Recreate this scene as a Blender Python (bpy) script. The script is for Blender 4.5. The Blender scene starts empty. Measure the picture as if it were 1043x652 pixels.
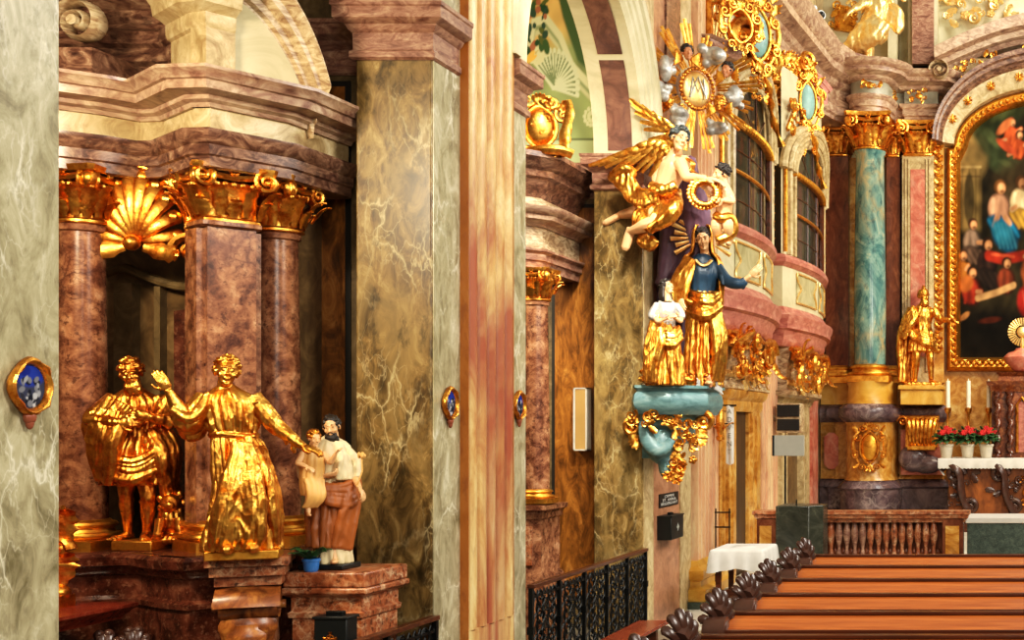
import bpy, bmesh, math, random
import numpy as np
from mathutils import Vector, Matrix, Euler, noise

PI = math.pi
F, CX, CY, EYE = 1300.0, 1045.0, 435.0, 2.15     # focal length and vanishing point in pixels, eye height in metres
def X(px, D): return (px - CX) * D / F
def Z(py, D): return EYE + (CY - py) * D / F
def P(px, py, D): return Vector((X(px, D), D, Z(py, D)))
col = bpy.context.scene.collection
V = Vector

def lin(c):
    return tuple((x / 12.92 if x <= .04045 else ((x + .055) / 1.055) ** 2.4) for x in [q / 255.0 for q in c])

# ------------------------------------------------------------------ mesh builder
class MB:
    def __init__(s): s.v, s.f, s.M = [], [], Matrix()
    def add(s, vs, fs):
        o = len(s.v)
        s.v += [s.M @ Vector(v) for v in vs]
        s.f += [tuple(i + o for i in f) for f in fs]
        return s
    def bx(s, x0, x1, y0, y1, z0, z1):
        return s.add([(x0,y0,z0),(x1,y0,z0),(x1,y1,z0),(x0,y1,z0),(x0,y0,z1),(x1,y0,z1),(x1,y1,z1),(x0,y1,z1)],
                     [(0,3,2,1),(4,5,6,7),(0,1,5,4),(1,2,6,5),(2,3,7,6),(3,0,4,7)])
    def rings(s, R, cap=True, closed=True):
        n = len(R[0]); vs = [p for r in R for p in r]; fs = []
        for i in range(len(R) - 1):
            for j in range(n if closed else n - 1):
                a, b = i*n + j, i*n + (j+1) % n
                fs.append((a, b, b + n, a + n))
        if cap:
            fs.append(tuple(range(n))[::-1]); fs.append(tuple((len(R)-1)*n + j for j in range(n)))
        return s.add(vs, fs)
    def lathe(s, prof, n=24, c=(0,0,0), sx=1, sy=1, sq=None, rot=0):
        R = []
        for r, z in prof:
            ring = []
            for j in range(n):
                t = 2*PI*j/n + (PI/n if n == 4 else 0)
                a, b = math.cos(t), math.sin(t)
                if sq:
                    m = (abs(a)**sq + abs(b)**sq) ** (-1.0/sq); a, b = a*m, b*m
                a, b = a*r*sx, b*r*sy
                ring.append((c[0] + a*math.cos(rot) - b*math.sin(rot), c[1] + a*math.sin(rot) + b*math.cos(rot), c[2] + z))
            R.append(ring)
        return s.rings(R)
    def ell(s, c, r, u=12, w=8, rot=None):
        if not hasattr(r, '__len__'): r = (r, r, r)
        m = rot.to_matrix() if isinstance(rot, Euler) else (rot or Matrix.Identity(3))
        R = []; c = Vector(c)
        for i in range(1, w):
            ph = PI*i/w - PI/2
            R.append([c + m @ Vector((r[0]*math.cos(ph)*math.cos(2*PI*j/u), r[1]*math.cos(ph)*math.sin(2*PI*j/u), r[2]*math.sin(ph))) for j in range(u)])
        vs = [p for q in R for p in q]; fs = []
        for i in range(len(R)-1):
            for j in range(u):
                a, b = i*u+j, i*u+(j+1) % u; fs.append((a, b, b+u, a+u))
        k = len(vs); vs += [c + m @ Vector((0,0,-r[2])), c + m @ Vector((0,0,r[2]))]
        L = (len(R)-1)*u
        for j in range(u):
            fs.append((k, (j+1) % u, j)); fs.append((k+1, L+j, L+(j+1) % u))
        return s.add(vs, fs)
    def tube(s, pts, rad, n=8, flat=1.0, up=None, closed=False):
        """round or flattened tube along pts; rad = number or list; flat = thickness ratio along the local up"""
        pts = [Vector(p) for p in pts]; m = len(pts)
        rr = rad if hasattr(rad, '__len__') else [rad]*m
        R = []; prev = None
        for i in range(m):
            t = (pts[(i+1) % m] - pts[i-1]) if closed else pts[min(i+1, m-1)] - pts[max(i-1, 0)]
            if t.length < 1e-9: t = Vector((0,0,1))
            t.normalize()
            if up is not None: u = Vector(up[i]) if isinstance(up, list) else Vector(up)
            else: u = prev if prev is not None else (Vector((0,0,1)) if abs(t.z) < .9 else Vector((0,1,0)))
            b = t.cross(u)
            if b.length < 1e-6: b = t.cross(Vector((1,0.01,0)))
            b.normalize(); u = b.cross(t).normalized(); prev = u
            R.append([pts[i] + b*(rr[i]*math.cos(2*PI*j/n)) + u*(rr[i]*flat*math.sin(2*PI*j/n)) for j in range(n)])
        if closed:
            R.append(R[0]); return s.rings(R, cap=False)
        return s.rings(R)
    def prism(s, poly, z0, z1):
        n = len(poly)
        return s.add([(x,y,z0) for x,y in poly] + [(x,y,z1) for x,y in poly],
                     [tuple(range(n))[::-1], tuple(range(n, 2*n))] + [(i,(i+1)%n,(i+1)%n+n,i+n) for i in range(n)])
    def sweep(s, path, prof, closed=False):
        """moulding: prof of (outward, z) run along a plan path; outward is to the right of travel, mitred"""
        pts = [Vector((p[0], p[1])) for p in path]; m = len(pts); R = []
        for i in range(m):
            if closed: a, b = pts[i] - pts[i-1], pts[(i+1) % m] - pts[i]
            else:
                a = pts[i] - pts[i-1] if i else pts[1] - pts[0]
                b = pts[i+1] - pts[i] if i < m-1 else pts[i] - pts[i-1]
            na = Vector((a.y, -a.x)).normalized(); nb = Vector((b.y, -b.x)).normalized()
            k = na + nb
            k = k / max(.3, (1 + na.dot(nb))) if k.length > 1e-6 else na
            R.append([(pts[i].x + k.x*o, pts[i].y + k.y*o, z) for o, z in prof])
        n = len(prof); vs = [p for r in R for p in r]; fs = []
        for i in range(m if closed else m-1):
            q = (i+1) % m
            for j in range(n):
                fs.append((i*n+j, q*n+j, q*n+(j+1) % n, i*n+(j+1) % n))
        if not closed: fs += [tuple(range(n)), tuple((m-1)*n + j for j in range(n))[::-1]]
        return s.add(vs, fs)
    def grid(s, fn, nu, nv):
        vs = [fn(i/(nu-1), j/(nv-1)) for j in range(nv) for i in range(nu)]
        return s.add(vs, [(j*nu+i, j*nu+i+1, (j+1)*nu+i+1, (j+1)*nu+i) for j in range(nv-1) for i in range(nu-1)])
    def mesh(s, name, org=(0,0,0), smooth=.7):
        me = bpy.data.meshes.new(name); o = Vector(org)
        me.from_pydata([tuple(v - o) for v in s.v], [], s.f)
        bm = bmesh.new(); bm.from_mesh(me)
        bmesh.ops.recalc_face_normals(bm, faces=bm.faces[:]); bm.to_mesh(me); bm.free()
        if smooth:
            me.shade_smooth(); me.set_sharp_from_angle(angle=smooth)
        return me

def fuse(mb, voxel, org=(0,0,0), it=2, disp=None):
    """closed shapes of one body melted into one continuous surface"""
    me = mb.mesh('tmp', org, 0); o = bpy.data.objects.new('tmp', me); col.objects.link(o)
    m = o.modifiers.new('r', 'REMESH'); m.mode = 'VOXEL'; m.voxel_size = voxel
    q = o.modifiers.new('s', 'SMOOTH'); q.factor = .5; q.iterations = it
    dg = bpy.context.evaluated_depsgraph_get(); dg.update()
    out = bpy.data.meshes.new_from_object(o.evaluated_get(dg))
    bpy.data.objects.remove(o); bpy.data.meshes.remove(me)
    out.shade_smooth()
    return out

# ------------------------------------------------------------------ objects
def thing(name, label, cat, loc, group=None):
    o = bpy.data.objects.new(name, None); col.objects.link(o); o.empty_display_size = .1
    o.location = loc; o['label'] = label; o['category'] = cat
    if group: o['group'] = group
    return o
def worg(p):
    v = Vector((0,0,0))
    while p is not None: v += Vector(p.location); p = p.parent
    return v
def link(name, me, mat, parent=None, label=None):
    o = bpy.data.objects.new(name, me); col.objects.link(o)
    if mat is not None: me.materials.clear(); me.materials.append(mat)
    if parent is not None: o.parent = parent
    if label: o['label'] = label
    return o
def part(name, mb, mat, parent, label=None, smooth=.7, bevel=0):
    o = link(name, mb.mesh(name, worg(parent), smooth), mat, parent, label)
    if bevel: bev(o, bevel)
    return o
def fpart(name, mb, voxel, mat, parent, label=None, it=1, cr=None):
    me = fuse(mb, voxel, worg(parent), it)
    if cr:                                            # crumpled cloth: ridged creases, mostly running down
        amp, fr, zmax = cr; co = np.empty(len(me.vertices)*3, np.float32); no = np.empty_like(co)
        me.vertices.foreach_get('co', co); me.vertices.foreach_get('normal', no); co = co.reshape(-1, 3); no = no.reshape(-1, 3); oz = worg(parent).z
        for i in range(len(co)):
            x, y, z = map(float, co[i])
            if z + oz < zmax:
                w = 1.0 if z + oz < zmax - .08 else (zmax - z - oz)/.08
                q = Vector((x*fr + 3, y*fr, z*fr*.38)); a = 1 - 2.2*abs(noise.noise(q + Vector((0,0,1.2*noise.noise(q*.5)))))
                b = 1 - 2.2*abs(noise.noise(q*2.1 + Vector((7,0,0))))
                co[i] += no[i]*(amp*w*(a + .45*b))
        me.vertices.foreach_set('co', co.ravel()); me.update()
    return link(name, me, mat, parent, label)
def bev(o, w):
    m = o.modifiers.new('bevel', 'BEVEL'); m.width = w; m.segments = 2; m.limit_method = 'ANGLE'; m.angle_limit = .6
def solo(name, mb, mat, label, cat, org, group=None, smooth=.7, bevel=0):
    o = link(name, mb.mesh(name, org, smooth), mat); o.location = org
    o['label'] = label; o['category'] = cat
    if group: o['group'] = group
    if bevel: bev(o, bevel)
    return o
def struct(name, mb, mat, parent=None, smooth=.5, bevel=0):
    o = link(name, mb.mesh(name, (0,0,0), smooth), mat, parent)
    if parent is None: o['kind'] = 'structure'
    if bevel: bev(o, bevel)
    return o
def dup(root, loc, label, group=None):
    r = root.copy(); col.objects.link(r); r.location = loc; r['label'] = label
    if group: r['group'] = group
    for ch in list(root.children):
        c = ch.copy(); col.objects.link(c); c.parent = r
        for g in list(ch.children):
            d = g.copy(); col.objects.link(d); d.parent = c
    return r
def frame(loc, yaw=0, pitch=0, roll=0, s=1.0):
    return Matrix.Translation(loc) @ Euler((pitch, roll, yaw), 'XYZ').to_matrix().to_4x4() @ Matrix.Scale(s, 4)

# ------------------------------------------------------------------ materials
def newmat(name):
    m = bpy.data.materials.new(name); m.use_nodes = True
    nt = m.node_tree; b = nt.nodes['Principled BSDF']
    return m, nt, b
def N(nt, t, **kw):
    n = nt.nodes.new(t)
    for k, v in kw.items():
        if k in n.inputs: n.inputs[k].default_value = v
        else: setattr(n, k, v)
    return n
def ramp(nt, fac, stops):
    r = nt.nodes.new('ShaderNodeValToRGB'); nt.links.new(fac, r.inputs[0])
    e = r.color_ramp.elements
    while len(e) < len(stops): e.new(.5)
    for i, (p, c) in enumerate(stops):
        e[i].position = p; e[i].color = (*c, 1) if len(c) == 3 else c
    return r
def coords(nt, scale=(1,1,1), rot=(0,0,0)):
    t = nt.nodes.new('ShaderNodeTexCoord'); m = nt.nodes.new('ShaderNodeMapping')
    m.inputs['Scale'].default_value = scale; m.inputs['Rotation'].default_value = rot
    nt.links.new(t.outputs['Object'], m.inputs[0]); return m.outputs[0]
def mixc(nt, fac, a, b, mode='MIX'):
    m = nt.nodes.new('ShaderNodeMix'); m.data_type = 'RGBA'; m.blend_type = mode
    for s, v in ((m.inputs[0], fac), (m.inputs[6], a), (m.inputs[7], b)):
        if isinstance(v, bpy.types.NodeSocket): nt.links.new(v, s)
        elif hasattr(v, '__len__'): s.default_value = (*v, 1)
        else: s.default_value = v
    return m.outputs[2]
def marble(name, cols, scale=2.0, dist=2.0, stretch=(1,1,1), rot=(0,0,0), vein=None, vamt=.6, vscale=1.5, vw=.03,
           speck=None, samt=.5, sscale=40, rough=.28, big=None, spread=(.3,.72), bump=0.0):
    """veined stone: broad clouds, thin veins and fine flecks"""
    m, nt, b = newmat(name); L = nt.links.new
    co = coords(nt, stretch, rot)
    n1 = N(nt, 'ShaderNodeTexNoise', Scale=scale, Detail=9.0, Roughness=.66, Distortion=dist); L(co, n1.inputs['Vector'])
    k = len(cols)
    c = ramp(nt, n1.outputs['Fac'], [(spread[0] + (spread[1]-spread[0])*i/(k-1), lin(q)) for i, q in enumerate(cols)]).outputs[0]
    if big:
        n4 = N(nt, 'ShaderNodeTexNoise', Scale=big[1], Detail=5.0, Roughness=.6, Distortion=1.2); L(co, n4.inputs['Vector'])
        c = mixc(nt, ramp(nt, n4.outputs['Fac'], [(.47,(0,0,0)),(.62,(big[2],)*3)]).outputs[0], c, lin(big[0]))
    if vein:                                          # broken network of fine veins
        w1 = N(nt, 'ShaderNodeTexNoise', Scale=vscale*1.3, Detail=4.0, Roughness=.6); L(co, w1.inputs['Vector'])
        w2 = nt.nodes.new('ShaderNodeVectorMath'); w2.operation = 'MULTIPLY_ADD'; L(w1.outputs['Color'], w2.inputs[0]); w2.inputs[1].default_value = (.9/vscale,)*3; L(co, w2.inputs[2])
        msk = N(nt, 'ShaderNodeTexNoise', Scale=vscale*1.1, Detail=3.0); L(co, msk.inputs['Vector'])
        mr = ramp(nt, msk.outputs['Fac'], [(.42,(0,0,0)),(.62,(1,1,1))])
        for q, k in ((1.0, 1.0), (2.7, .7)):
            vo = nt.nodes.new('ShaderNodeTexVoronoi'); vo.feature = 'DISTANCE_TO_EDGE'; vo.inputs['Scale'].default_value = vscale*q; L(w2.outputs[0], vo.inputs['Vector'])
            r = ramp(nt, vo.outputs['Distance'], [(0,(vamt*k,)*3),(vw*1.6,(vamt*k*.25,)*3),(vw*4,(0,0,0))])
            mm = nt.nodes.new('ShaderNodeMath'); mm.operation = 'MULTIPLY'; L(r.outputs[0], mm.inputs[0]); L(mr.outputs[0], mm.inputs[1])
            c = mixc(nt, mm.outputs[0], c, lin(vein))
    if speck:
        n3 = N(nt, 'ShaderNodeTexNoise', Scale=sscale, Detail=4.0, Roughness=.7); L(co, n3.inputs['Vector'])
        c = mixc(nt, ramp(nt, n3.outputs['Fac'], [(.54,(0,0,0)),(.66,(samt,)*3)]).outputs[0], c, lin(speck))
    L(c, b.inputs['Base Color']); b.inputs['Roughness'].default_value = rough
    if bump:
        bp = N(nt, 'ShaderNodeBump', Strength=bump, Distance=.01); L(n1.outputs['Fac'], bp.inputs['Height']); L(bp.outputs[0], b.inputs['Normal'])
    return m
def gilt(name, hi, lo, rough=.3, scale=9, bump=.25, metal=1.0):
    m, nt, b = newmat(name); L = nt.links.new; co = coords(nt)
    n = N(nt, 'ShaderNodeTexNoise', Scale=scale, Detail=6.0, Roughness=.65); L(co, n.inputs['Vector'])
    L(ramp(nt, n.outputs['Fac'], [(.36, lin(lo)), (.6, lin(hi))]).outputs[0], b.inputs['Base Color'])
    L(ramp(nt, n.outputs['Fac'], [(.3, (rough+.14,)*3), (.7, (rough-.04,)*3)]).outputs[0], b.inputs['Roughness'])
    b.inputs['Metallic'].default_value = metal
    n2 = N(nt, 'ShaderNodeTexNoise', Scale=scale*4, Detail=4.0); L(co, n2.inputs['Vector'])
    bp = N(nt, 'ShaderNodeBump', Strength=bump, Distance=.006); L(n2.outputs['Fac'], bp.inputs['Height']); L(bp.outputs[0], b.inputs['Normal'])
    return m
def plain(name, c, rough=.5, metal=0.0, var=.15, scale=12, bump=0, spec=None):
    m, nt, b = newmat(name); L = nt.links.new; co = coords(nt)
    n = N(nt, 'ShaderNodeTexNoise', Scale=scale, Detail=5.0); L(co, n.inputs['Vector'])
    a = lin(c); L(ramp(nt, n.outputs['Fac'], [(.3, tuple(x*(1-var) for x in a)), (.7, tuple(min(1, x*(1+var)) for x in a))]).outputs[0], b.inputs['Base Color'])
    b.inputs['Roughness'].default_value = rough; b.inputs['Metallic'].default_value = metal
    if bump:
        bp = N(nt, 'ShaderNodeBump', Strength=bump, Distance=.01); L(n.outputs['Fac'], bp.inputs['Height']); L(bp.outputs[0], b.inputs['Normal'])
    return m
def wood(name, c1, c2, rough=.3, stretch=(1,14,14)):
    m, nt, b = newmat(name); L = nt.links.new; co = coords(nt, stretch)
    n = N(nt, 'ShaderNodeTexNoise', Scale=1.6, Detail=7.0, Roughness=.6, Distortion=.7); L(co, n.inputs['Vector'])
    L(ramp(nt, n.outputs['Fac'], [(.3, lin(c1)), (.68, lin(c2))]).outputs[0], b.inputs['Base Color'])
    b.inputs['Roughness'].default_value = rough
    return m
def painted(name, rough=.5):
    m, nt, b = newmat(name); b.inputs['Specular IOR Level'].default_value = .1
    a = nt.nodes.new('ShaderNodeAttribute'); a.attribute_name = 'Col'
    nt.links.new(a.outputs['Color'], b.inputs['Base Color']); b.inputs['Roughness'].default_value = rough
    return m
def glassy(name, tint, rough=.08, alpha=.5):
    m, nt, b = newmat(name); L = nt.links.new
    b.inputs['Base Color'].default_value = (*lin(tint), 1); b.inputs['Roughness'].default_value = rough
    t = nt.nodes.new('ShaderNodeBsdfTransparent'); x = nt.nodes.new('ShaderNodeMixShader'); x.inputs[0].default_value = alpha
    L(t.outputs[0], x.inputs[1]); L(b.outputs[0], x.inputs[2]); L(x.outputs[0], nt.nodes['Material Output'].inputs[0])
    return m

M = {}
M['olive'] = marble('olive_marble', [(46,36,14),(88,68,34),(132,106,60),(178,154,102)], 5.2, 1.0, (1.6,1.0,.75), (0,.75,0), vein=(204,188,142), vamt=.75, vscale=2.2, vw=.012, rough=.34, speck=(48,38,14), sscale=7, samt=.6, big=((156,132,82),1.7,.5))
M['grey'] = marble('grey_marble', [(112,104,74),(158,150,118),(186,178,146),(214,208,180)], 6.0, .9, (1.2,1.2,.6), (.6,.4,0), vein=(236,230,206), vamt=.85, vscale=3.2, vw=.014, speck=(116,108,80), sscale=18, samt=.45, rough=.3)
M['mauve'] = marble('mauve_marble', [(60,30,18),(116,72,50),(160,112,80),(196,152,116)], 9, .35, speck=(64,34,26), sscale=26, samt=.75, vein=(70,38,30), vamt=.8, vscale=3.4, vw=.02, rough=.25)
M['oxblood'] = marble('oxblood_marble', [(34,14,8),(72,34,22),(106,58,40),(142,92,68)], 8, .4, speck=(160,116,88), sscale=30, samt=.45, rough=.2)
M['flute'] = marble('fluted_marble', [(240,222,168),(228,198,138),(208,162,104),(174,108,66)], 3.6, 1.0, (1,1.1,.35), (.3,0,0), speck=(150,92,60), sscale=13, samt=.3, big=((164,84,64), .9, .9), rough=.34)
M['flute_pink'] = marble('pink_fluted_marble', [(232,208,164),(220,176,136),(198,138,106)], 2.4, 1.2, (1,1,.3), speck=(150,84,64), sscale=13, samt=.35, rough=.36)
M['ochreside'] = marble('ochre_side_marble', [(150,84,28),(176,108,44),(190,130,70)], 2.5, 1.2, (1,1,.35), speck=(120,56,30), sscale=12, samt=.4, rough=.35)
M['panel'] = marble('brown_panel_marble', [(62,36,12),(112,68,24),(152,98,40),(182,130,66)], 4, 2.0, (1.6,1,.55), speck=(60,34,12), sscale=14, samt=.5, rough=.3)
M['panelframe'] = marble('taupe_stone', [(70,56,34),(108,90,58),(138,118,84)], 5, 1.2, rough=.4)
M['darkline'] = plain('dark_joint', (26,22,14), .5)
M['impost'] = marble('impost_stone', [(92,56,44),(136,96,78),(168,130,106),(198,166,138)], 5.5, 1.8, (1,1,2.2), speck=(92,52,44), sscale=14, samt=.4, rough=.36)
M['cream'] = marble('cream_stone', [(136,110,70),(190,168,124),(222,206,166)], 4.5, 1.6, speck=(150,112,76), sscale=18, samt=.35, rough=.4)
M['palecream'] = marble('pale_plaster', [(176,166,128),(200,190,152),(214,206,172)], 1.6, 1.0, rough=.6)
M['cornice'] = marble('cornice_stone', [(104,72,52),(164,136,102),(206,186,150),(226,212,180)], 5, 1.6, (1,1,3), speck=(96,56,44), sscale=10, samt=.5, rough=.36)
M['cornice2'] = marble('altar_cornice_stone', [(104,70,58),(160,126,104),(192,164,136),(218,196,168)], 4.4, 1.6, (1,1,2), speck=(110,62,52), sscale=8, samt=.4, rough=.3)
M['archstone'] = marble('architrave_marble', [(52,28,22),(98,66,52),(142,108,86),(178,148,120)], 6, 1.8, (1,1,2), speck=(38,22,22), sscale=9, samt=.6, rough=.3)
M['red'] = marble('pink_red_stone', [(142,76,66),(182,112,98),(212,156,134)], 5, .6, (1,1,2.4), speck=(214,160,134), sscale=16, samt=.3, rough=.4)
M['mensa'] = marble('red_table_marble', [(96,30,18),(136,52,32),(168,82,54)], 4, 1.6, speck=(190,110,80), sscale=26, samt=.3, rough=.22)
M['speckred'] = marble('speckled_red_marble', [(106,50,28),(160,92,56),(202,144,102)], 14, 1.0, speck=(60,28,16), sscale=24, samt=.85, vein=(232,200,160), vamt=.7, vscale=8, vw=.03, rough=.3)
M['ochre'] = marble('ochre_marble', [(128,74,18),(180,122,44),(206,156,78),(224,192,124)], 3, 1.8, speck=(150,84,24), sscale=12, samt=.4, vein=(228,206,150), vamt=.35, rough=.3)
M['yellow'] = marble('yellow_plinth_marble', [(190,130,36),(220,170,76),(234,200,120)], 2, 1.4, rough=.35)
M['darkred'] = marble('dark_red_marble', [(66,32,18),(108,58,36),(144,88,58)], 5, 1.6, (1,1,.4), speck=(150,96,70), sscale=22, samt=.3, rough=.25)
M['blue'] = marble('blue_green_marble', [(44,76,80),(80,122,120),(126,158,146),(200,186,146)], 2.6, 1.6, (1,1,.55), (.5,.3,0), vein=(196,164,104), vamt=.75, vscale=1.0, vw=.035, speck=(26,62,72), sscale=9, samt=.5, rough=.2)
M['purplegrey'] = marble('purple_grey_marble', [(62,48,54),(104,86,90),(142,122,122)], 2.2, 2.0, vein=(186,170,164), vamt=.5, vw=.02, rough=.25)
M['pinkinset'] = marble('rose_marble', [(150,70,56),(190,110,90),(214,160,134)], 2, 2, vein=(226,190,164), vamt=.4, rough=.28)
M['green'] = marble('green_terrazzo', [(40,52,46),(66,80,70),(92,104,92)], 14, .6, speck=(130,140,128), sscale=60, samt=.5, rough=.4)
M['slate'] = marble('dark_slate', [(34,36,30),(56,58,48),(84,84,70)], 2.4, 2, vein=(128,124,100), vamt=.35, vw=.012, rough=.25)
M['floor'] = marble('floor_stone', [(96,90,78),(134,126,108),(160,150,130)], 1.4, 1.2, rough=.3)
M['whitestone'] = marble('white_step', [(176,172,158),(204,200,186),(220,218,206)], 2, 1, rough=.4)
M['dark'] = plain('deep_shadow_wall', (44,34,26), .7)
M['wallbrown'] = marble('chapel_wall', [(64,46,26),(104,80,48),(138,112,74)], 4, 1.6, rough=.5)
M['gold'] = gilt('gold_leaf', (252,192,92), (188,104,28), .3, 13, .45)
M['gold_deep'] = gilt('deep_gold', (250,180,82), (172,90,26), .3, 12, .4)
M['gold_pale'] = gilt('pale_gold', (255,224,156), (236,186,104), .34, 8, .3, .8)
M['gold_flat'] = gilt('gilt_flat', (238,180,80), (196,126,44), .38, 12, .1)
M['bronze'] = gilt('bronze_gilt', (226,146,62), (146,78,28), .32, 14)
M['silver'] = gilt('silvered_cloud', (214,212,204), (150,148,142), .42, 7, .2, .55)
M['skin'] = plain('painted_flesh', (228,178,126), .42, 0, .12, 6)
M['skin_tan'] = plain('tan_flesh', (196,130,88), .42, 0, .15, 6)
M['hair'] = plain('dark_hair', (40,32,26), .5, 0, .3)
M['hair_grey'] = plain('grey_hair', (66,72,70), .5, 0, .3)
M['hair_gold'] = gilt('gilded_hair', (228,160,70), (150,86,28), .35, 14)
M['purple'] = plain('purple_cloth', (98,72,88), .5, 0, .3, 4)
M['navy'] = plain('blue_bodice', (38,66,88), .38, 0, .35, 5)
M['whitecloth'] = plain('white_cloth', (204,200,190), .8, 0, .05)
M['tunic'] = plain('cream_tunic', (226,208,164), .55, 0, .12, 5)
M['cloak'] = plain('brown_cloak', (160,92,42), .45, 0, .3, 4)
M['childrobe'] = plain('child_robe', (222,170,98), .45, 0, .15, 5)
M['teal'] = marble('teal_stone', [(60,92,96),(104,138,138),(150,172,164)], 2.6, 1.6, (1,1,2), rough=.4)
M['frieze'] = marble('pale_frieze_stone', [(132,130,110),(170,168,148),(198,192,168)], 2, 1.4, rough=.4)
M['corbelstone'] = marble('gilded_brown_stone', [(74,36,18),(140,80,36),(196,134,66)], 9, 1.2, speck=(60,30,16), sscale=20, samt=.5, rough=.3)
M['shield'] = plain('blue_shield', (128,170,160), .4)
M['wood'] = wood('pew_wood', (150,76,32), (196,112,52), .24)
M['wood_dark'] = wood('dark_pew_wood', (54,26,14), (98,50,26), .28)
M['wood_end'] = plain('carved_dark_wood', (74,48,38), .26, 0, .35, 10)
M['wood_brown'] = wood('altar_wood', (110,56,18), (176,104,44), .35, (6,1,3))
M['retable'] = marble('tabernacle_stone', [(70,30,14),(116,58,28),(160,96,52)], 6, 1.6, speck=(196,136,76), sscale=22, samt=.5, rough=.3)
M['iron'] = plain('black_iron', (24,26,26), .4, .6)
M['black'] = plain('black_metal', (22,26,26), .4, .1)
M['blackpl'] = plain('black_grille', (34,32,30), .6)
M['greypanel'] = plain('grey_panel', (168,170,160), .5, 0, .04)
M['whitepl'] = plain('white_plastic', (226,230,230), .4, 0, .04)
M['candle'] = plain('candle_wax', (240,232,206), .5, 0, .05)
M['leaf'] = plain('green_leaf', (44,84,40), .5, 0, .4, 20)
M['flower'] = plain('red_flower', (206,44,44), .5, 0, .3, 30)
M['bluepot'] = plain('blue_glazed_pot', (60,120,190), .3, 0, .15)
M['whitepot'] = plain('white_pot', (214,204,184), .5, 0, .08)
M['glass'] = glassy('dark_window_glass', (60,56,44), .06, .55)
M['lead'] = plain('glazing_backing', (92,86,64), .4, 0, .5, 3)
M['lightbox'] = plain('frosted_glass', (176,140,84), .3, 0, .1, 4)
M['letter'] = plain('pale_lettering', (206,204,196), .6, 0, .02)
M['printing'] = plain('banner_printing', (110,110,100), .7, 0, .1)
M['terracotta'] = plain('terracotta', (150,84,60), .4)
M['paint'] = painted('painted_surface', .75)
M['paintmat'] = painted('fresco_surface', .8)

# ------------------------------------------------------------------ brush: colours painted per vertex on a fine sheet
class Canvas:
    def __init__(s, w, h, base):
        s.w, s.h = w, h; s.a = np.ones((h, w, 3)) * np.array(lin(base))
        s.x, s.y = np.meshgrid(np.linspace(0, 1, w), np.linspace(0, 1, h))     # y up
    def lay(s, m, c): m = np.clip(m, 0, 1)[..., None]; s.a = s.a*(1-m) + m*np.array(lin(c)); return s
    def ell(s, cx, cy, rx, ry, c, rot=0, soft=.25, amt=1):
        dx, dy = s.x-cx, s.y-cy; k, q = math.cos(rot), math.sin(rot)
        d = np.sqrt(((dx*k+dy*q)/rx)**2 + ((-dx*q+dy*k)/ry)**2)
        return s.lay(amt*np.clip((1-d)/soft+.5, 0, 1), c)
    def line(s, pts, w, c, soft=.35, amt=1):
        d = np.full(s.x.shape, 9.0)
        for (x0,y0), (x1,y1) in zip(pts, pts[1:]):
            vx, vy = x1-x0, y1-y0; t = np.clip(((s.x-x0)*vx+(s.y-y0)*vy)/max(1e-9, vx*vx+vy*vy), 0, 1)
            d = np.minimum(d, np.hypot(s.x-x0-t*vx, s.y-y0-t*vy))
        return s.lay(amt*np.clip((1-d/w)/soft+.5, 0, 1), c)
    def rect(s, x0, x1, y0, y1, c, soft=.004, amt=1):
        m = np.clip((s.x-x0)/soft, 0, 1)*np.clip((x1-s.x)/soft, 0, 1)*np.clip((s.y-y0)/soft, 0, 1)*np.clip((y1-s.y)/soft, 0, 1)
        return s.lay(amt*m, c)
    def mottle(s, amt, sc, seed=0):
        r = np.random.RandomState(seed); f = np.zeros(s.x.shape)
        for i in range(24):
            k = r.uniform(.4, 1)*sc; th = r.uniform(0, 6.28); f += np.sin(k*(s.x*math.cos(th)+s.y*math.sin(th)) + r.uniform(0, 6.28) + 1.5*np.sin(k*.6*(s.y*math.cos(th)-s.x*math.sin(th))))
        s.a = np.clip(s.a*(1+amt*f[..., None]/5), 0, 1); return s
    def obj(s, name, mat, place, mask=None, org=(0,0,0)):
        """place(u,v)->world point"""
        vs, keep = [], {}; o = Vector(org); cols = []; fs = []
        for j in range(s.h):
            for i in range(s.w):
                u, v = i/(s.w-1), j/(s.h-1)
                if mask is None or mask(u, v):
                    keep[(i, j)] = len(vs); vs.append(tuple(Vector(place(u, v)) - o)); cols.append((*s.a[j, i], 1))
        for j in range(s.h-1):
            for i in range(s.w-1):
                q = [(i,j),(i+1,j),(i+1,j+1),(i,j+1)]
                if all(k in keep for k in q): fs.append([keep[k] for k in q])
        me = bpy.data.meshes.new(name); me.from_pydata(vs, [], fs)
        at = me.color_attributes.new('Col', 'FLOAT_COLOR', 'POINT'); at.data.foreach_set('color', np.array(cols, dtype=np.float32).ravel())
        return link(name, me, mat)

# ------------------------------------------------------------------ ornament vocabulary
def scroll_pts(c, ux, uy, r, turns=1.6, n=26, start=0, shrink=.86):
    c, ux, uy = Vector(c), Vector(ux), Vector(uy); out = []
    for i in range(n):
        t = i/(n-1); a = start + turns*2*PI*t; q = r*(1-shrink*t); out.append(c + ux*(q*math.cos(a)) + uy*(q*math.sin(a)))
    return out
def scroll(mb, c, ux, uy, r, th=.25, turns=1.6, start=0, n=6, flat=1.3):
    p = scroll_pts(c, ux, uy, r, turns, 24, start)
    nrm = Vector(ux).cross(Vector(uy))
    mb.tube(p, [r*th*(1-.6*i/23) for i in range(24)], n, flat, up=nrm)
    mb.ell(p[-1], r*th*.95, 8, 6)
def bez(a, b, c, d, n=12):
    a, b, c, d = map(Vector, (a, b, c, d)); return [a*(1-t)**3 + b*3*t*(1-t)**2 + c*3*t*t*(1-t) + d*t**3 for t in [i/(n-1) for i in range(n)]]
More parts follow.
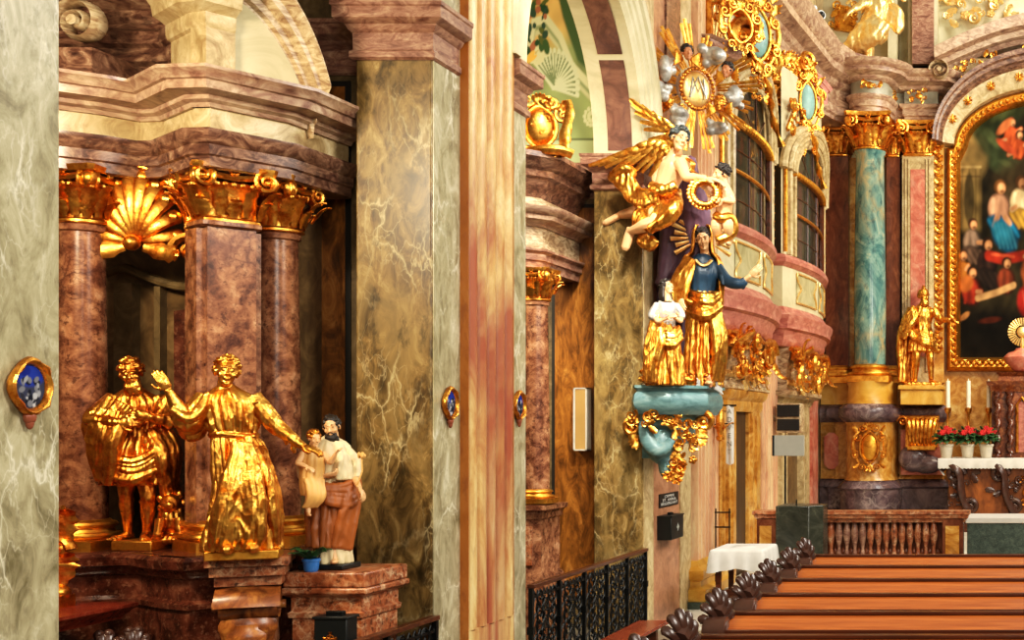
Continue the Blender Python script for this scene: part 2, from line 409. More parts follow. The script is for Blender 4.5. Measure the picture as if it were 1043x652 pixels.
def acanthus(mb, base, d, out, L, w, curl=.5, n=14):
    """lobed leaf growing along d, tip rolling over along out"""
    base, d, out = Vector(base), Vector(d).normalized(), Vector(out).normalized()
    p = bez(base, base + d*L*.45, base + d*L*.95 + out*L*.05, base + d*L*(1-.25*curl) + out*L*curl*.75, n)
    r = [w*(.35 + .75*math.sin(PI*min(1, (i/(n-1))**.8*.95+.05)))*(1+.22*math.cos(i*2.6)) * (1 if i < n-2 else .55) for i in range(n)]
    ups = []
    for i in range(n):
        t = (p[min(i+1, n-1)] - p[max(i-1, 0)]).normalized(); side = d.cross(out); ups.append(side.cross(t) * -1)
    mb.tube(p, r, 6, .28, up=ups)
    mb.tube([q + u*.0 + (u if True else u)*w*.18 for q, u in zip(p, ups)], [w*.16]*n, 5)
def leafspray(mb, c, ux, uy, uz, w, h, n, seed, big=1.0):
    """a bed of scrolls, leaves and buds filling a w x h patch (ux,uy in the patch, uz outward)"""
    R = random.Random(seed); c, ux, uy, uz = map(Vector, (c, ux, uy, uz))
    for i in range(n):
        a, b = R.uniform(-.5, .5), R.uniform(-.5, .5); q = c + ux*a*w + uy*b*h + uz*R.uniform(0, .05)*w
        k = R.random(); sz = big*R.uniform(.1, .2)*min(w, h)
        th = R.uniform(0, 2*PI); d = ux*math.cos(th) + uy*math.sin(th)
        if k < .42: scroll(mb, q + uz*.02, d*R.choice((1, -1)), uz.cross(d), sz, .28, R.uniform(1, 1.6), R.uniform(0, 6), 5)
        elif k < .85: acanthus(mb, q, d, uz, sz*2.2, sz*.55, .5, 9)
        else:
            for j in range(5): mb.ell(q + (ux*math.cos(j*1.26) + uy*math.sin(j*1.26))*sz*.45 + uz*.02, sz*.36, 6, 5)
            mb.ell(q + uz*.04, sz*.3, 6, 5)
def cartouche(mb, c, ux, uy, uz, w, h, seed=1, boss=True, bmb=None):
    """symmetrical shield: boss, rim, paired C scrolls, leaves, crest"""
    c, ux, uy, uz = map(Vector, (c, ux, uy, uz)); rx, ry = w*.25, h*.3
    rot = Matrix((ux, uz, uy)).transposed()
    if boss: (bmb or mb).ell(c, (rx, w*.12, ry), 20, 12, rot)
    rim = [c + ux*rx*1.1*math.cos(t) + uy*ry*1.08*math.sin(t)*(1+.06*math.cos(4*t)) + uz*.04*w for t in [2*PI*i/32 for i in range(32)]]
    mb.tube(rim, w*.035, 6, closed=True, up=uz)
    for s in (1, -1):
        for (a, b, r, st, tn) in ((.38,.22,.13,2.5,1.4),(.40,-.16,.12,-2.2,1.4),(.2,.42,.11,3.6,1.3),(.22,-.42,.1,-3.4,1.3),(.12,-.5,.06,-2,1.2)):
            scroll(mb, c + ux*s*a*w + uy*b*h + uz*.03, ux*s, uy*(1 if b > 0 else -1), r*w, .3, tn, st, 6)
        mb.tube(bez(c+ux*s*.3*w+uy*.34*h, c+ux*s*.56*w+uy*.2*h+uz*.06*w, c+ux*s*.5*w-uy*.1*h+uz*.06*w, c+ux*s*.3*w-uy*.34*h, 14), [w*.03+w*.035*math.sin(PI*i/13) for i in range(14)], 6, .6, up=uz)
        acanthus(mb, c+ux*s*.34*w+uy*.3*h, ux*s*.6+uy, uz, .22*h, .06*w, .6, 9)
        acanthus(mb, c+ux*s*.3*w-uy*.34*h, ux*s-uy*.8, uz, .18*h, .05*w, .6, 9)
    for t in (-.7, -.35, 0, .35, .7): acanthus(mb, c+uy*.36*h+uz*.03, uy*math.cos(t)+ux*math.sin(t), uz, .2*h, .05*w, .55, 9)
    for t in (-.5, 0, .5): acanthus(mb, c-uy*.36*h+uz*.03, -uy*math.cos(t)+ux*math.sin(t), uz, .17*h, .05*w, .4, 9)
def volute(mb, c, ux, uy, ax, r, w):
    """chunky rolled volute: spiral in plane ux,uy with width along ax"""
    p = scroll_pts(c, ux, uy, r, 1.9, 34, 0, .85); ax = Vector(ax).normalized()
    ups = []
    for i, q in enumerate(p): ups.append((q - Vector(c)).normalized() if (q-Vector(c)).length > 1e-5 else Vector(uy))
    mb.tube(p, [w*.5*(1-.25*i/33) for i in range(34)], 6, .32*r/w*.9, up=ups)
    mb.tube([Vector(c) - ax*w*.55, Vector(c) + ax*w*.55], r*.22, 10)
def capital(mb, c, r, h, square=False, rot=0, nleaf=8):
    c = Vector(c); q = 6 if square else None
    R3 = Matrix.Rotation(rot, 3, 'Z')
    mb.lathe([(r*1.0,0),(r*1.1,.02*h),(r*1.1,.06*h),(r*1.0,.08*h),(r*.96,.1*h),(r*1.0,.5*h),(r*1.12,.66*h),(r*1.2,.7*h)], 32, c, sq=q, rot=rot)
    f = r*1.25
    for j in range(24):                                             # egg and dart
        t = 2*PI*j/24; a, b = math.cos(t), math.sin(t)
        if square: m = (abs(a)**6+abs(b)**6)**(-1/6); a, b = a*m, b*m
        mb.ell(c + R3 @ Vector((a*r*1.16, b*r*1.16, .67*h)), (r*.1, r*.1, h*.055), 6, 5)
    for row, (z0, L, n, off) in enumerate(((.09*h, .34*h, nleaf, 0), (.12*h, .54*h, nleaf, PI/nleaf))):
        for j in range(n):
            t = 2*PI*j/n + off; a, b = math.cos(t), math.sin(t)
            k = (abs(a)**6+abs(b)**6)**(-1/6) if square else 1
            acanthus(mb, c + R3 @ Vector((a*k*r*1.08, b*k*r*1.08, z0)), R3 @ Vector((a*.22,b*.22,1)), R3 @ Vector((a,b,0)), L*1.08, r*.25, .6, 10)
    kf = 1.3 if square else 1.18                                    # paired spirals on every face
    for j in range(4):
        t = j*PI/2; d = R3 @ Vector((math.cos(t), math.sin(t), 0)); e = R3 @ Vector((-math.sin(t), math.cos(t), 0))
        for q in (1, -1):
            vc = c + d*(r*kf) + e*(q*r*1.12) + Vector((0,0,h*.77)); ee = (e*q + d*.25).normalized()
            scroll(mb, vc, ee, Vector((0,0,1)), h*.2, .3, 1.7, 1.6, 7, 1.5); mb.ell(vc, (r*.1,)*3, 8, 6)
            acanthus(mb, c + d*r*1.05 + e*(q*r*.95) + Vector((0,0,h*.25)), d*.35 + e*q*.4 + Vector((0,0,1)), d + e*q, h*.42, r*.24, .55, 9)
    for j in range(4):                                             # sweep between corner volutes, flower in the middle
        t = j*PI/2; d = R3 @ Vector((math.cos(t), math.sin(t), 0)); e = R3 @ Vector((-math.sin(t), math.cos(t), 0)); g = r*(1.18 if square else 1.12)
        mb.tube(bez(c+d*g+e*r*.95+Vector((0,0,h*.86)), c+d*g+e*.4*r+Vector((0,0,h*.76)), c+d*g-e*.4*r+Vector((0,0,h*.76)), c+d*g-e*r*.95+Vector((0,0,h*.86)), 10), h*.06, 6)
        for m in range(6): mb.ell(c+d*r*1.22+e*math.cos(m*1.05)*r*.13+Vector((0,0,h*.9+math.sin(m*1.05)*r*.13)), r*.085, 6, 5)
    pl = []
    for j in range(4):
        t = j*PI/2
        for k in range(7):
            u = (k/6-.5)*2; d = 1.28 + .2*u*u; pl.append(R3 @ Vector((r*(math.cos(t)*d - math.sin(t)*u*1.3), r*(math.sin(t)*d + math.cos(t)*u*1.3), 0)))
    mb.rings([[c + p*.97 + Vector((0,0,.89*h)) for p in pl], [c + p + Vector((0,0,.93*h)) for p in pl], [c + p*1.02 + Vector((0,0,h)) for p in pl]])
def attic_base(mb, c, r, h, square=False, rot=0, plinth=True):
    q = 8 if square else None
    z = .36*h if plinth else 0; k = h - z
    if plinth: mb.lathe([(r*1.42,0),(r*1.42,.34*h),(r*1.38,.36*h)], 32, c, sq=12, rot=rot)
    mb.lathe([(r*1.3,z),(r*1.4,z+.1*k),(r*1.42,z+.2*k),(r*1.38,z+.32*k),(r*1.2,z+.36*k),(r*1.14,z+.5*k),(r*1.16,z+.6*k),(r*1.24,z+.64*k),(r*1.28,z+.74*k),(r*1.22,z+.86*k),(r*1.08,z+.9*k),(r*1.0,z+k)], 36, c, sq=q, rot=rot)
def shellfan(mb, c, ux, uy, uz, w, h, n=9, deep=.3):
    """scallop: ribs fanning up from the hinge, bulging outward"""
    c, ux, uy, uz = map(Vector, (c, ux, uy, uz))
    for i in range(n):
        t = PI*(i+.5)/n; L = 1.0 - .08*abs(math.cos(t)); tip = ux*math.cos(t)*w*.5*L + uy*math.sin(t)*h*L
        p = bez(c + uz*deep*w*.25, c + tip*.35 + uz*deep*w*.9, c + tip*.8 + uz*deep*w*.7, c + tip*1.02, 10)
        mb.tube(p, [w*.5*PI/n*.62*(.12+.95*(k/9)**.8) for k in range(10)], 8, .7, up=uz)
        mb.ell(c + tip*1.0 + uz*.02*w, w*.5*PI/n*.62, 8, 6)
# ------------------------------------------------------------------ figures (local frame: feet at 0, 1.75 tall, facing -y, +x = viewer's right)
def cat(xs, ys, n):
    xs = np.array(xs); ys = np.array(ys, float); t = np.linspace(xs[0], xs[-1], n)
    m = np.gradient(ys, xs); i = np.clip(np.searchsorted(xs, t, 'right')-1, 0, len(xs)-2)
    h = xs[i+1]-xs[i]; u = (t-xs[i])/h
    return (2*u**3-3*u**2+1)*ys[i] + (u**3-2*u**2+u)*h*m[i] + (-2*u**3+3*u**2)*ys[i+1] + (u**3-u**2)*h*m[i+1]
def robe(mb, lv, seed=0, amp=.12, k=9, nth=108, nz=64, tw=.8, drag=0):
    """cloth body through levels (z, cx, cy, rx, ry, foldiness) with rounded folds and sharp valleys"""
    R = random.Random(seed); lv = sorted(lv); z = [l[0] for l in lv]
    c = [cat(z, [l[i] for l in lv], nz) for i in range(1, 6)]; zz = np.linspace(z[0], z[-1], nz)
    ph = [R.uniform(0, 6.28) for _ in range(5)]; th = np.linspace(0, 2*PI, nth, endpoint=False); rings = []
    for i in range(nz):
        w = .55*np.sin(2*th + ph[3] + 1.3*zz[i]) + .3*np.sin(3*th + ph[4] - 2*zz[i])
        g = np.abs(np.sin(.5*k*th + ph[0]*0 + tw*zz[i] + w + drag*zz[i]*np.sin(th)))**.65 - .62
        g2 = np.abs(np.sin(.5*(k+5)*th + ph[1] - tw*1.7*zz[i] - w))**.7 - .62 if (k+5) % 2 == 0 else np.abs(np.sin((k//2+3)*th + ph[1] - tw*1.7*zz[i] - w))**.7 - .62
        q = 1 + amp*c[4][i]*(g*1.25 + g2*.7)
        rings.append([(c[0][i] + c[2][i]*q[j]*math.cos(th[j]), c[1][i] + c[3][i]*q[j]*math.sin(th[j]), zz[i]) for j in range(nth)])
    mb.rings(rings)
def spline(pts, n=16):
    p = [Vector(q) for q in pts]; t = list(range(len(p)))
    xs = [cat(t, [q[i] for q in p], n) for i in range(3)]
    return [Vector((xs[0][i], xs[1][i], xs[2][i])) for i in range(n)]
def rads(r, n): return list(cat(list(range(len(r))), r, n))
def limb(mb, pts, r, n=18, m=12): mb.tube(spline(pts, n), rads(r, n), m)
def folds(mb, A, B, n=5, r=.03, seed=0, sheet=True):
    """gathered cloth between two curves: rope-like folds over a sheet"""
    R = random.Random(seed); a, b = spline(A, 20), spline(B, 20)
    for i in range(n):
        t = i/(n-1); k = r*R.uniform(.75, 1.25)
        p = [x.lerp(y, min(1, max(0, t + .04*math.sin(j*.5 + i)))) for j, (x, y) in enumerate(zip(a, b))]
        mb.tube(p, [k*(.55 + .6*math.sin(PI*(j+1)/21)) for j in range(20)], 8)
    if sheet:
        d = r*.35; up = [(y-x).normalized() if (y-x).length > 1e-5 else Vector((0,0,1)) for x, y in zip(a, b)]
        mid = [x.lerp(y, .5) for x, y in zip(a, b)]; ww = [max(.01, (y-x).length*.5) for x, y in zip(a, b)]
        R2 = []
        for j in range(20):
            t = (mid[min(j+1,19)]-mid[max(j-1,0)]).normalized(); nn = t.cross(up[j]).normalized()
            R2.append([mid[j]+up[j]*ww[j]*math.cos(q)+nn*d*math.sin(q) for q in [2*PI*k/10 for k in range(10)]])
        mb.rings(R2)
def hand(mb, w, d, n, s=1.0, curl=.5, side=1):
    """palm, four unequal bent fingers and a thumb off the side; d along the hand, n out of the back of it"""
    w, d, n = Vector(w), Vector(d).normalized(), Vector(n); n = (n - d*n.dot(d)).normalized(); b = d.cross(n)*side
    rot = Matrix((d, b, n)).transposed()
    mb.ell(w + d*.045*s, (.055*s, .042*s, .02*s), 10, 8, rot)
    for i, L in enumerate((.068, .082, .076, .058)):
        q = w + d*.085*s + b*(.032 - .021*i)*s
        k1 = (d*math.cos(curl*.6) - n*math.sin(curl*.6)); k2 = (d*math.cos(curl*1.5) - n*math.sin(curl*1.5)); k3 = (d*math.cos(curl*2.2) - n*math.sin(curl*2.2))
        p1 = q + k1*L*.45*s; p2 = p1 + k2*L*.33*s; p3 = p2 + k3*L*.25*s
        mb.tube([q - d*.015*s, q, p1, p2, p3], [.0105*s, .0105*s, .0098*s, .009*s, .007*s], 7); mb.ell(p3, .007*s, 6, 5)
    q = w + d*.025*s + b*.035*s; p1 = q + (d*.6 + b*.8 - n*.2).normalized()*.035*s; p2 = p1 + (d*.9 + b*.25 - n*.4*curl).normalized()*.034*s
    mb.tube([q - b*.01*s, q, p1, p2], [.014*s, .014*s, .0115*s, .009*s], 7); mb.ell(p2, .009*s, 6, 5)
def arm(mb, sh, el, wr, r=(.062, .055, .045, .04, .028), hd=None, hn=(0,0,1), curl=.5, side=1, s=1.0, hmb=None, hs=1.0):
    sh, el, wr = Vector(sh), Vector(el), Vector(wr)
    p = [sh, sh.lerp(el, .5), el, el.lerp(wr, .35), wr]
    limb(mb, p, [x*s for x in r], 20)
    d = Vector(hd) if hd else (wr - el)
    hand(hmb or mb, wr, d, hn, 1.05*hs, curl, side)
def leg(mb, hip, kn, an, foot, s=1.0):
    hip, kn, an = Vector(hip), Vector(kn), Vector(an)
    k = (an-kn).normalized(); back = Vector((0,1,0)); back = (back - k*back.dot(k)).normalized()
    p = [hip, hip.lerp(kn, .5), kn, kn.lerp(an, .3) + back*.015*s, kn.lerp(an, .7), an]
    limb(mb, p, [.092*s, .078*s, .056*s, .058*s, .042*s, .034*s], 26)
    f = Vector(foot).normalized(); b = f.cross(k).normalized()
    mb.ell(an + k*.02*s, (.036*s,)*3, 10, 8)
    mb.tube([an - f*.03*s + k*.045*s, an + f*.04*s + k*.045*s, an + f*.12*s + k*.062*s, an + f*.17*s + k*.068*s], [.034*s, .04*s, .04*s, .026*s], 10, .75, up=-k)
    for i in range(5): mb.ell(an + f*(.19 - .012*abs(i-1))*s + k*.07*s + b*(i-2)*.015*s, (.013*s,)*3, 7, 5)
def head(mb, hair, T, beard=0, style='curls', neck=True, seed=0, features=None):
    """T places the head: origin mid-skull, face toward -y, 0.235 tall"""
    R = random.Random(seed); m0 = mb.M.copy(); mb.M = m0 @ T
    mb.ell((0,.012,.03), (.074,.092,.088), 18, 12); mb.ell((0,-.03,-.02), (.06,.062,.09), 16, 12); mb.ell((0,-.045,-.085), (.042,.042,.036), 12, 8)
    mb.tube([(0,-.085,.022), (0,-.1,.0), (0,-.116,-.028), (0,-.098,-.036)], [.008,.011,.016,.01], 8)
    for s in (1, -1):
        mb.ell((s*.029,-.083,.03), (.026,.014,.009), 8, 6, Euler((0, s*.25, 0))); mb.ell((s*.029,-.08,.008), (.015,.012,.01), 8, 6)
        mb.ell((s*.012,-.103,-.03), (.01,.01,.009), 6, 5); mb.ell((s*.04,-.066,-.028), (.022,.02,.024), 8, 6)
        mb.ell((s*.075,.004,-.008), (.012,.02,.032), 8, 6, Euler((.2, 0, s*.4)))
    mb.ell((0,-.092,-.056), (.024,.011,.006), 8, 5); mb.ell((0,-.09,-.068), (.02,.011,.007), 8, 5); mb.ell((0,-.083,-.1), (.02,.016,.017), 8, 6)
    if neck: mb.tube([(0,.012,-.06), (0,.02,-.14), (0,.03,-.23)], [.052,.05,.068], 14)
    mb.M = m0
    if features is not None:
        f0 = features.M.copy(); features.M = f0 @ T
        for s in (1, -1):
            features.ell((s*.03,-.0925,.009), (.009,.006,.0065), 8, 6); features.tube([(s*.012,-.098,.034), (s*.032,-.099,.042), (s*.052,-.085,.034)], [.004,.006,.003], 6)
        features.M = f0
    h0 = hair.M.copy(); hair.M = h0 @ T
    if style != 'none':
        hair.ell((0,.022,.042), (.08,.094,.088), 18, 12, Euler((-.25, 0, 0)))
        for i in range({'curls': 95, 'short': 60, 'long': 85, 'bun': 50}[style]):
            a = R.uniform(0, 2*PI); zc = R.uniform(-.55, 1); q = math.sqrt(max(0, 1-zc*zc))
            p = Vector((.078*q*math.sin(a), .02 + .094*q*math.cos(a), .04 + .088*zc))
            if p.y < -.045 and p.z < .085: continue
            r = R.uniform(.013, .024) if style != 'short' else R.uniform(.009, .016)
            d = Vector((math.cos(a), -math.sin(a), R.uniform(-.6, .2))); nn = (p - Vector((0,.02,.04))).normalized()
            hair.tube(bez(p - d*r, p - d*r*.3 + nn*r, p + d*r*.4 + nn*r, p + d*r*1.2, 6), [r*.35, r*.55, r*.6, r*.55, r*.45, r*.25], 6)
        if style == 'long':
            for s in (1, -1):
                for j in range(5):
                    x = s*(.07 - .006*j); y = .0 + .022*j
                    hair.tube([(x, y, .05), (x*1.12, y + .01*math.sin(j), -.03), (x*1.05 + s*.01, y+.02, -.1), (x*1.25, y+.015, -.17), (x*1.1, y+.02, -.23)], [.018,.022,.024,.02,.008], 7)
        if style == 'bun': hair.ell((0,.12,.05), (.04,.035,.04), 10, 8)
    if beard:
        for i in range(26):
            t = R.uniform(-1, 1); x = .055*math.sin(t*1.4); y = -.045 - .04*math.cos(t*1.4); z = -.075 - R.random()*.05
            hair.tube([(x, y, z+.02), (x*1.1, y - .012, z - .02), (x*.8, y - .006, z - .03 - beard*.05)], [.012,.014,.005], 6)
        for s in (1, -1): hair.tube([(0,-.103,-.044), (s*.02,-.1,-.05), (s*.036,-.086,-.066)], [.006,.008,.004], 6)
    hair.M = h0
def headT(p, yaw=0, pitch=0, roll=0, s=1.0): return frame(p, yaw, pitch, roll, s)
def wing(mb, root, out, up, nrm, L, n=9, seed=0):
    """three tiers of feathers; out = spread direction, up = leading edge side"""
    root, out, up, nrm = map(Vector, (root, out, up, nrm))
    top = bez(root, root + up*L*.38 + out*L*.1, root + up*L*.5 + out*L*.45, root + out*L*.62 + up*L*.3, 14)
    mb.tube(top, [.05*L*(1.2-.6*i/13) for i in range(14)], 8, .7, up=nrm)
    for tier, (sc, off, cnt) in enumerate(((1.0, 0, n+2), (.62, .02, n), (.34, .035, n-1))):
        for i in range(cnt):
            t = i/(cnt-1); b = top[int(t*13)]; a = -.25 - 1.25*(1-t)
            d = out*math.cos(a) + up*math.sin(a); l = L*sc*(.42 + .5*t)
            p = bez(b + nrm*off*L, b + d*l*.35 + nrm*(off+.03)*L, b + d*l*.7 + up*.04*L + nrm*(off+.02)*L, b + d*l + up*.09*L*t, 10)
            mb.tube(p, [.052*L*(.55+.6*math.sin(PI*min(1,(k/9)*.86+.12))) for k in range(10)], 8, .22, up=nrm)
def halo(mb, c, nrm, up, r0, r1, n=17, span=PI*1.5):
    c, nrm, up = Vector(c), Vector(nrm).normalized(), Vector(up); sd = up.cross(nrm)
    for i in range(n):
        a = -span/2 + span*i/(n-1); d = up*math.cos(a) + sd*math.sin(a); l = r1*(1 if i % 2 == 0 else .88)
        mb.tube([c + d*r0, c + d*l], [r0*.05+.004, r0*.13+.006], 4, .5, up=nrm)
def cherub(skin, hair, wings, T, seed=0):
    head(skin, hair, T, style='curls', neck=False, seed=seed)
    w0 = wings.M.copy(); wings.M = w0 @ T
    for s in (1, -1):
        for i in range(5):
            a = -.5 + .32*i
            wings.tube(bez((s*.05,.02,-.09), (s*.12,.0,-.1+.06*math.sin(a)), (s*.18,-.01,-.1+.16*math.sin(a)), (s*(.22-.01*i),0,-.12+.22*math.sin(a)), 8), [.02,.03,.034,.034,.03,.026,.02,.01], 6, .4, up=(0,1,0))
    wings.M = w0
def cloud(mb, c, r, seed, n=9):
    R = random.Random(seed); c = Vector(c)
    for i in range(n): mb.ell(c + Vector((R.uniform(-1,1)*r[0], R.uniform(-1,1)*r[1], R.uniform(-1,1)*r[2]))*.65, R.uniform(.34,.55)*min(r[0], r[2]), 14, 10)
    mb.ell(c, [q*.75 for q in r], 14, 10)
# ================================================================== THE SETTING
W = 3.97                       # nave side of the piers stands at x = -W
PW = 4.48                      # chapel side of the piers
def rectpoly(x0, x1, y0, y1): return [(x0,y0),(x1,y0),(x1,y1),(x0,y1)]
struct('floor', MB().bx(-9, 7, -3, 26, -.3, 0), M['floor'])
struct('floor_chancel', MB().bx(-3.9, 5, 15.9, 25, 0, .14).bx(-3.9, 5, 20.5, 25, .14, .3), M['whitestone'])
struct('wall_left', MB().bx(-8.2, -7.9, -3, 16, 0, 9), M['wallbrown'])
struct('ceiling', MB().bx(-8.2, -PW, -3, 16, 7.3, 7.6), M['palecream'])
def fluted(y0, y1, x0, x1, n, fil=.3, reed=False):
    """plan outline of a fluted pilaster on the nave face, front toward +x"""
    w = (y1-y0)/n
    p = [(x0, y0), (x1, y0)]
    if reed:                                                        # rounded reeds parted by narrow grooves
        for i in range(n):
            a = y0 + i*w
            p.append((x1 - .075, a + w*.04))
            for k in range(9): t = PI*k/8; p.append((x1 - .014 + .03*math.sin(t), a + w*.55 - w*.36*math.cos(t)))
            p.append((x1 - .075, a + w*.99))
        return p + [(x1, y1), (x0, y1)]
    for i in range(n):
        a = y0 + i*w + w*fil*.5; b = a + w*(1-fil)
        p.append((x1, a))
        for k in range(1, 8):
            t = PI*k/8; p.append((x1 - .5*(b-a)*1.15*math.sin(t), (a+b)/2 - (b-a)/2*math.cos(t)))
        p.append((x1, b))
    return p + [(x1, y1), (x0, y1)]
IMP = [(-.02,4.6),(.012,4.6),(.03,4.615),(.03,4.655),(.012,4.67),(.015,4.78),(.035,4.8),(.05,4.83),(.095,4.85),(.105,4.86),(.105,4.93),(.115,4.94),(.115,4.965),(-.02,4.975)]
def pier(side, y0, y1, pil=None, nfl=5, cut=True):
    w = struct('wall_%s_pier' % side, MB().bx(-PW, -W, y0, y1, 0, 4.97), M['olive'], bevel=.012)
    c = MB().bx(-W-.006, -W+.008, y0+.012, y1-.012, 0, 9)
    struct('wall_%s_pier_facing' % side, c, M['grey'])
    if pil:
        a, b = pil
        struct('trim_%s_pilaster' % side, MB().prism(fluted(a, b, -W-.02, -W+.065, nfl, reed=True), .72, 9).bx(-W-.02, -W+.064, a, b, .5, .72).bx(-W-.02, -W+.09, a-.03, b+.03, 0, .5), M['flute'])
        struct('trim_%s_pilaster_side' % side, MB().bx(-W-.02, -W+.066, a-.006, a+.004, .5, 9).bx(-W-.02, -W+.0645, b-.004, b+.006, .5, 9), M['ochreside'])
pier('near', 3.65, 5.24)
pier('middle', 8.53, 10.12, (8.94, 9.73))
struct('wall_far_pier', MB().bx(-PW, -W, 13.23, 16.3, 0, 4.97), M['olive'], bevel=.012)
struct('wall_far_pier_facing', MB().bx(-W-.006, -W+.008, 13.242, 13.58, 0, 9).bx(-W-.006, -W+.02, 14.6, 15.05, 0, 9), M['cream'])
struct('wall_far_pier_panel', MB().bx(-W-.006, -W+.004, 13.58, 14.6, 0, 9), marble('rosy_brown_marble', [(136,92,66),(178,128,96),(200,154,120)], 4, 1.4, speck=(120,70,50), sscale=20, samt=.4, rough=.34))
struct('trim_far_pilaster', MB().prism(fluted(15.1, 16.28, -W-.02, -W+.09, 7), .56, 9), M['flute_pink'])
b = MB()
b.sweep([(-W, 15.06), (-W+.09, 15.06), (-W+.09, 16.32), (-W, 16.32)], [(-.05,.1),(.12,.1),(.13,.14),(.13,.24),(.06,.27),(.05,.33),(.09,.36),(.1,.4),(.1,.46),(.02,.5),(.0,.57),(-.05,.57)])
struct('trim_far_pilaster_base', b, M['yellow'])
struct('trim_far_pilaster_plinth', MB().bx(-W, -W+.3, 14.9, 16.45, 0, .1), M['green'])
struct('trim_far_step', MB().bx(-W, -2.55, 13.5, 15.9, 0, .02), M['whitestone'])
# imposts of the piers, running on along the partition walls behind
for nm, y0, yw in (('middle', 8.53, 8.9), ('far', 13.23, 13.7)):
    m = MB(); m.sweep([(-7.9, yw), (-PW, yw), (-PW, y0), (-W, y0), (-W, y0+.38)], IMP)
    if nm == 'middle': m.sweep([(-W, 9.75), (-W, 10.12), (-PW, 10.12)], IMP)
    struct('trim_%s_impost' % nm, m, M['impost'])
m = MB(); m.sweep([(-W, 4.8), (-W, 5.24), (-PW, 5.24)], IMP); struct('trim_near_impost', m, M['impost'])
# arcade wall above the imposts with its two round arches
def arc(yc, r, z, n=28): return [(yc + r*math.cos(PI - PI*i/n), z + r*math.sin(PI*i/n)) for i in range(n+1)]
poly = [(3.65, 4.97)] + arc(6.885, 1.645, 4.97) + arc(11.675, 1.555, 4.97) + [(16.3, 4.97), (16.3, 9.5), (3.65, 9.5)]
m = MB(); n = len(poly)
m.add([(-PW, y, z) for y, z in poly] + [(-W, y, z) for y, z in poly], [tuple(range(n))[::-1], tuple(range(n, 2*n))] + [(i,(i+1)%n,(i+1)%n+n,i+n) for i in range(n)])
struct('wall_arcade', m, M['palecream'])
m = MB(); r = 1.548
for a0, a1 in ((.03, .62), (.66, 1.25), (1.29, 1.85)):
    R = []
    for i in range(13):
        t = a0 + (a1-a0)*i/12; cy, sz = math.cos(t), math.sin(t)
        R.append([(-4.33, 11.675+r*cy, 4.968+r*sz), (-4.08, 11.675+r*cy, 4.968+r*sz), (-4.08, 11.675+(r+.03)*cy, 4.968+(r+.03)*sz), (-4.33, 11.675+(r+.03)*cy, 4.968+(r+.03)*sz)])
    m.rings(R)
struct('trim_arch_soffit_panel', m, marble('soffit_marble', [(78,52,44),(118,84,70),(150,112,92)], 2.6, 1.8, vein=(84,62,60), vamt=.6, rough=.35))
m = MB()                                                             # archivolt round the second arch, nave side
prof = [(1.555,0),(1.6,.03),(1.64,.03),(1.66,.05),(1.74,.05),(1.76,.07),(1.86,.07),(1.88,.1),(1.98,.1),(2.0,.07),(2.04,.05),(2.04,0)]
m.rings([[(-W+o, 11.675+q*math.cos(t), 4.99+q*math.sin(t)) for q, o in prof] for t in [PI*i/40 for i in range(41)]])
struct('trim_archivolt', m, M['palecream'])
struct('trim_arch_label', MB().bx(-W-.01, -W+.03, 14.0, 14.55, 5.9, 9), M['archstone'])
# partition walls between chapels with framed marble panels
def partition(nm, y, px, top):
    struct('wall_%s_partition' % nm, MB().bx(-7.9, -PW, y, y+.5, 0, 7.3), M['panelframe'])
    x0, x1 = px
    struct('trim_%s_panel_border' % nm, MB().bx(x0-.035, x1+.035, y-.012, y+.1, .3, top+.04), M['darkline'])
    struct('trim_%s_panel' % nm, MB().bx(x0, x1, y-.02, y+.1, .33, top), M['panel'])
partition('middle', 8.9, (-4.975, -4.74), 4.52)
partition('far', 13.7, (-5.05, -4.62), 4.5)
struct('wall_near_partition', MB().bx(-7.9, -PW, 3.8, 4.3, 0, 7.3), M['wallbrown'])
# chancel: side wall, end wall, top cornice
struct('wall_chancel', MB().bx(-4.8, -W, 16.3, 25.4, 0, 12), M['cream'])
struct('wall_end', MB().bx(-4.8, 6, 25.0, 25.4, 0, 13), M['palecream'])
CP = [(-4.5, 14.5), (-4.38, 17), (-4.28, 20), (-4.05, 23.0), (-3.8, 23.9), (-3.35, 24.35)]
m = MB(); m.sweep(CP, [(-.3,7.85),(.3,7.85),(.3,7.92),(.34,7.95),(.34,8.1),(.3,8.13),(.3,8.42),(.36,8.46),(.4,8.55),(.56,8.6),(.6,8.62),(.6,8.75),(.66,8.8),(.72,8.95),(.74,9.05),(-.3,9.08)])
struct('trim_chancel_cornice', m, M['cornice2'])
# doorway in the chancel wall
d = struct('door_1', MB().bx(-W-.02, -W+.015, 17.12, 18.0, 0, 2.36), wood('door_wood', (44,30,16), (84,60,34), .45, (10,10,1)))
m = MB()
for a, b in ((16.55, 17.12), (18.0, 18.66)):
    m.bx(-W-.02, -W+.06, a, b, 0, 2.36); m.bx(-W-.02, -W+.1, a+.08, b-.08, 0, 2.36); m.bx(-W-.02, -W+.13, a+.22, b-.2, .2, 2.3)
m.sweep([(-W-.02,16.55),(-W+.06,16.55),(-W+.06,18.66),(-W-.02,18.66)], [(-.06,2.36),(.03,2.36),(.05,2.42),(.05,2.5),(.1,2.56),(.12,2.64),(-.06,2.66)])
struct('door_frame', m, M['ochre'], d)
m = MB(); m.prism(fluted(18.75, 19.9, -W-.02, -W+.1, 6), .1, 3.42); struct('trim_chancel_pilaster', m, M['flute_pink'])
m = MB()
for a, b in ((20.15, 20.4), (20.5, 20.62), (22.1, 22.25), (22.35, 22.7)): m.bx(-W-.02, -W+.12, a, b, 0, 2.55)
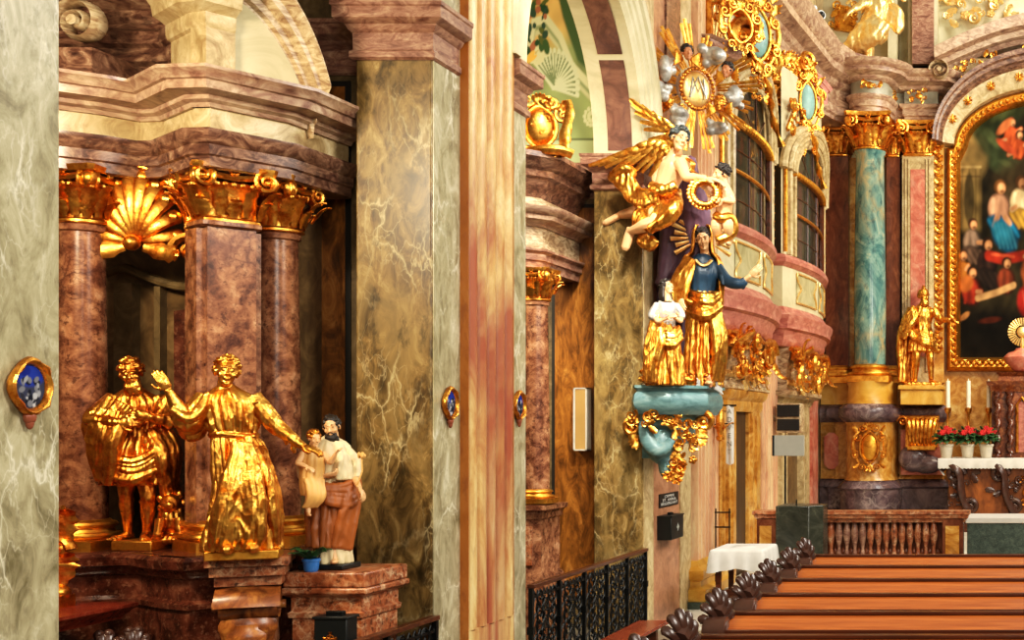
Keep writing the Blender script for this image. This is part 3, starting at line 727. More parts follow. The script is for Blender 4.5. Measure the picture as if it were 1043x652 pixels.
m.sweep([(-W-.02,20.1),(-W+.1,20.1),(-W+.1,22.75),(-W-.02,22.75)], [(-.06,2.5),(.03,2.5),(.06,2.58),(.1,2.64),(.12,2.72),(-.06,2.74)])
struct('trim_chancel_niche', m, M['cream'])
struct('trim_chancel_niche_back', MB().bx(-W-.02, -W+.01, 20.4, 22.35, 0, 2.5), M['wallbrown'])
struct('trim_chancel_corner', MB().bx(-W-.02, -W+.14, 22.9, 23.5, 0, 9), M['pinkinset'])
# fresco on the lunette of the second chapel
c = Canvas(120, 150, (128,140,96)).mottle(.25, 14, 1)
c.ell(.1, 1.0, .75, .42, (196,164,104), 0, .3); c.mottle(.12, 40, 2)
c.line([(.55,1.0),(.62,.82),(.75,.6),(.98,.48)], .05, (70,90,58), .4)
for o, k in ((0, (176,176,140)), (.03, (128,140,104)), (.055, (190,190,156))):
    c.line([(.26,.62),(.3,.72+o),(.42,.74+o),(.55,.64+o),(.66,.48+o),(.85,.36+o),(1.0,.33+o)], .024, k, .5)
for i in range(16):
    a = PI*(.12+.055*i); c.line([(.48,.42),(.48+.24*math.cos(a-.6),.42+.2*math.sin(a-.6))], .016, (186,190,160), .5); c.line([(.49,.43),(.49+.2*math.cos(a-.57),.42+.18*math.sin(a-.57))], .006, (110,124,92), .5)
for i in range(26):
    a = i*.5; c.ell(.33+.1*(1-i/30)*math.cos(a), .6+.07*(1-i/30)*math.sin(a), .02, .016, (190,188,150))
for i in range(26):
    a = i*.5; c.ell(.85+.09*(1-i/30)*math.cos(a), .25+.06*(1-i/30)*math.sin(a), .016, .013, (182,184,148))
R = random.Random(4)
for i in range(60): c.ell(R.uniform(.02,.42), R.uniform(.62,.9), R.uniform(.015,.05), R.uniform(.012,.03), R.choice([(44,70,46),(60,84,50),(52,74,60),(150,96,70),(84,92,48)]), R.uniform(0,3))
for i in range(30): c.ell(R.uniform(.0,.3), R.uniform(.36,.6), R.uniform(.02,.05), R.uniform(.012,.03), R.choice([(190,138,48),(160,112,40),(206,164,84)]), R.uniform(0,3))
c.rect(0,1,0,.13,(150,160,120)); c.line([(0,.13),(1,.13)], .006, (96,104,74)); c.line([(.55,0),(.55,.13)], .005, (96,104,74))
c.a = np.clip(c.a*1.25, 0, 1)
f = c.obj('trim_fresco', M['paintmat'], lambda u, v: (-5.62 + 1.14*u, 13.685, 4.98 + 1.95*v)); f['kind'] = 'structure'
# ================================================================== NEAR CHAPEL: SIDE ALTAR
A = thing('side_altar', 'red-brown marble side altar with gilded capitals and broken pediment in the near chapel', 'altar', (-5.3, 8.0, 0))
FP = [(-6.6,7.72),(-5.93,7.76),(-5.74,7.92),(-5.62,8.1),(-5.46,8.08),(-5.04,7.74),(-4.94,7.73),(-4.70,8.13),(-4.67,8.8)]
m = MB(); m.sweep(FP, [(-.3,3.72),(.0,3.72),(.02,3.73),(.02,3.79),(.035,3.8),(.035,3.86),(.06,3.88),(.075,3.93),(.075,3.95),(-.3,3.96)]); part('architrave', m, M['archstone'], A)
m = MB(); m.sweep(FP, [(-.06,3.94),(0,3.94),(0,4.1),(-.06,4.1)]); part('frieze', m, M['cream'], A)
m = MB(); m.sweep(FP, [(-.3,4.085),(.02,4.085),(.03,4.11),(.06,4.125),(.065,4.15),(.09,4.155),(.16,4.165),(.165,4.215),(.185,4.22),(.2,4.25),(.225,4.27),(.225,4.29),(-.3,4.3)]); part('cornice', m, M['cornice2'], A)
# right half of the segmental pediment, running back along the right wing
t = Vector((.518,.855,0)); nr = Vector((.855,-.518,0)); o = Vector((-4.97,7.74,4.29)); m = MB(); R = []
prof = [(-.25,-.28),(.0,-.28),(.01,-.2),(.04,-.18),(.045,-.12),(.12,-.1),(.125,-.04),(.17,-.02),(.2,.02),(.2,.04),(-.25,.04)]
body = []
for i in range(25):
    s = i/24; a = s*1.12; L = .64*math.sin(a)/math.sin(1.12)*1.02; h = .74*(math.cos(a)-math.cos(1.12))/(1-math.cos(1.12))
    R.append([o + t*L + nr*q + Vector((0,0,h + k + .02)) for q, k in prof]); body.append((L, h))
m.rings(R)
part('pediment_arc', m, M['cornice'], A)
m = MB(); pts = [o + t*L + nr*.01 + Vector((0,0,max(0, h-.2))) for L, h in body]; lo = [o + t*L + nr*.01 for L, h in body]
k = len(pts); m.add(pts + lo + [p - nr*.25 for p in pts] + [p - nr*.25 for p in lo], [(i,i+1,k+i+1,k+i) for i in range(k-1)] + [(2*k+i,2*k+i+1,3*k+i+1,3*k+i) for i in range(k-1)] + [(i,i+1,2*k+i+1,2*k+i) for i in range(k-1)])
part('pediment_field', m, M['palecream'], A)
m = MB(); EP = [(-5.36,8.0),(-5.06,7.76),(-4.96,7.73),(-4.88,7.86)]
m.sweep(EP, [(-.3,4.28),(0,4.28),(0,4.56),(.02,4.57),(.03,4.6),(.03,4.66),(.06,4.68),(.1,4.7),(.11,4.76),(.14,4.8),(.14,4.84),(-.3,4.86)]); m.sweep(EP[1:], [(-.3,4.28),(.02,4.28),(.02,5.05),(-.3,5.05)])
part('pediment_end', m, M['cream'], A)
m = MB(); vc = P(83, 24, 7.86)
volute(m, vc, (-1,0,0), (0,0,1), (0,1,0), .145, .16); part('volute', m, M['cornice'], A)
m = MB(); m.bx(-6.3, -5.68, 7.76, 8.3, 4.29, 4.46); part('volute_block', m, M['archstone'], A)
m = MB()
m.sweep([(-6.6,8.32),(-5.55,8.32),(-5.3,8.1)], [(-.2,4.28),(0,4.28),(0,4.5),(.05,4.52),(.07,4.6),(.1,4.62),(.1,4.7),(.02,4.74),(.02,4.86),(.1,4.9),(.12,5.0),(-.2,5.0)])
part('attic_block', m, M['archstone'], A)
# shafts
def rot_rect(c, ang, a, b):
    u, v = Vector((math.cos(ang), math.sin(ang))), Vector((-math.sin(ang), math.cos(ang))); c = Vector(c)
    return [tuple(c + u*x*a + v*y*b) for x, y in ((-.5,-.5),(.5,-.5),(.5,.5),(-.5,.5))]
PC = (-5.03, 8.0); PA = math.radians(50)
for nm, c, r, sq, rot, z0, z1 in (('pilaster', PC, .15, True, PA, 1.58, 3.4), ('column', (-4.885, 8.33), .135, False, 0, 1.56, 3.4), ('column', (-5.9, 7.98), .135, False, 0, 1.56, 3.4)):
    m = MB()
    if sq: m.prism(rot_rect(c, rot, .27, .3), z0-.02, z1+.02); m.prism(rot_rect(c, rot, .36, .2), z0-.02, z1-.03); m.lathe([(.165,z1-.02),(.18,z1-.01),(.18,z1+.015),(.165,z1+.02)], 32, (c[0],c[1],0), sq=7, rot=rot)
    else: m.lathe([(r*1.0,z0-.02),(r*1.02,z0+.5),(r*.88,z1-.04),(r*1.0,z1-.03),(r*1.02,z1),(r*.9,z1+.02)], 40, (c[0],c[1],0))
    s = part(nm, m, M['mauve'], A)
    m = MB(); capital(m, (c[0], c[1], z1+.01), r*1.06, .35, sq, rot); part('capital', m, M['gold'], s)
    m = MB(); attic_base(m, (c[0], c[1], 1.385), r*1.08, .19, sq, rot if sq else math.radians(45)*0); part('column_base', m, M['gold_flat'], s)
# niche wall with framed panel behind the shell
m = MB(); m.add([(-6.4,8.5,1.35),(-5.55,8.5,1.35),(-5.15,8.25,1.35),(-4.9,8.5,1.35),(-4.9,8.88,1.35),(-6.4,8.88,1.35)] + [(-6.4,8.5,3.9),(-5.55,8.5,3.9),(-5.15,8.25,3.9),(-4.9,8.5,3.9),(-4.9,8.88,3.9),(-6.4,8.88,3.9)], [(0,1,7,6),(1,2,8,7),(2,3,9,8),(3,4,10,9),(6,7,8,9,10,11)])
part('niche_wall', m, M['wallbrown'], A)
m = MB(); 
for a, b in ((-6.02,-5.9),): m.bx(a, b, 8.42, 8.5, 1.4, 3.1)
m.tube(spline([(-6.1,8.44,3.16),(-5.95,8.43,3.2),(-5.8,8.42,3.14),(-5.6,8.42,3.08),(-5.4,8.38,3.07)], 20), .03, 8)
m.bx(-5.76, -5.72, 8.43, 8.5, 1.4, 3.08)
part('niche_moulding', m, M['panelframe'], A)
m = MB(); m.add([(-5.66,8.478,1.4),(-5.5,8.45,1.4),(-5.17,8.24,1.4),(-5.17,8.24,2.9),(-5.5,8.45,2.94),(-5.66,8.478,2.92)], [(0,1,4,5),(1,2,3,4)]); part('niche_panel', m, M['oxblood'], A)
sc_ = P(141, 250, 8.12); m = MB(); ux, uz = Vector((.95,.3,0)), Vector((.3,-.95,0))
shellfan(m, sc_ + uz*.02, ux, (0,0,1), uz, .5, .44, 10, .2)
rim = [sc_ + ux*.31*math.cos(a) + Vector((0,0,.5*math.sin(a))) + uz*.03 for a in [PI*(i/20)*1.16-.25 for i in range(21)]]
m.tube(rim, [.03+.018*math.sin(i*.9)**2 for i in range(21)], 8)
for s in (1, -1):
    scroll(m, sc_ + ux*s*.3 + Vector((0,0,-.02)) + uz*.05, ux*s, (0,0,-1), .1, .34, 1.4, 3.0, 7)
    acanthus(m, sc_ + ux*s*.05 + uz*.08 - Vector((0,0,.02)), ux*s - Vector((0,0,.25)), uz, .24, .05, .5, 10)
    scroll(m, sc_ + ux*s*.3 + Vector((0,0,.38)) + uz*.05, ux*s, (0,0,1), .085, .34, 1.4, 3.0, 7)
    acanthus(m, sc_ + ux*s*.24 + Vector((0,0,.45)) + uz*.06, ux*s*.4 + Vector((0,0,1)), uz, .16, .04, .5, 10)
m.ell(sc_ + uz*.12, (.05,.05,.05), 12, 8)
part('shell_ornament', m, M['gold_deep'], A)
# plinth
BP = [(-6.7,7.6),(-5.83,7.62),(-5.66,7.78),(-5.44,7.82),(-5.12,7.6),(-4.93,7.52),(-4.6,7.99),(-4.72,8.8)]
m = MB(); m.sweep(BP, [(-.6,0),(.08,0),(.08,.3),(.0,.36),(0,1.06),(.02,1.07),(.02,1.1),(-.02,1.12),(-.02,1.24),(.02,1.26),(.04,1.3),(.07,1.31),(.08,1.36),(.06,1.385),(-.6,1.39)]); part('plinth', m, M['oxblood'], A)
m = MB(); m.prism([(-6.6,8.7),(-6.6,7.6),(-5.83,7.6),(-5.66,7.76),(-5.44,7.8),(-5.12,7.58),(-4.93,7.5),(-4.6,7.99),(-4.72,8.7)], 1.3, 1.389); part('plinth_top', m, M['oxblood'], A)
# corbel that carries the long-robed figure, turned toward the nave
kd = Vector((.42,-.9,0)).normalized(); ks = Vector((.9,.42,0)).normalized(); kc = Vector((-4.60,7.57,0))
def kb(m, w, a, b, z0, z1): m.add([kc + ks*x*w + kd*y + Vector((0,0,z)) for z in (z0, z1) for x, y in ((-.5,a),(.5,a),(.5,b),(-.5,b))], [(0,3,2,1),(4,5,6,7),(0,1,5,4),(1,2,6,5),(2,3,7,6),(3,0,4,7)])
m = MB(); kb(m,.42,-.3,.18,1.34,1.388); kb(m,.38,-.3,.15,1.28,1.345); kb(m,.34,-.3,.11,1.22,1.285); kb(m,.26,-.3,.04,.85,1.22)
part('corbel', m, M['speckred'], A)
m = MB(); volute(m, kc + kd*.06 + Vector((0,0,1.1)), kd, (0,0,1), ks, .12, .34)
m.tube(bez(kc+kd*.1+Vector((0,0,1.02)), kc+kd*.14+Vector((0,0,.92)), kc+kd*.06+Vector((0,0,.84)), kc+kd*.1+Vector((0,0,.76)), 12), [.14,.15,.15,.14,.135,.13,.12,.12,.12,.1,.08,.05], 8, .4, up=kd)
acanthus(m, kc+kd*.18+Vector((0,0,1.0)), (0,0,-1), kd, .26, .1, .4)
part('corbel_scroll', m, M['corbelstone'], A)

# mensa in front of it
T = thing('altar_table', 'red marble altar table slab jutting toward the viewer beside the near pier', 'altar table', (-5.9, 7.2, 0))
m = MB(); sl = [(-5.25,6.2),(-5.25,7.52),(-6.7,7.52),(-6.7,6.2)][::-1]
m.prism(sl, 1.085, 1.117); m.sweep([(-6.7,6.2),(-5.28,6.2),(-5.28,7.52)], [(-.3,1.02),(-.05,1.02),(-.03,1.045),(.0,1.06),(.01,1.075),(.04,1.09),(.05,1.1),(.05,1.118),(-.3,1.12)])
part('table_slab', m, M['mensa'], T)
m = MB(); m.bx(-6.6,-5.75,6.3,7.45,0,1.02); part('table_base', m, M['oxblood'], T)
for px, py, D, lb in ((106, 664, 7.25, 'dark carved pew finial under the edge of the red table slab, left of two'), (136, 660, 7.4, 'dark carved pew finial under the red table slab, nearer the altar plinth')):
    p = P(px, py, D); e = thing('carved_finial', lb, 'pew end', (p.x, p.y, 0), 'carved finials under the side altar table')
    m = MB(); shellfan(m, p - Vector((0,0,.06)), (.8,.6,0), (0,0,1), (.6,-.8,0), .17, .17, 6, .3); part('shell', m, M['wood_end'], e)
    m = MB(); m.bx(p.x-.06, p.x+.06, p.y+.0, p.y+.05, 0, p.z-.03); part('post', m, M['wood_dark'], e)

# gilded fragment of ornament at the pier's edge
m = MB(); q = P(60, 560, 7.3); scroll(m, q, (1,0,0), (0,0,1), .07, .4, 1.4, 0, 8); acanthus(m, q + Vector((-.02,0,-.02)), (.2,0,1), (.5,-.8,0), .3, .07, .5); acanthus(m, q + Vector((.0,0,-.2)), (.1,0,1), (.6,-.8,0), .22, .07, .6); m.ell(q + Vector((-.02,.0,-.25)), (.08,.07,.06)); m.bx(q.x-.12, q.x+.05, q.y-.05, q.y+.06, 1.08, q.z-.26)
solo('gilded_ornament', m, M['gold_deep'], 'gilded scroll ornament half hidden by the near pier, above the red slab', 'ornament', (q.x, q.y, 1.08))

# ------------------------------------------------------------------ statues of the side altar
def base_block(e, mat, x0, x1, y0, y1, z0, z1, lab='base'):
    m = MB(); m.bx(x0, x1, y0, y1, z0, z1); return part(lab, m, mat, e, bevel=.008)
# long-robed figure, arm flung up to the left
g = P(249, 557, 7.42); s = .625
e = thing('gilded_statue', 'gilded statue in a long belted robe raising one arm, on the scroll corbel', 'statue', (g.x, g.y, 1.388))
m = MB(); kk = kc + kd*-.05; 
m.add([Vector((g.x,g.y,0)) + ks*x*.37 + kd*y*.26 + Vector((0,0,z)) for z in (1.388, 1.44) for x, y in ((-.5,-.5),(.5,-.5),(.5,.5),(-.5,.5))], [(0,3,2,1),(4,5,6,7),(0,1,5,4),(1,2,6,5),(2,3,7,6),(3,0,4,7)]); part('base', m, M['gold_flat'], e, bevel=.006)
m = MB(); m.M = frame((g.x, g.y, 1.44), .5, 0, 0, s)
robe(m, [(0,-.02,0,.28,.22,1.0),(.12,-.02,0,.265,.21,1.1),(.4,.0,0,.24,.19,1.1),(.75,-.02,0,.215,.17,.9),(1.0,-.06,0,.185,.14,.6),(1.06,-.08,0,.17,.13,.3),(1.12,-.09,0,.185,.135,.6),(1.3,-.11,0,.21,.14,.7),(1.42,-.13,0,.2,.12,.4),(1.5,-.14,.01,.1,.08,.1),(1.53,-.14,.01,.06,.06,.0)], 3, .3, 15, tw=1.1)
m.tube([(-.08+.178*math.cos(a), .138*math.sin(a), 1.06+.012*math.sin(2*a)) for a in [2*PI*i/30 for i in range(30)]], .022, 8, closed=True)
m.tube(bez((.04,-.16,1.05),(.06,-.2,.9),(.02,-.21,.8),(.08,-.22,.66)), [.03,.03,.032,.03,.03,.034,.034,.03,.03,.034,.03,.02], 8, .5, up=(0,1,0))
folds(m, [(-.05,-.17,1.0),(-.12,-.25,.6),(-.2,-.26,.2),(-.26,-.22,.02)], [(.05,-.17,.98),(.12,-.27,.55),(.14,-.28,.2),(.08,-.26,.02)], 6, .05, 2)
folds(m, [(.1,-.13,.95),(.19,-.16,.6),(.23,-.16,.3),(.25,-.12,.04)], [(.14,-.05,.95),(.22,-.05,.6),(.26,-.05,.3),(.28,.0,.04)], 4, .04, 5)
arm(m, (-.3,0,1.4), (-.44,-.1,1.17), (-.58,-.16,1.47), (.1,.105,.09,.07,.032), (-.4,-.1,.8), (0,-1,.3), .25, -1, 1.0, hs=1.15)
folds(m, [(-.28,-.08,1.45),(-.4,-.18,1.22),(-.55,-.18,1.3)], [(-.24,.06,1.3),(-.4,.04,1.06),(-.52,.0,1.18)], 4, .045, 8)
arm(m, (.06,0,1.41), (.26,-.06,1.14), (.48,-.14,.95), (.09,.085,.07,.055,.03), (.8,-.3,-.25), (0,-.2,1), .35, 1, 1.0, hs=1.1)
for i in range(6): m.tube([(.06+.06*i-.04,.05,1.42-.07*i),(.1+.06*i,-.09,1.36-.07*i),(.1+.06*i,-.02,1.27-.075*i)], [.015,.03,.015], 7)
head(m, m, headT((-.14,-.02,1.64), .15, -.1, .12, 1.18), 0, 'curls', True, 5)
for sx in (-1, 1): m.ell((sx*.1-.02,-.27,.03), (.05,.12,.04), 10, 8)
fpart('body', m, .0042, M['gold'], e, cr=(.0055, 17, 2.32))
# bearded man in a short tunic with a cloak
g = P(141, 556, 7.96); e = thing('gilded_statue', 'gilded bearded statue in a short tunic and billowing cloak, left on the side altar', 'statue', (g.x, g.y, 1.388)); s = .625
base_block(e, M['gold_flat'], g.x-.08, g.x+.17, g.y-.13, g.y+.12, 1.388, 1.45)
m = MB(); m.M = frame((g.x, g.y, 1.45), .4, 0, 0, s)
robe(m, [(.55,-.02,0,.25,.2,1.2),(.7,-.02,0,.24,.19,1.2),(.95,-.01,0,.2,.155,.8),(1.05,0,0,.175,.14,.3),(1.15,-.01,0,.19,.14,.5),(1.3,-.02,0,.215,.14,.5),(1.42,-.03,.0,.19,.12,.3),(1.5,-.04,.01,.09,.08,.1),(1.53,-.04,.01,.06,.06,0)], 7, .3, 13, tw=2)
leg(m, (.06,-.02,.72), (.1,-.1,.44), (.08,-.02,.09), (.1,-1,-.05), 1.05); leg(m, (-.1,.02,.72), (-.1,-.02,.46), (-.1,.06,.09), (-.6,-.8,-.05), 1.05)
for x in (.09,): m.tube([(x,-.08,.4),(x+.01,-.06,.36)], .066, 10)
folds(m, [(-.22,-.1,1.42),(-.32,-.18,1.15),(-.36,-.12,.9),(-.3,-.1,.6)], [(.0,-.16,1.3),(-.12,-.26,1.05),(-.16,-.24,.8),(-.2,-.2,.56)], 7, .05, 4)
folds(m, [(-.26,-.08,1.36),(-.4,-.02,1.15),(-.36,.02,.86)], [(-.16,-.16,1.3),(-.28,-.2,1.06),(-.28,-.12,.84)], 5, .045, 6)
folds(m, [(.2,.0,1.2),(.32,-.06,.9),(.3,-.02,.6),(.34,.02,.4)], [(.1,-.14,1.06),(.2,-.2,.86),(.22,-.16,.62),(.24,-.1,.42)], 5, .05, 9)
folds(m, [(-.2,-.17,.86),(0,-.24,.78),(.2,-.2,.9)], [(-.2,-.17,.64),(.0,-.25,.6),(.2,-.19,.7)], 5, .04, 10)
arm(m, (-.2,0,1.4), (-.36,-.14,1.2), (-.1,-.28,1.16), (.085,.08,.07,.055,.035), (1,-.1,.1), (0,-1,.2), .6, 1, 1.0, hs=1.1)
arm(m, (.16,0,1.4), (.3,-.1,1.17), (.14,-.28,1.22), (.085,.075,.065,.05,.032), (-1,-.1,.2), (0,-1,0), .6, -1, 1.0, hs=1.1)
m.ell((.28,-.16,1.34), (.1,.05,.14), 12, 8, Euler((0,.6,0))); m.tube([(.18,-.2,1.2),(.34,-.18,1.45),(.28,-.2,1.52)], [.02,.024,.016], 8)
head(m, m, headT((-.05,-.05,1.65), .05, .12, -.15, 1.18), .9, 'curls', True, 11)
m.ell((.3,-.02,.2), (.13,.16,.16), 12, 8); m.ell((.3,-.14,.36), (.085,.1,.085), 12, 8); m.ell((.3,-.23,.34), (.045,.05,.04), 10, 6)
for i in range(14): m.ell((.3+.1*math.cos(i*.9), -.08+.03*math.sin(i*2), .36+.1*math.sin(i*.9)), .035, 7, 5)
m.tube([(.22,-.16,.2),(.2,-.2,.04)], [.05,.04], 8); m.tube([(.38,-.16,.2),(.4,-.2,.04)], [.05,.04], 8); m.ell((.3,.0,.0), (.2,.2,.06), 12, 6)
fpart('body', m, .0042, M['gold_deep'], e, cr=(.0055, 17, 2.36))  # same gilding as the robed figure; its dimmer light is put into the deeper gold
# painted figure holding a child
PD = 7.95; g = P(336, 577, PD); zb = Z(580, 7.9)
e = thing('painted_statue', 'painted statue of a bearded man in brown cloak holding a child, on the speckled pedestal', 'statue', (g.x, g.y, zb)); s = .52
base_block(e, M['black'], g.x-.14, g.x+.14, g.y-.11, g.y+.11, zb, zb+.035)
F0 = frame((g.x, g.y, zb+.035), .42, 0, 0, s)
m = MB(); m.M = F0
robe(m, [(0,.04,0,.2,.17,.8),(.3,.02,0,.19,.16,.7),(.8,.0,0,.18,.14,.5),(1.1,.0,0,.185,.135,.5),(1.32,.0,0,.215,.14,.45),(1.42,.0,0,.19,.12,.3),(1.5,0,.01,.085,.075,.1),(1.52,0,.01,.06,.06,0)], 5, .17, 14)
folds(m, [(.14,.02,1.42),(.25,-.04,1.2),(.27,-.12,1.0)], [(.1,-.1,1.4),(.12,-.18,1.2),(.1,-.2,1.0)], 4, .04, 4)
fpart('tunic', m, .006, M['tunic'], e, 'cream tunic', cr=(.005, 16, 9))
m = MB(); m.M = F0
robe(m, [(.2,-.02,-.03,.21,.19,1.0),(.45,-.01,-.02,.22,.19,1.1),(.75,.0,-.01,.215,.175,1.0),(.9,.0,-.0,.205,.165,.8),(.97,.0,0,.17,.14,.4)], 9, .2, 11, tw=2.4)
folds(m, [(-.22,-.08,.98),(0,-.22,.92),(.2,-.16,.95),(.26,-.05,1.1)], [(-.2,-.12,.82),(.02,-.24,.74),(.24,-.16,.7),(.28,-.04,.8)], 5, .035, 3)
folds(m, [(.26,.0,1.25),(.3,-.02,.9),(.26,-.08,.5),(.22,-.1,.16)], [(.2,-.12,1.0),(.2,-.18,.8),(.12,-.2,.5),(.06,-.2,.2)], 5, .04, 7)
fpart('cloak', m, .006, M['cloak'], e, 'brown cloak', cr=(.006, 14, 9))
m = MB(); h = MB(); m.M = F0.copy(); h.M = F0.copy()
head(m, h, headT((0.02,-.02,1.63), -.15, .2, -.1, 1.12), .35, 'short', True, 3, features=h)
arm(m, (-.14,-.08,1.12), (-.2,-.16,1.02), (-.04,-.26,1.05), (.03,.035,.035,.035,.03), (1,0,.2), (0,-.6,-1), .7, 1, 1.0, hs=1.1)
arm(m, (.18,-.04,1.2), (.27,-.1,1.02), (.33,-.24,.9), (.04,.04,.04,.036,.03), (.4,-.4,-.8), (1,-.5,0), .6, -1, 1.0, hs=1.1)
m.tube([(0,0,1.35),(0,.0,1.5)], .05, 10); m.tube([(-.14,-.07,1.12),(0,0,1.3),(.18,-.04,1.2)], .05, 10)
m.ell((.06,-.2,.03), (.045,.1,.03), 10, 6); m.tube([(0,0,1.35),(.02,-.05,.6),(.06,-.16,.05)], .04, 8)
fpart('body', m, .0036, M['skin'], e); fpart('hair', h, .004, M['hair'], e)
m = MB(); m.M = F0; folds(m, [(-.2,-.08,1.36),(-.28,-.14,1.18),(-.26,-.1,.92)], [(-.12,-.14,1.34),(-.16,-.22,1.16),(-.14,-.2,.9)], 4, .04, 5); folds(m, [(.18,-.04,1.38),(.28,-.04,1.2),(.3,-.12,1.02)], [(.2,.06,1.3),(.27,.08,1.1),(.26,.02,.95)], 4, .045, 6)
fpart('sleeve', m, .006, M['tunic'], e, cr=(.005, 16, 9))
m = MB(); m.M = F0; m.tube([(.3,-.24,.92),(.36,-.24,1.1),(.35,-.22,1.28)], .009, 6)
for i in range(5): m.ell((.35+.03*math.cos(i*1.25), -.22+.03*math.sin(i*1.25), 1.28+.02*(i%2)), (.02,.02,.03), 8, 6)
part('lily', m, M['childrobe'], e)
# the child rests on his arm: a thing held by another
cpos = F0 @ Vector((-.17,-.24,1.02))
c2 = thing('painted_child', 'small painted child in a yellow robe sitting on the arm of the bearded statue', 'statue', tuple(cpos))
FC = frame(tuple(cpos), .75, 0, .05, .52)
m = MB(); m.M = FC; robe(m, [(-.2,.0,.0,.1,.1,1.),(-.05,0,0,.12,.12,1.),(.1,0,0,.12,.11,.8),(.25,0,0,.12,.1,.6),(.33,0,0,.09,.08,.3),(.37,0,0,.05,.05,0)], 4, .2, 11)
folds(m, [(-.1,-.1,.0),(-.05,-.14,-.2),(-.1,-.1,-.34)], [(.1,-.1,.0),(.1,-.14,-.2),(.04,-.1,-.34)], 4, .03, 1)
fpart('child_robe', m, .006, M['childrobe'], c2)
m = MB(); h = MB(); m.M = FC.copy(); h.M = FC.copy(); head(m, h, headT((0,-.02,.47), .2, .1, 0, .8), 0, 'curls', True, 6)
arm(m, (-.1,0,.3), (-.17,-.08,.18), (-.1,-.18,.14), (.04,.038,.034,.03,.022), None, (0,-.5,1), .5, 1, 1, hs=.7); arm(m, (.1,0,.3), (.17,-.08,.2), (.2,-.16,.3), (.04,.038,.034,.03,.022), None, (0,-.5,1), .5, -1, 1, hs=.7)
m.tube([(0,0,.2),(0,0,.36)], .045, 10); m.tube([(-.04,-.08,-.3),(-.04,-.11,-.4)], [.035,.025], 8); m.ell((-.04,-.14,-.42), (.025,.05,.02), 8, 6); m.tube([(-.1,0,.3),(0,0,.28),(.1,0,.3)], .04, 8); m.tube([(0,0,.22),(-.02,-.04,-.05),(-.04,-.08,-.3)], .04, 8)
fpart('body', m, .0036, M['skin'], c2); fpart('hair', h, .004, M['hair_gold'], c2)

# pedestal under the painted figure
e = thing('marble_pedestal', 'speckled red marble pedestal under the painted bearded statue', 'pedestal', (-4.24, 7.95, 0))
m = MB(); pp = [(-4.46,7.76),(-4.04,7.76),(-4.04,8.2),(-4.46,8.2)]
m.sweep(pp, [(-.2,.0),(.04,.0),(.04,.2),(.0,.22),(0,1.0),(-.2,1.0)], True); m.bx(-4.4,-4.1,7.82,8.14,.5,1.1); part('pedestal_body', m, M['speckred'], e)
m = MB(); m.sweep(pp, [(-.2,.99),(.015,.99),(.02,1.02),(.005,1.03),(.005,1.11),(.03,1.125),(.05,1.135),(-.2,1.135)], True); part('pedestal_frieze', m, M['speckred'], e)
m = MB(); m.bx(-4.51,-3.985,7.71,8.26,1.135,1.175); m.bx(-4.5,-3.995,7.72,8.25,1.175,zb); part('pedestal_top', m, M['speckred'], e, bevel=.012)
# flower pot
g = P(317, 584, 7.78); e = thing('flower_pot', 'small blue ribbed flower pot with green leaves at the painted statue\'s feet', 'flower pot', (g.x, g.y, zb))
m = MB(); m.lathe([(.033,0),(.04,.01),(.046,.06),(.05,.062),(.052,.078),(.046,.08),(.04,.07),(.0,.068)], 24, (g.x,g.y,zb)); part('pot', m, M['bluepot'], e)
for z in (.02,.035,.05): pass
m = MB(); R = random.Random(3)
for i in range(22):
    a = R.uniform(0, 6.28); d = Vector((math.cos(a), math.sin(a), R.uniform(.6,1.6)))
    acanthus(m, (g.x + .012*math.cos(a), g.y + .012*math.sin(a), zb+.07), d, (math.cos(a), math.sin(a), -.3), R.uniform(.07,.13), .016, .6, 8)
part('leaves', m, M['leaf'], e)
# black offertory box before the pedestal
def offertory(x0, x1, y0, y1, z0, z1, label, nrm='y'):
    e = thing('offertory_box', label, 'offertory box', ((x0+x1)/2, (y0+y1)/2, 0 if nrm == 'y' else z0))
    m = MB(); m.bx(x0,x1,y0,y1,z0,z1)
    part('box', m, M['black'], e, bevel=.008)
    m = MB(); m.bx(x0-.008,x1+.008,y0-.008,y1+.008,z1-.012,z1+.004); part('lid', m, M['black'], e, bevel=.004)
    m = MB(); cx, cy = (x0+x1)/2, (y0+y1)/2; m.bx(cx-.05,cx+.05,cy-.02,cy+.02,z1,z1+.03) if nrm == 'y' else m.bx(cx-.02,cx+.02,cy-.05,cy+.05,z1,z1+.03); part('coin_slot', m, M['iron'], e, bevel=.004)
    m = MB(); q = Vector((cx, y0-.004, z0+(z1-z0)*.5)) if nrm == 'y' else Vector((x1+.004, cy, z0+(z1-z0)*.5))
    u = Vector((1,0,0)) if nrm == 'y' else Vector((0,1,0)); n_ = Vector((0,-1,0)) if nrm == 'y' else Vector((1,0,0)); k = (z1-z0)*.16
    for i in range(4):
        a = i*PI/2; d = u*math.cos(a) + Vector((0,0,1))*math.sin(a); m.tube([q, q+d*k*.6, q+d*k], [k*.12,k*.14,k*.3], 6, .4, up=n_)
    m.tube([q+u*k*.55*math.cos(a)+Vector((0,0,k*.55*math.sin(a))) for a in [2*PI*i/16 for i in range(16)]], k*.1, 5, closed=True)
    part('emblem', m, M['bronze'] if nrm == 'y' else M['greypanel'], e); return e
e = offertory(-4.185,-3.99,7.5,7.62,.78,Z(629,7.5),'black offertory box with a small gilt emblem before the speckled pedestal')
m = MB(); m.bx(-4.11,-4.06,7.55,7.6,0,.78); part('post', m, M['iron'], e)

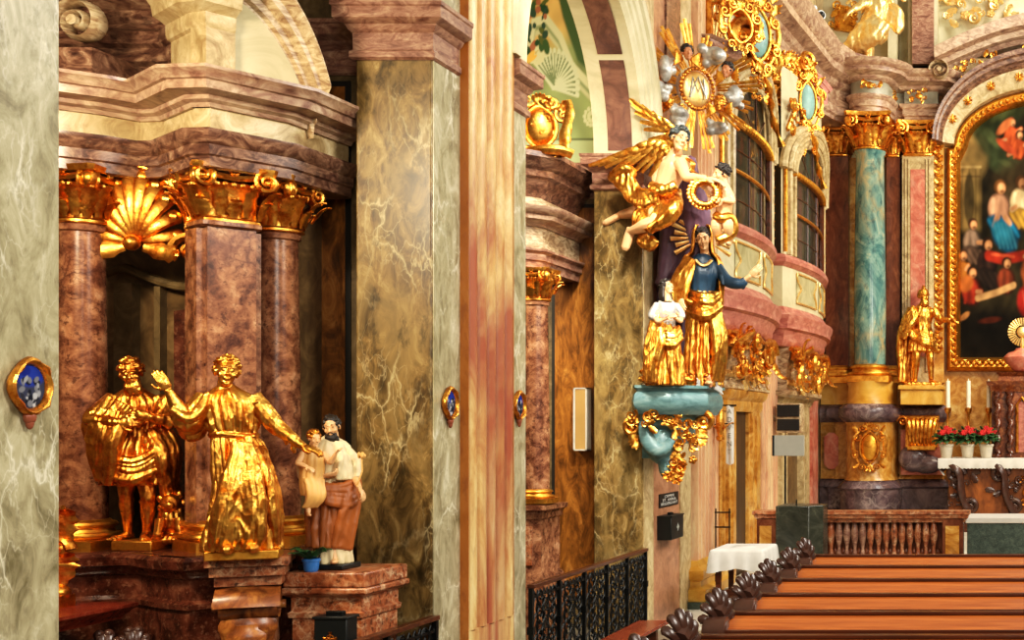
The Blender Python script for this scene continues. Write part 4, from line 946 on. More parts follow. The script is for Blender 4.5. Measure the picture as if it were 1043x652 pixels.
# ------------------------------------------------------------------ medallions on the piers
def medallion(y, zc, label, seed, hid=1.0):
    x = -W+.008; e = thing('painted_medallion', label, 'medallion', (x, y, zc), None)
    rx, rz = .082, .09; c0 = Vector((x, y, zc)); m = MB()
    def ring(k, o, lob): return [c0 + Vector((o, rx*k*math.cos(a)*(1+lob*math.cos(4*a)), rz*k*math.sin(a)*(1+lob*math.cos(4*a)))) for a in [2*PI*i/48 for i in range(48)]]
    R = [ring(1.05,0,.05), ring(1.2,.01,.06), ring(1.26,.022,.06), ring(1.22,.036,.05), ring(1.12,.042,.03), ring(1.02,.036,.01), ring(.97,.026,0), ring(.95,.02,0), ring(.9,.004,0)]
    m.rings(R, cap=False)
    for a in range(4):
        t = PI/4 + a*PI/2; m.tube([c0+Vector((.036, rx*1.14*math.cos(t+d), rz*1.14*math.sin(t+d))) for d in (-.35,0,.35)], [.005,.014,.005], 8)
    part('frame', m, M['gold_deep'], e)
    m = MB(); m.ell(c0+Vector((.02,0,-rz*1.34)), (.02,.028,.03), 10, 8); m.ell(c0+Vector((.02,0,-rz*1.56)), (.015,.016,.03), 10, 8); part('pendant', m, M['terracotta'], e)
    cv = Canvas(40, 44, (60,64,84)); R = random.Random(seed)
    cv.ell(.5,.8,.5,.3,(40,60,150)); cv.ell(.35,.85,.18,.12,(30,44,130))
    for i in range(34): cv.ell(R.uniform(.2,.8), R.uniform(.1,.68), R.uniform(.03,.11), R.uniform(.03,.09), R.choice([(150,154,160),(176,178,182),(46,48,60),(120,122,130),(30,32,44)]), R.uniform(0,3))
    o = cv.obj('painting', M['paint'], lambda u, v: c0 + Vector((.02, (u-.5)*2*rx*.98, (v-.5)*2*rz*.98)), lambda u, v: (u-.5)**2+(v-.5)**2 <= .25, tuple(c0)); o.parent = e
medallion(5.05, 2.31, 'gilded oval medallion with a blue and white painting on the near pier', 1)
medallion(8.74, Z(411,8.74), 'gilded medallion on the middle pier, left of the fluted pilaster', 2)
medallion(9.93, Z(413,9.93), 'gilded medallion on the middle pier, right of the fluted pilaster', 3)

# ------------------------------------------------------------------ wrought iron railings between the piers
def railing(y0, y1, label, seed, npan):
    x = -W+.035; e = thing('iron_railing', label, 'railing', (x, (y0+y1)/2, 0)); top = .885
    m = MB(); m.bx(x-.03, x+.03, y0+.02, y1-.02, top-.02, top+.012); part('handrail', m, M['wood_dark'], e, bevel=.004)
    m = MB(); m.bx(x-.012, x+.012, y0+.02, y1-.02, .06, .09); m.bx(x-.01, x+.01, y0+.02, y1-.02, top-.1, top-.08); part('rail_bar', m, M['iron'], e)
    w = (y1-y0-.06)/npan
    for i in range(npan+1):
        y = y0+.03+i*w; m = MB(); m.bx(x-.016, x+.016, y-.016, y+.016, 0, top-.02); m.bx(x-.024,x+.024,y-.024,y+.024,.5,.56); part('post', m, M['iron'], e)
    for i in range(npan):
        y = y0+.03+i*w; m = MB(); a = y+.03; b = y+w-.03; c = (a+b)/2; h = w/2-.03
        for k in range(1, 5): m.tube([(x, a+(b-a)*k/5, .09), (x, a+(b-a)*k/5, top-.1)], .006, 4)
        for zc in (.2, .38, .56, .7):
            for s in (1, -1):
                m.tube(scroll_pts((x, c+s*h*.52, zc), (0,s,0), (0,0,1), h*.46, 1.5, 20), .008, 4)
                m.tube(scroll_pts((x+.01, c+s*h*.5, zc+.08), (0,-s,0), (0,0,-1), h*.36, 1.4, 16), .007, 4)
            m.tube([(x, c+.05*math.cos(t), zc+.05*math.sin(t)) for t in [2*PI*q/12 for q in range(12)]], .008, 4, closed=True)
            for q in range(4):
                t = q*PI/2+.78; acanthus(m, (x, c, zc), (0, math.cos(t), math.sin(t)), (1,0,0), .1, .02, .3, 6)
        for k in range(9): m.tube([(x, a+(b-a)*k/8, top-.1), (x, a+(b-a)*(k+.5)/8, top-.05), (x, a+(b-a)*min(8,k+1)/8, top-.1)], .006, 4)
        part('scroll_panel', m, M['iron'], e)
railing(5.24, 8.53, 'black wrought iron railing between the near and middle piers', 1, 5)
railing(10.12, 13.23, 'black wrought iron railing before the second chapel, right of the fluted pilaster', 2, 5)
# ================================================================== SECOND CHAPEL
A = thing('side_altar', 'partly hidden side altar with reddish column and stepped cornice in the second chapel', 'altar', (-5.0, 12.8, 0))
FP = [(-5.7,12.42),(-4.93,12.42),(-4.78,12.6),(-4.78,13.66)]
m = MB(); m.sweep(FP, [(-.4,3.7),(0,3.7),(.01,3.78),(.03,3.79),(.03,3.85),(.06,3.88),(.06,3.9),(-.4,3.91)]); part('architrave', m, M['impost'], A)
m = MB(); m.sweep(FP, [(-.4,3.9),(0,3.9),(0,4.13),(-.4,4.13)]); part('frieze', m, M['cornice'], A)
m = MB(); m.sweep(FP, [(-.4,4.12),(.02,4.12),(.05,4.16),(.13,4.18),(.14,4.22),(.16,4.23),(.2,4.27),(.21,4.3),(-.4,4.31)]); part('cornice', m, M['cornice2'], A)
m = MB(); m.sweep(FP, [(-.4,4.3),(-.02,4.3),(-.02,4.42),(-.4,4.42)]); part('attic_block', m, M['cornice'], A)
m = MB(); m.sweep(FP, [(-.4,4.41),(-.02,4.41),(.03,4.5),(.05,4.52),(.07,4.58),(.11,4.6),(.12,4.66),(.17,4.69),(.2,4.75),(.22,4.77),(.22,4.82),(-.4,4.83)]); part('crown_cornice', m, M['archstone'], A)
cx, cy = X(547, 12.6), 12.6
m = MB(); m.lathe([(.118,1.5),(.12,2.0),(.102,3.34),(.116,3.35),(.118,3.38),(.1,3.4)], 36, (cx,cy,0)); s = part('column', m, M['mauve'], A)
m = MB(); capital(m, (cx,cy,3.39), .12, .32); part('capital', m, M['gold'], s)
m = MB(); attic_base(m, (cx,cy,1.4), .118, .14); part('column_base', m, M['gold_flat'], s)
pp = [(-5.15,12.44),(-4.73,12.44),(-4.73,12.95),(-5.15,12.95)]
m = MB(); m.sweep(pp, [(-.2,0),(.06,0),(.06,.56),(.04,.62),(.03,.68),(0,.72),(0,1.24),(.02,1.26),(.02,1.3),(.04,1.33),(.06,1.34),(.06,1.385),(-.2,1.4)], True); m.bx(-5.1,-4.78,12.5,12.9,1.2,1.395); part('pedestal', m, M['mauve'], A)
m = MB(); m.bx(-5.07,-4.81,12.425,12.5,.8,1.18); part('pedestal_panel', m, M['speckred'], A)
# gilded cartouche on its cornice
q = P(556, 127, 12.45); e = thing('gilded_cartouche', 'gilded scrolled cartouche standing on the cornice beside the fluted pilaster', 'cartouche', (q.x, q.y, 4.83))
m = MB(); cartouche(m, q + Vector((-.06,0,-.03)), Vector((.9,.4,0)), (0,0,1), Vector((.4,-.9,0)), .56, .6, 3)
part('shield', m, M['gold'], e)
m = MB(); leafspray(m, q + Vector((-.1,-.02,.1)), (.9,.4,0), (0,0,1), (.4,-.9,0), .5, .5, 16, 9, 1.0); m.tube(bez(q+Vector((-.3,0,-.26)), q+Vector((-.1,-.1,-.3)), q+Vector((.1,-.05,-.2)), q+Vector((.24,.05,-.28)), 14), [.05]*14, 8); m.tube(bez(q+Vector((.2,.05,.25)), q+Vector((.26,.05,.05)), q+Vector((.12,.0,-.05)), q+Vector((.2,.0,-.27)), 14), [.03,.035,.04,.05,.05,.05,.045,.045,.05,.055,.05,.05,.04,.03], 8, .6)
part('foliage', m, M['gold'], e)
m = MB(); m.bx(q.x-.22, q.x+.14, q.y-.0, q.y+.1, 4.83, q.z-.2); part('foot', m, M['gold_deep'], e)
# frosted wall lamp
e = thing('wall_lamp', 'tall narrow frosted wall lamp with pale rim on the brown panel of the second chapel', 'lamp', (X(592,13.64), 13.66, Z(459,13.64)))
x0, x1, z0, z1 = X(585.5,13.6), X(599.5,13.6), Z(459,13.6), Z(395,13.6)
m = MB(); m.bx(x0+.01, x1-.01, 13.56, 13.68, z0+.01, z1-.01); part('diffuser', m, M['lightbox'], e)
m = MB()
for a in ((x0,x1,z0,z0+.014),(x0,x1,z1-.014,z1),(x0,x0+.018,z0,z1),(x1-.018,x1,z0,z1)): m.bx(a[0],a[1],13.55,13.68,a[2],a[3])
part('frame', m, M['whitestone'], e)

# ================================================================== FAR PIER: SCULPTURE GROUP
# bracket
kc = Vector((-3.66, 13.5, 2.6)); kz = Z(393, 13.2)
e = thing('wall_bracket', 'teal and gold carved bracket under the sculpture group on the far pier', 'bracket', (-3.9, 13.5, Z(480,13.3)))
m = MB(); bp = [(-4.0,13.1),(-3.95,12.98),(-3.62,12.98),(-3.34,13.25),(-3.34,13.9),(-3.97,13.9)]
m.prism([(-4.02,13.06),(-3.97,12.94),(-3.6,12.94),(-3.29,13.22),(-3.29,13.95),(-4.02,13.95)], kz-.03, kz)
m.sweep(bp[:-1], [(-.4,kz-.3),(-.02,kz-.3),(.0,kz-.27),(.035,kz-.22),(.045,kz-.16),(.03,kz-.09),(.0,kz-.06),(.02,kz-.03),(-.4,kz-.03)])
m.sweep([(-3.97,13.2),(-3.85,13.08),(-3.6,13.1),(-3.45,13.35),(-3.5,13.8)], [(-.3,kz-.6),(-.12,kz-.6),(-.02,kz-.42),(.02,kz-.28),(-.3,kz-.28)])
part('shelf', m, M['teal'], e)
m = MB(); b0 = Vector((-3.74,13.1,kz-.27))
m.tube(bez(b0+Vector((-.16,0,.0)), b0+Vector((-.2,-.06,-.3)), b0+Vector((.0,-.12,-.55)), b0+Vector((.12,-.05,-.28)), 16), [.05,.055,.06,.07,.075,.08,.08,.08,.075,.07,.07,.065,.06,.055,.05,.04], 10, .6)
m.ell(b0+Vector((-.02,.1,-.35)), (.16,.16,.2)); m.ell(b0+Vector((.04,.1,-.55)), (.1,.12,.16)); m.bx(-3.97,-3.75,13.2,13.7,kz-.75,kz-.3)
part('scroll_body', m, M['teal'], e)
m = MB(); ux, uz = Vector((.93,.36,0)), Vector((.36,-.93,0))
leafspray(m, b0+Vector((.0,-.04,-.08))+uz*.02, ux, (0,0,1), uz, .6, .14, 22, 3, 2.2)
leafspray(m, b0+Vector((.2,.08,-.35))+uz*.05, ux, (0,0,1), uz, .24, .5, 24, 5, 1.3)
for i in range(6): acanthus(m, b0+Vector((.12-.01*i,.1,-.38-.03*i))+uz*.06, Vector((.3*(1 if i%2 else -1),0,-1)), uz, .24, .06, .5)
scroll(m, b0+Vector((-.3,.02,-.16)), (0,0,1), (-1,0,0), .09, .4, 1.4, 0, 8); acanthus(m, b0+Vector((-.3,.0,-.2)), (.2,0,-1), uz, .2, .05, .5)
scroll(m, b0+Vector((.36,.24,-.1)), (0,0,1), (1,.3,0), .1, .4, 1.4, 0, 8); acanthus(m, b0+Vector((.36,.22,-.14)), (-.1,0,-1), uz, .24, .06, .5)
m.ell(b0+Vector((.08,.08,-.66)), (.04,.04,.06), 10, 8)
part('gilding', m, M['gold'], e)
# purple hanging behind
e = thing('purple_drapery', 'broad dark purple carved drapery with gold hem behind the haloed woman and child', 'drapery', (-3.88, 13.6, kz))
m = MB(); zt, zb2 = Z(170,13.4), kz+.01
def dr(u, v):
    z = zb2 + (zt-zb2)*v; wid = .26 + .30*(1-v)**.8 ; xc = -3.72 - .14*(1-v) + .04*math.sin(5*v)
    a = (u-.5)*2; fold = .055*abs(math.sin(a*8+2*v+1.0*math.sin(4*v)))**.7 + .03*math.sin(a*17-3*v)
    return (xc + a*wid*.5, 13.62 + .22*abs(a)**2 - fold*(1.2-.4*v) + .0*v, z)
m.grid(dr, 90, 70)
part('cloth', m, M['purple'], e, smooth=3.2)
m = MB(); p1 = [dr(0, 1-i/40) for i in range(41)]; m.tube([Vector(p)+Vector((.0+.05*math.sin(i*.75),-.03,0)) for i, p in enumerate(p1)], [.02+.014*abs(math.sin(i*.75)) for i in range(41)], 6, .5, up=(0,-1,0)); part('gold_hem', m, M['gold'], e)
# woman with halo
g = P(716, 392, 13.42); s = .93
e = thing('painted_statue', 'painted statue of a haloed woman in gold mantle and blue bodice on the teal bracket', 'statue', (g.x, g.y, kz))
F0 = frame((g.x, g.y, kz), .25, 0, 0, s); m = MB(); m.M = F0
robe(m, [(0,.02,0,.2,.17,1.0),(.2,.0,0,.19,.17,1.1),(.6,0,0,.175,.15,.9),(.95,0,0,.15,.13,.6),(1.08,0,0,.13,.11,.3)], 13, .2, 13, tw=1.3)
folds(m, [(-.16,-.06,1.06),(.02,-.18,.98),(.16,-.08,1.05)], [(-.18,-.06,.86),(.02,-.22,.78),(.2,-.08,.9)], 5, .045, 2); folds(m, [(.04,-.15,.95),(.14,-.2,.5),(.1,-.2,.06)], [(.16,-.06,.9),(.22,-.08,.5),(.2,-.1,.06)], 5, .045, 3)
fpart('skirt', m, .0075, M['gold'], e, cr=(.006, 13, 99))
m = MB(); m.M = F0
robe(m, [(1.02,0,0,.13,.11,.3),(1.15,0,-.01,.145,.12,.4),(1.28,0,-.02,.16,.13,.4),(1.4,0,0,.155,.1,.3),(1.48,0,.01,.08,.07,0),(1.5,0,.01,.05,.05,0)], 3, .12, 10)
limb(m, [(.14,0,1.38),(.26,-.06,1.2),(.4,-.1,1.16),(.47,-.12,1.2)], [.065,.07,.06,.045], 16); limb(m, [(-.13,0,1.38),(-.24,-.05,1.14),(-.24,-.16,1.0)], [.06,.065,.055], 14)
for i in range(5): m.tube([(.2+.06*i,.04,1.28-.03*i),(.2+.06*i,-.1,1.24-.03*i),(.22+.06*i,-.12,1.14)], [.012,.026,.012], 7)
fpart('bodice', m, .0075, M['navy'], e, 'blue bodice')
m = MB(); m.M = F0                                                   # mantle over head and shoulder
R_ = []
for i in range(15):
    t = i/14; a0 = -1.95; z = [1.84,1.82,1.76,1.68,1.6,1.52,1.46,1.4,1.32,1.24,1.15,1.06,.96,.86,.76][i]; rx = [.03,.085,.11,.118,.118,.13,.19,.22,.23,.24,.245,.25,.24,.22,.19][i]; ry = [.03,.1,.13,.135,.13,.13,.15,.16,.165,.17,.17,.17,.16,.15,.13][i]
    cxx = -.02*t; ring = []
    for k in range(30):
        a = PI/2 - 2.15 + 4.3*k/29 * (1 if i < 6 else .92); f = 1+.05*math.sin(k*1.3+i*.5)*(t>.3)
        ring.append((cxx+rx*f*math.cos(a), .02+ry*f*math.sin(a), z))
    inner = [(x*.88, .02+(y-.02)*.86, z-.012) for x, y, z in ring][::-1]; R_.append(ring+inner)
m.rings(R_)
folds(m, [(-.17,-.02,1.46),(-.28,-.1,1.2),(-.3,-.16,.95),(-.2,-.2,.9)], [(-.08,-.1,1.4),(-.16,-.2,1.16),(-.2,-.22,.98),(-.12,-.2,.92)], 5, .045, 6)
fpart('mantle', m, .0085, M['gold'], e, 'gold mantle', cr=(.006, 11, 99))
m = MB(); h = MB(); m.M = F0.copy(); h.M = F0.copy()
head(m, h, headT((0,-.03,1.66), -.05, .22, -.12, 1.02), 0, 'short', True, 5, features=h); h.ell((0,0,1.72), (.07,.09,.07), 12, 8)
arm(m, (.36,-.08,1.17), (.44,-.11,1.19), (.52,-.14,1.25), (.03,.03,.03,.03,.026), (.6,-.2,.6), (.2,-1,.1), .2, 1, 1.0, hs=1.0)
arm(m, (-.23,-.12,1.04), (-.24,-.16,1.0), (-.24,-.22,.96), (.03,.03,.03,.03,.026), (.1,-.5,-.6), (-.6,-.6,.2), .4, 1, 1.0, hs=1.0)
m.tube([(0,0,1.3),(0,0,1.5)], .045, 10); m.tube([(-.23,-.12,1.04),(-.16,-.04,1.32),(0,0,1.34),(.16,-.04,1.32),(.36,-.08,1.17)], .03, 8); m.ell((.06,-.2,.03), (.045,.1,.03), 10, 6); m.tube([(0,0,1.3),(.0,0,.6),(.06,-.12,.04)], .04, 8)
fpart('body', m, .005, M['skin'], e); fpart('hair', h, .005, M['hair'], e)
m = MB(); m.M = F0; m.tube(bez((-.08,-.11,1.42),(-.03,-.15,1.33),(.04,-.15,1.33),(.09,-.1,1.42),10), .03, 8, .5); fpart('collar', m, .008, M['gold_pale'], e)
m = MB(); m.M = F0; halo(m, (0,.06,1.69), (.1,-1,0), (0,0,1), .16, .36, 19, PI*1.35); part('halo', m, M['gold_pale'], e)
# child beside her
g = P(679, 391, 13.02); s = .6
e = thing('painted_statue', 'painted statue of a standing child in silver bodice and gold mantle beside the haloed woman', 'statue', (g.x, g.y, kz))
F0 = frame((g.x, g.y, kz), .4, 0, 0, s); m = MB(); m.M = F0
robe(m, [(0,0,0,.3,.24,1.0),(.25,0,0,.27,.21,1.1),(.6,0,0,.22,.18,.9),(.9,0,0,.17,.14,.5),(1.05,0,0,.13,.11,.3)], 23, .22, 11, tw=1.6)
folds(m, [(-.16,.0,1.3),(-.28,-.05,.9),(-.34,-.05,.4),(-.38,-.05,.05)], [(-.05,-.16,.9),(-.1,-.24,.7),(-.2,-.24,.3),(-.22,-.24,.03)], 6, .055, 3)
folds(m, [(-.14,-.12,.9),(.05,-.22,.86),(.2,-.1,1.0)], [(-.16,-.14,.7),(.05,-.26,.66),(.24,-.12,.8)], 4, .05, 3)
fpart('skirt', m, .0068, M['gold'], e, cr=(.007, 13, 99))
m = MB(); m.M = F0
robe(m, [(.95,0,0,.14,.12,.3),(1.12,0,-.0,.15,.125,.5),(1.3,0,-.0,.165,.125,.5),(1.4,0,0,.155,.1,.3),(1.48,0,.01,.07,.07,0),(1.5,0,.01,.05,.05,0)], 3, .14, 12)
limb(m, [(.15,0,1.38),(.24,-.06,1.2),(.22,-.12,1.14)], [.06,.065,.05], 14); limb(m, [(-.15,0,1.38),(-.25,-.05,1.18),(-.2,-.14,1.12)], [.06,.065,.05], 14)
fpart('bodice', m, .0065, M['silver'], e, 'silvery patterned bodice')
m = MB(); h = MB(); m.M = F0.copy(); h.M = F0.copy(); head(m, h, headT((0,-.02,1.66), .7, -.3, .1, 1.12), 0, 'long', True, 15, features=h)
arm(m, (.23,-.1,1.16), (.2,-.2,1.08), (.05,-.27,1.16), (.035,.04,.04,.036,.03), None, (0,-.7,.6), .5, -1, 1.0, hs=1.1); arm(m, (-.21,-.12,1.13), (-.16,-.2,1.06), (-.03,-.28,1.12), (.035,.04,.04,.036,.03), None, (0,-.7,.6), .5, 1, 1.0, hs=1.1)
m.tube([(.23,-.1,1.16),(.12,0,1.3),(0,0,1.35),(-.12,0,1.3),(-.21,-.12,1.13)], .035, 8); m.tube([(0,0,1.3),(0,0,1.5)], .045, 8)
fpart('body', m, .0045, M['skin'], e); fpart('hair', h, .0045, M['hair'], e)
# clouds and gilded swags at their feet
q = P(672, 388, 13.15); m = MB(); leafspray(m, q+Vector((.1,-.02,.02)), (1,.1,0), (0,0,1), (0,-1,0), .5, .14, 16, 7, 2); m.tube(spline([q+Vector((-.2,0,.02)), q+Vector((0,-.06,-.02)), q+Vector((.2,-.05,.02)), q+Vector((.35,0,-.0))], 14), .035, 8)
solo('gilded_foliage', m, M['gold'], 'gilded foliage along the front edge of the teal bracket', 'ornament', (q.x, q.y, kz))
q = P(722, 392, 13.3); e = thing('cherub_head', 'cherub head on a silver cloud at the right end of the teal bracket', 'cherub', (q.x, q.y, kz)); sk, h, wg = MB(), MB(), MB(); T = frame((q.x, q.y, q.z+.05), .5, 0, 0, .7); cherub(sk, h, wg, T, 3); fpart('face', sk, .006, M['skin_tan'], e); fpart('hair', h, .006, M['hair_gold'], e); fpart('cherub_wings', wg, .007, M['silver'], e)
# angel
s = .92; g = P(686, 268, 13.25); e = thing('painted_angel', 'flying angel with golden wings and gold loincloth reaching right, high on the far pier', 'angel', tuple(P(672, 200, 13.35)))
def a(px, py, D=13.2): return P(px, py, D-.22)
m = MB(); h = MB()
sh_r, sh_l = a(699,166,13.15), a(677,168,13.35)
limb(m, [a(690,152), a(687,160), a(686,170), a(680,185), a(676,200), a(672,215)], [.055,.075,.13,.12,.105,.12], 24, 16)
limb(m, [sh_r, a(689,165), a(679,167,13.25)], [.075,.08,.08], 12)
arm(m, a(693,166,13.12), a(699,180,12.98), a(719,182,12.95), (.07,.058,.05,.045,.034), (1,0,-.15), (0,-.3,1), .4, 1, 1.0, hs=1.25)
arm(m, a(677,168,13.35), a(668,182,13.3), a(672,196,13.2), (.065,.055,.045,.04,.03), (.3,0,-1), (-1,0,0), .4, 1, 1.0, hs=1.1)
def legp(hip, kn, an, ft):
    limb(m, [hip, hip.lerp(kn,.5), kn, kn.lerp(an,.35), kn.lerp(an,.7), an], [.11,.1,.072,.075,.055,.042], 26); f = ft.normalized(); m.tube([an - f*.04, an+f*.06, an+f*.17, an+f*.2], [.045,.05,.045,.025], 10, .75)
legp(a(672,212), a(668,226,13.0), a(642,236,13.2), Vector((-.3,0,-1))); legp(a(668,208), a(659,214,13.2), a(632,219,13.45), Vector((-.9,0,-.5)))
T = frame(a(692,142,13.12), .75, .15, .25, 1.02); head(m, h, T, 0, 'curls', False, 8, features=h)
fpart('body', m, .0058, M['skin'], e); fpart('hair', h, .0055, M['hair_grey'], e, 'dark grey wavy hair')
m = MB()
folds(m, [a(690,196), a(688,210,12.98), a(680,222,12.95), a(662,234,13.0)], [a(664,196), a(662,210), a(654,222), a(650,234)], 7, .075, 4)
folds(m, [a(672,192,13.05), a(660,196,13.1), a(650,194,13.2), a(642,182,13.2), a(634,172,13.2)], [a(672,204,13.05), a(658,208,13.1), a(646,204,13.2), a(636,194,13.2), a(622,180,13.2)], 5, .035, 5)
m.tube(spline([a(622,182,13.2), a(632,172,13.15), a(644,174,13.2), a(640,184,13.2), a(630,184,13.2)], 16), .035, 8); m.tube(spline([a(660,240), a(655,246), a(662,250), a(668,244)], 12), .06, 8)
m.tube(spline([a(688,190,13.0), a(676,194,12.97), a(664,190,13.05)], 12), .05, 8)
fpart('loincloth', m, .0085, M['gold'], e, cr=(.012, 10, 99))
for (rt, out, up, L, nm) in ((a(681,160,13.3), Vector((-.93,-.1,-.22)), Vector((.35,.0,1)), .56, 1), (a(686,157,13.35), Vector((-.5,.0,.5)), Vector((.75,0,.8)), .5, 2)):
    m = MB(); wing(m, rt, out.normalized(), up.normalized(), Vector((-.1,-1,0)), L, 8, nm); part('wing', m, M['gold'], e)
# sash of purple he holds, wreath, putto
e = thing('hanging_cloth', 'purple carved cloth falling below the angel\'s arm', 'drapery', tuple(a(700,240,13.3)))
m = MB(); folds(m, [a(694,160,13.4), a(690,190,13.6), a(682,230,13.7), a(674,290,13.7)], [a(704,162,13.4), a(712,200,13.6), a(716,240,13.75), a(704,290,13.8)], 9, .075, 6); fpart('cloth', m, .01, M['purple'], e, cr=(.014, 7, 99))
m = MB(); m.tube(spline([a(700,162,13.15), a(706,166,13.1), a(705,174,13.1), a(710,178,13.05)], 12), .03, 6, .6); part('gold_hem', m, M['gold'], e)
q = a(718,197,12.95); m = MB(); 
for i in range(26):
    t = 2*PI*i/26; d = Vector((math.cos(t), .2*math.cos(t), math.sin(t))); m.ell(q + d*.115, (.034,.04,.034), 7, 5); acanthus(m, q + d*.12, Vector((-math.sin(t),0,math.cos(t)))+d*.7, (0,-1,0), .08, .018, .5, 7)
solo('gilded_wreath', m, M['gold'], 'gilded leaf wreath held between the angel and the putto', 'wreath', tuple(q))
q = a(737,196,13.1); e = thing('painted_putto', 'small dark-haired putto reaching for the wreath, right of the angel', 'putto', tuple(q)); m = MB(); h = MB()
limb(m, [q+Vector((0,0,.08)), q+Vector((.01,0,-.02)), q+Vector((0,.02,-.16)), q+Vector((-.02,.02,-.26))], [.05,.085,.085,.08], 16); arm(m, q+Vector((-.05,0,.02)), q+Vector((-.12,-.05,-.04)), q+Vector((-.16,-.08,.02)), (.035,.034,.03,.028,.02), None, (0,-1,0), .4, 1, 1, hs=.8); arm(m, q+Vector((.06,0,.0)), q+Vector((.1,-.04,-.1)), q+Vector((.02,-.1,-.1)), (.035,.034,.03,.028,.02), None, (0,-1,0), .4, -1, 1, hs=.8)
for sx in (1,-1): limb(m, [q+Vector((sx*.04,0,-.26)), q+Vector((sx*.06,-.06,-.36)), q+Vector((sx*.05,.04,-.5))], [.07,.055,.035], 14); m.ell(q+Vector((sx*.05,.0,-.52)), (.03,.06,.025), 8, 6)
head(m, h, frame(q+Vector((-.02,0,.18)), -.9, .1, 0, .82), 0, 'curls', True, 21); fpart('body', m, .005, M['skin'], e); fpart('hair', h, .005, M['hair'], e)
m = MB(); m.tube(spline([q+Vector((-.06,-.06,-.24)), q+Vector((0,-.1,-.28)), q+Vector((.08,-.04,-.26)), q+Vector((.1,0,-.4)), q+Vector((-.05,-.06,-.5))], 18), .05, 8); fpart('cloth', m, .008, M['gold'], e)
# sunburst
sc_ = P(709, 91, 14.0); ux, uz = Vector((.8,.6,0)), Vector((.6,-.8,0)); up = Vector((0,0,1))
e = thing('sunburst_relief', 'gilded sunburst with clouds, cherubs and a central oval monogram high on the far pier', 'relief', tuple(sc_))
m = MB(); m.ell(sc_, (.17,.05,.2), 24, 12, Matrix((ux, uz, up)).transposed()); part('medallion', m, M['gold_pale'], e)
m = MB()
for i in range(30): t = 2*PI*i/30; m.ell(sc_ + ux*.185*math.cos(t) + up*.22*math.sin(t) + uz*.03, (.024,.024,.024), 7, 5)
part('medallion_rim', m, M['gold_deep'], e)
m = MB()
for pts in (((-.09,-.1),(-.06,.1),(0,-.04),(.06,.1),(.09,-.1)), ((-.08,-.06),(0,.11),(.08,-.06))): m.tube([sc_ + ux*x*1.0 + up*z*1.1 + uz*.058 for x, z in pts], .011, 6)
part('monogram', m, M['silver'], e)
R = random.Random(2)
for i in range(16):
    m = MB(); t = 2*PI*i/16 + .2
    d = ux*math.cos(t) + up*math.sin(t); sd = -ux*math.sin(t) + up*math.cos(t); L = R.uniform(.6,.78) if i not in (9,10) else .85
    for k in (-1, 0, 1): m.tube([sc_ + d*.24 + sd*.026*k + uz*.02, sc_ + d*(L-.05*abs(k)) + sd*.05*k + uz*(.04+.01*k)], [.012,.021], 4, .5, up=uz)
    part('rays', m, M['gold'], e)
for i, (t, r, sz) in enumerate(((2.75,.4,(.1,.1,.2)), (1.15,.42,(.2,.1,.14)), (-.05,.42,(.11,.1,.17)), (4.15,.42,(.13,.1,.15)), (5.2,.46,(.14,.08,.1)), (3.4,.4,(.1,.08,.1)))):
    m = MB(); cloud(m, sc_ + ux*r*math.cos(t) + up*r*math.sin(t) + uz*.06, sz, i); fpart('cloud', m, .012, M['silver'], e)
for i, (px, py, yw, lb) in enumerate(((700, 54, .2, 'cherub head at the top of the sunburst'), (741, 72, -.6, 'cherub head at the right of the sunburst'), (680, 104, .7, 'cherub head at the lower left of the sunburst'), (733, 106, -.3, 'cherub head at the lower right of the sunburst'))):
    q = P(px, py, 13.75); c_ = link('cherub_head', None, None, e); c_.location = q - sc_; c_.empty_display_size = .05; c_['label'] = lb
    sk, h, wg = MB(), MB(), MB(); cherub(sk, h, wg, frame(q, yw+.3, 0, 0, .72), 30+i); fpart('face', sk, .0065, M['skin_tan'] if i < 2 else M['gold_deep'], c_); fpart('hair', h, .0065, M['hair'] if i < 2 else M['gold_deep'], c_); fpart('cherub_wings', wg, .008, M['gold_deep'], c_)
# sign and box on the pier
e = thing('sign_plate', 'small black sign plate with three lines of pale lettering on the far pier', 'sign', (-W+.01, 14.15, Z(508,14.1)))
y0, y1, z0, z1 = 13.78, 14.52, Z(515.5,14.15), Z(502,14.15)
m = MB(); m.bx(-W, -W+.016, y0, y1, z0, z1); part('plate', m, M['black'], e)
def text(s, loc, rotz, size, name, parent, mat, w=None):
    c = bpy.data.curves.new('t', 'FONT'); c.body = s; c.size = size; c.align_x = 'CENTER'; c.align_y = 'CENTER'; c.extrude = .001
    o = bpy.data.objects.new('t', c); col.objects.link(o); dg = bpy.context.evaluated_depsgraph_get(); me = bpy.data.meshes.new_from_object(o.evaluated_get(dg)); bpy.data.objects.remove(o)
    me.transform(Euler((PI/2, 0, rotz)).to_matrix().to_4x4() @ Matrix.Diagonal((w or 1, 1, 1, 1))); me.transform(Matrix.Translation(Vector(loc) - worg(parent)))
    return link(name, me, mat, parent)
h_ = (z1-z0)
for i, s_ in enumerate(('OPFER', 'ST. ANNA', 'BRUDERSCHAFT')): text(s_, (-W+.018, (y0+y1)/2, z1-h_*(.24+.27*i)), PI/2, h_*.3, 'lettering', e, M['letter'], (1.9, 1.7, 1.25)[i]*1.6)
offertory(-W, -W+.16, 13.72, 14.2, Z(549,13.9), Z(525,13.9), 'black offertory box on the far pier below the sign', 'x')
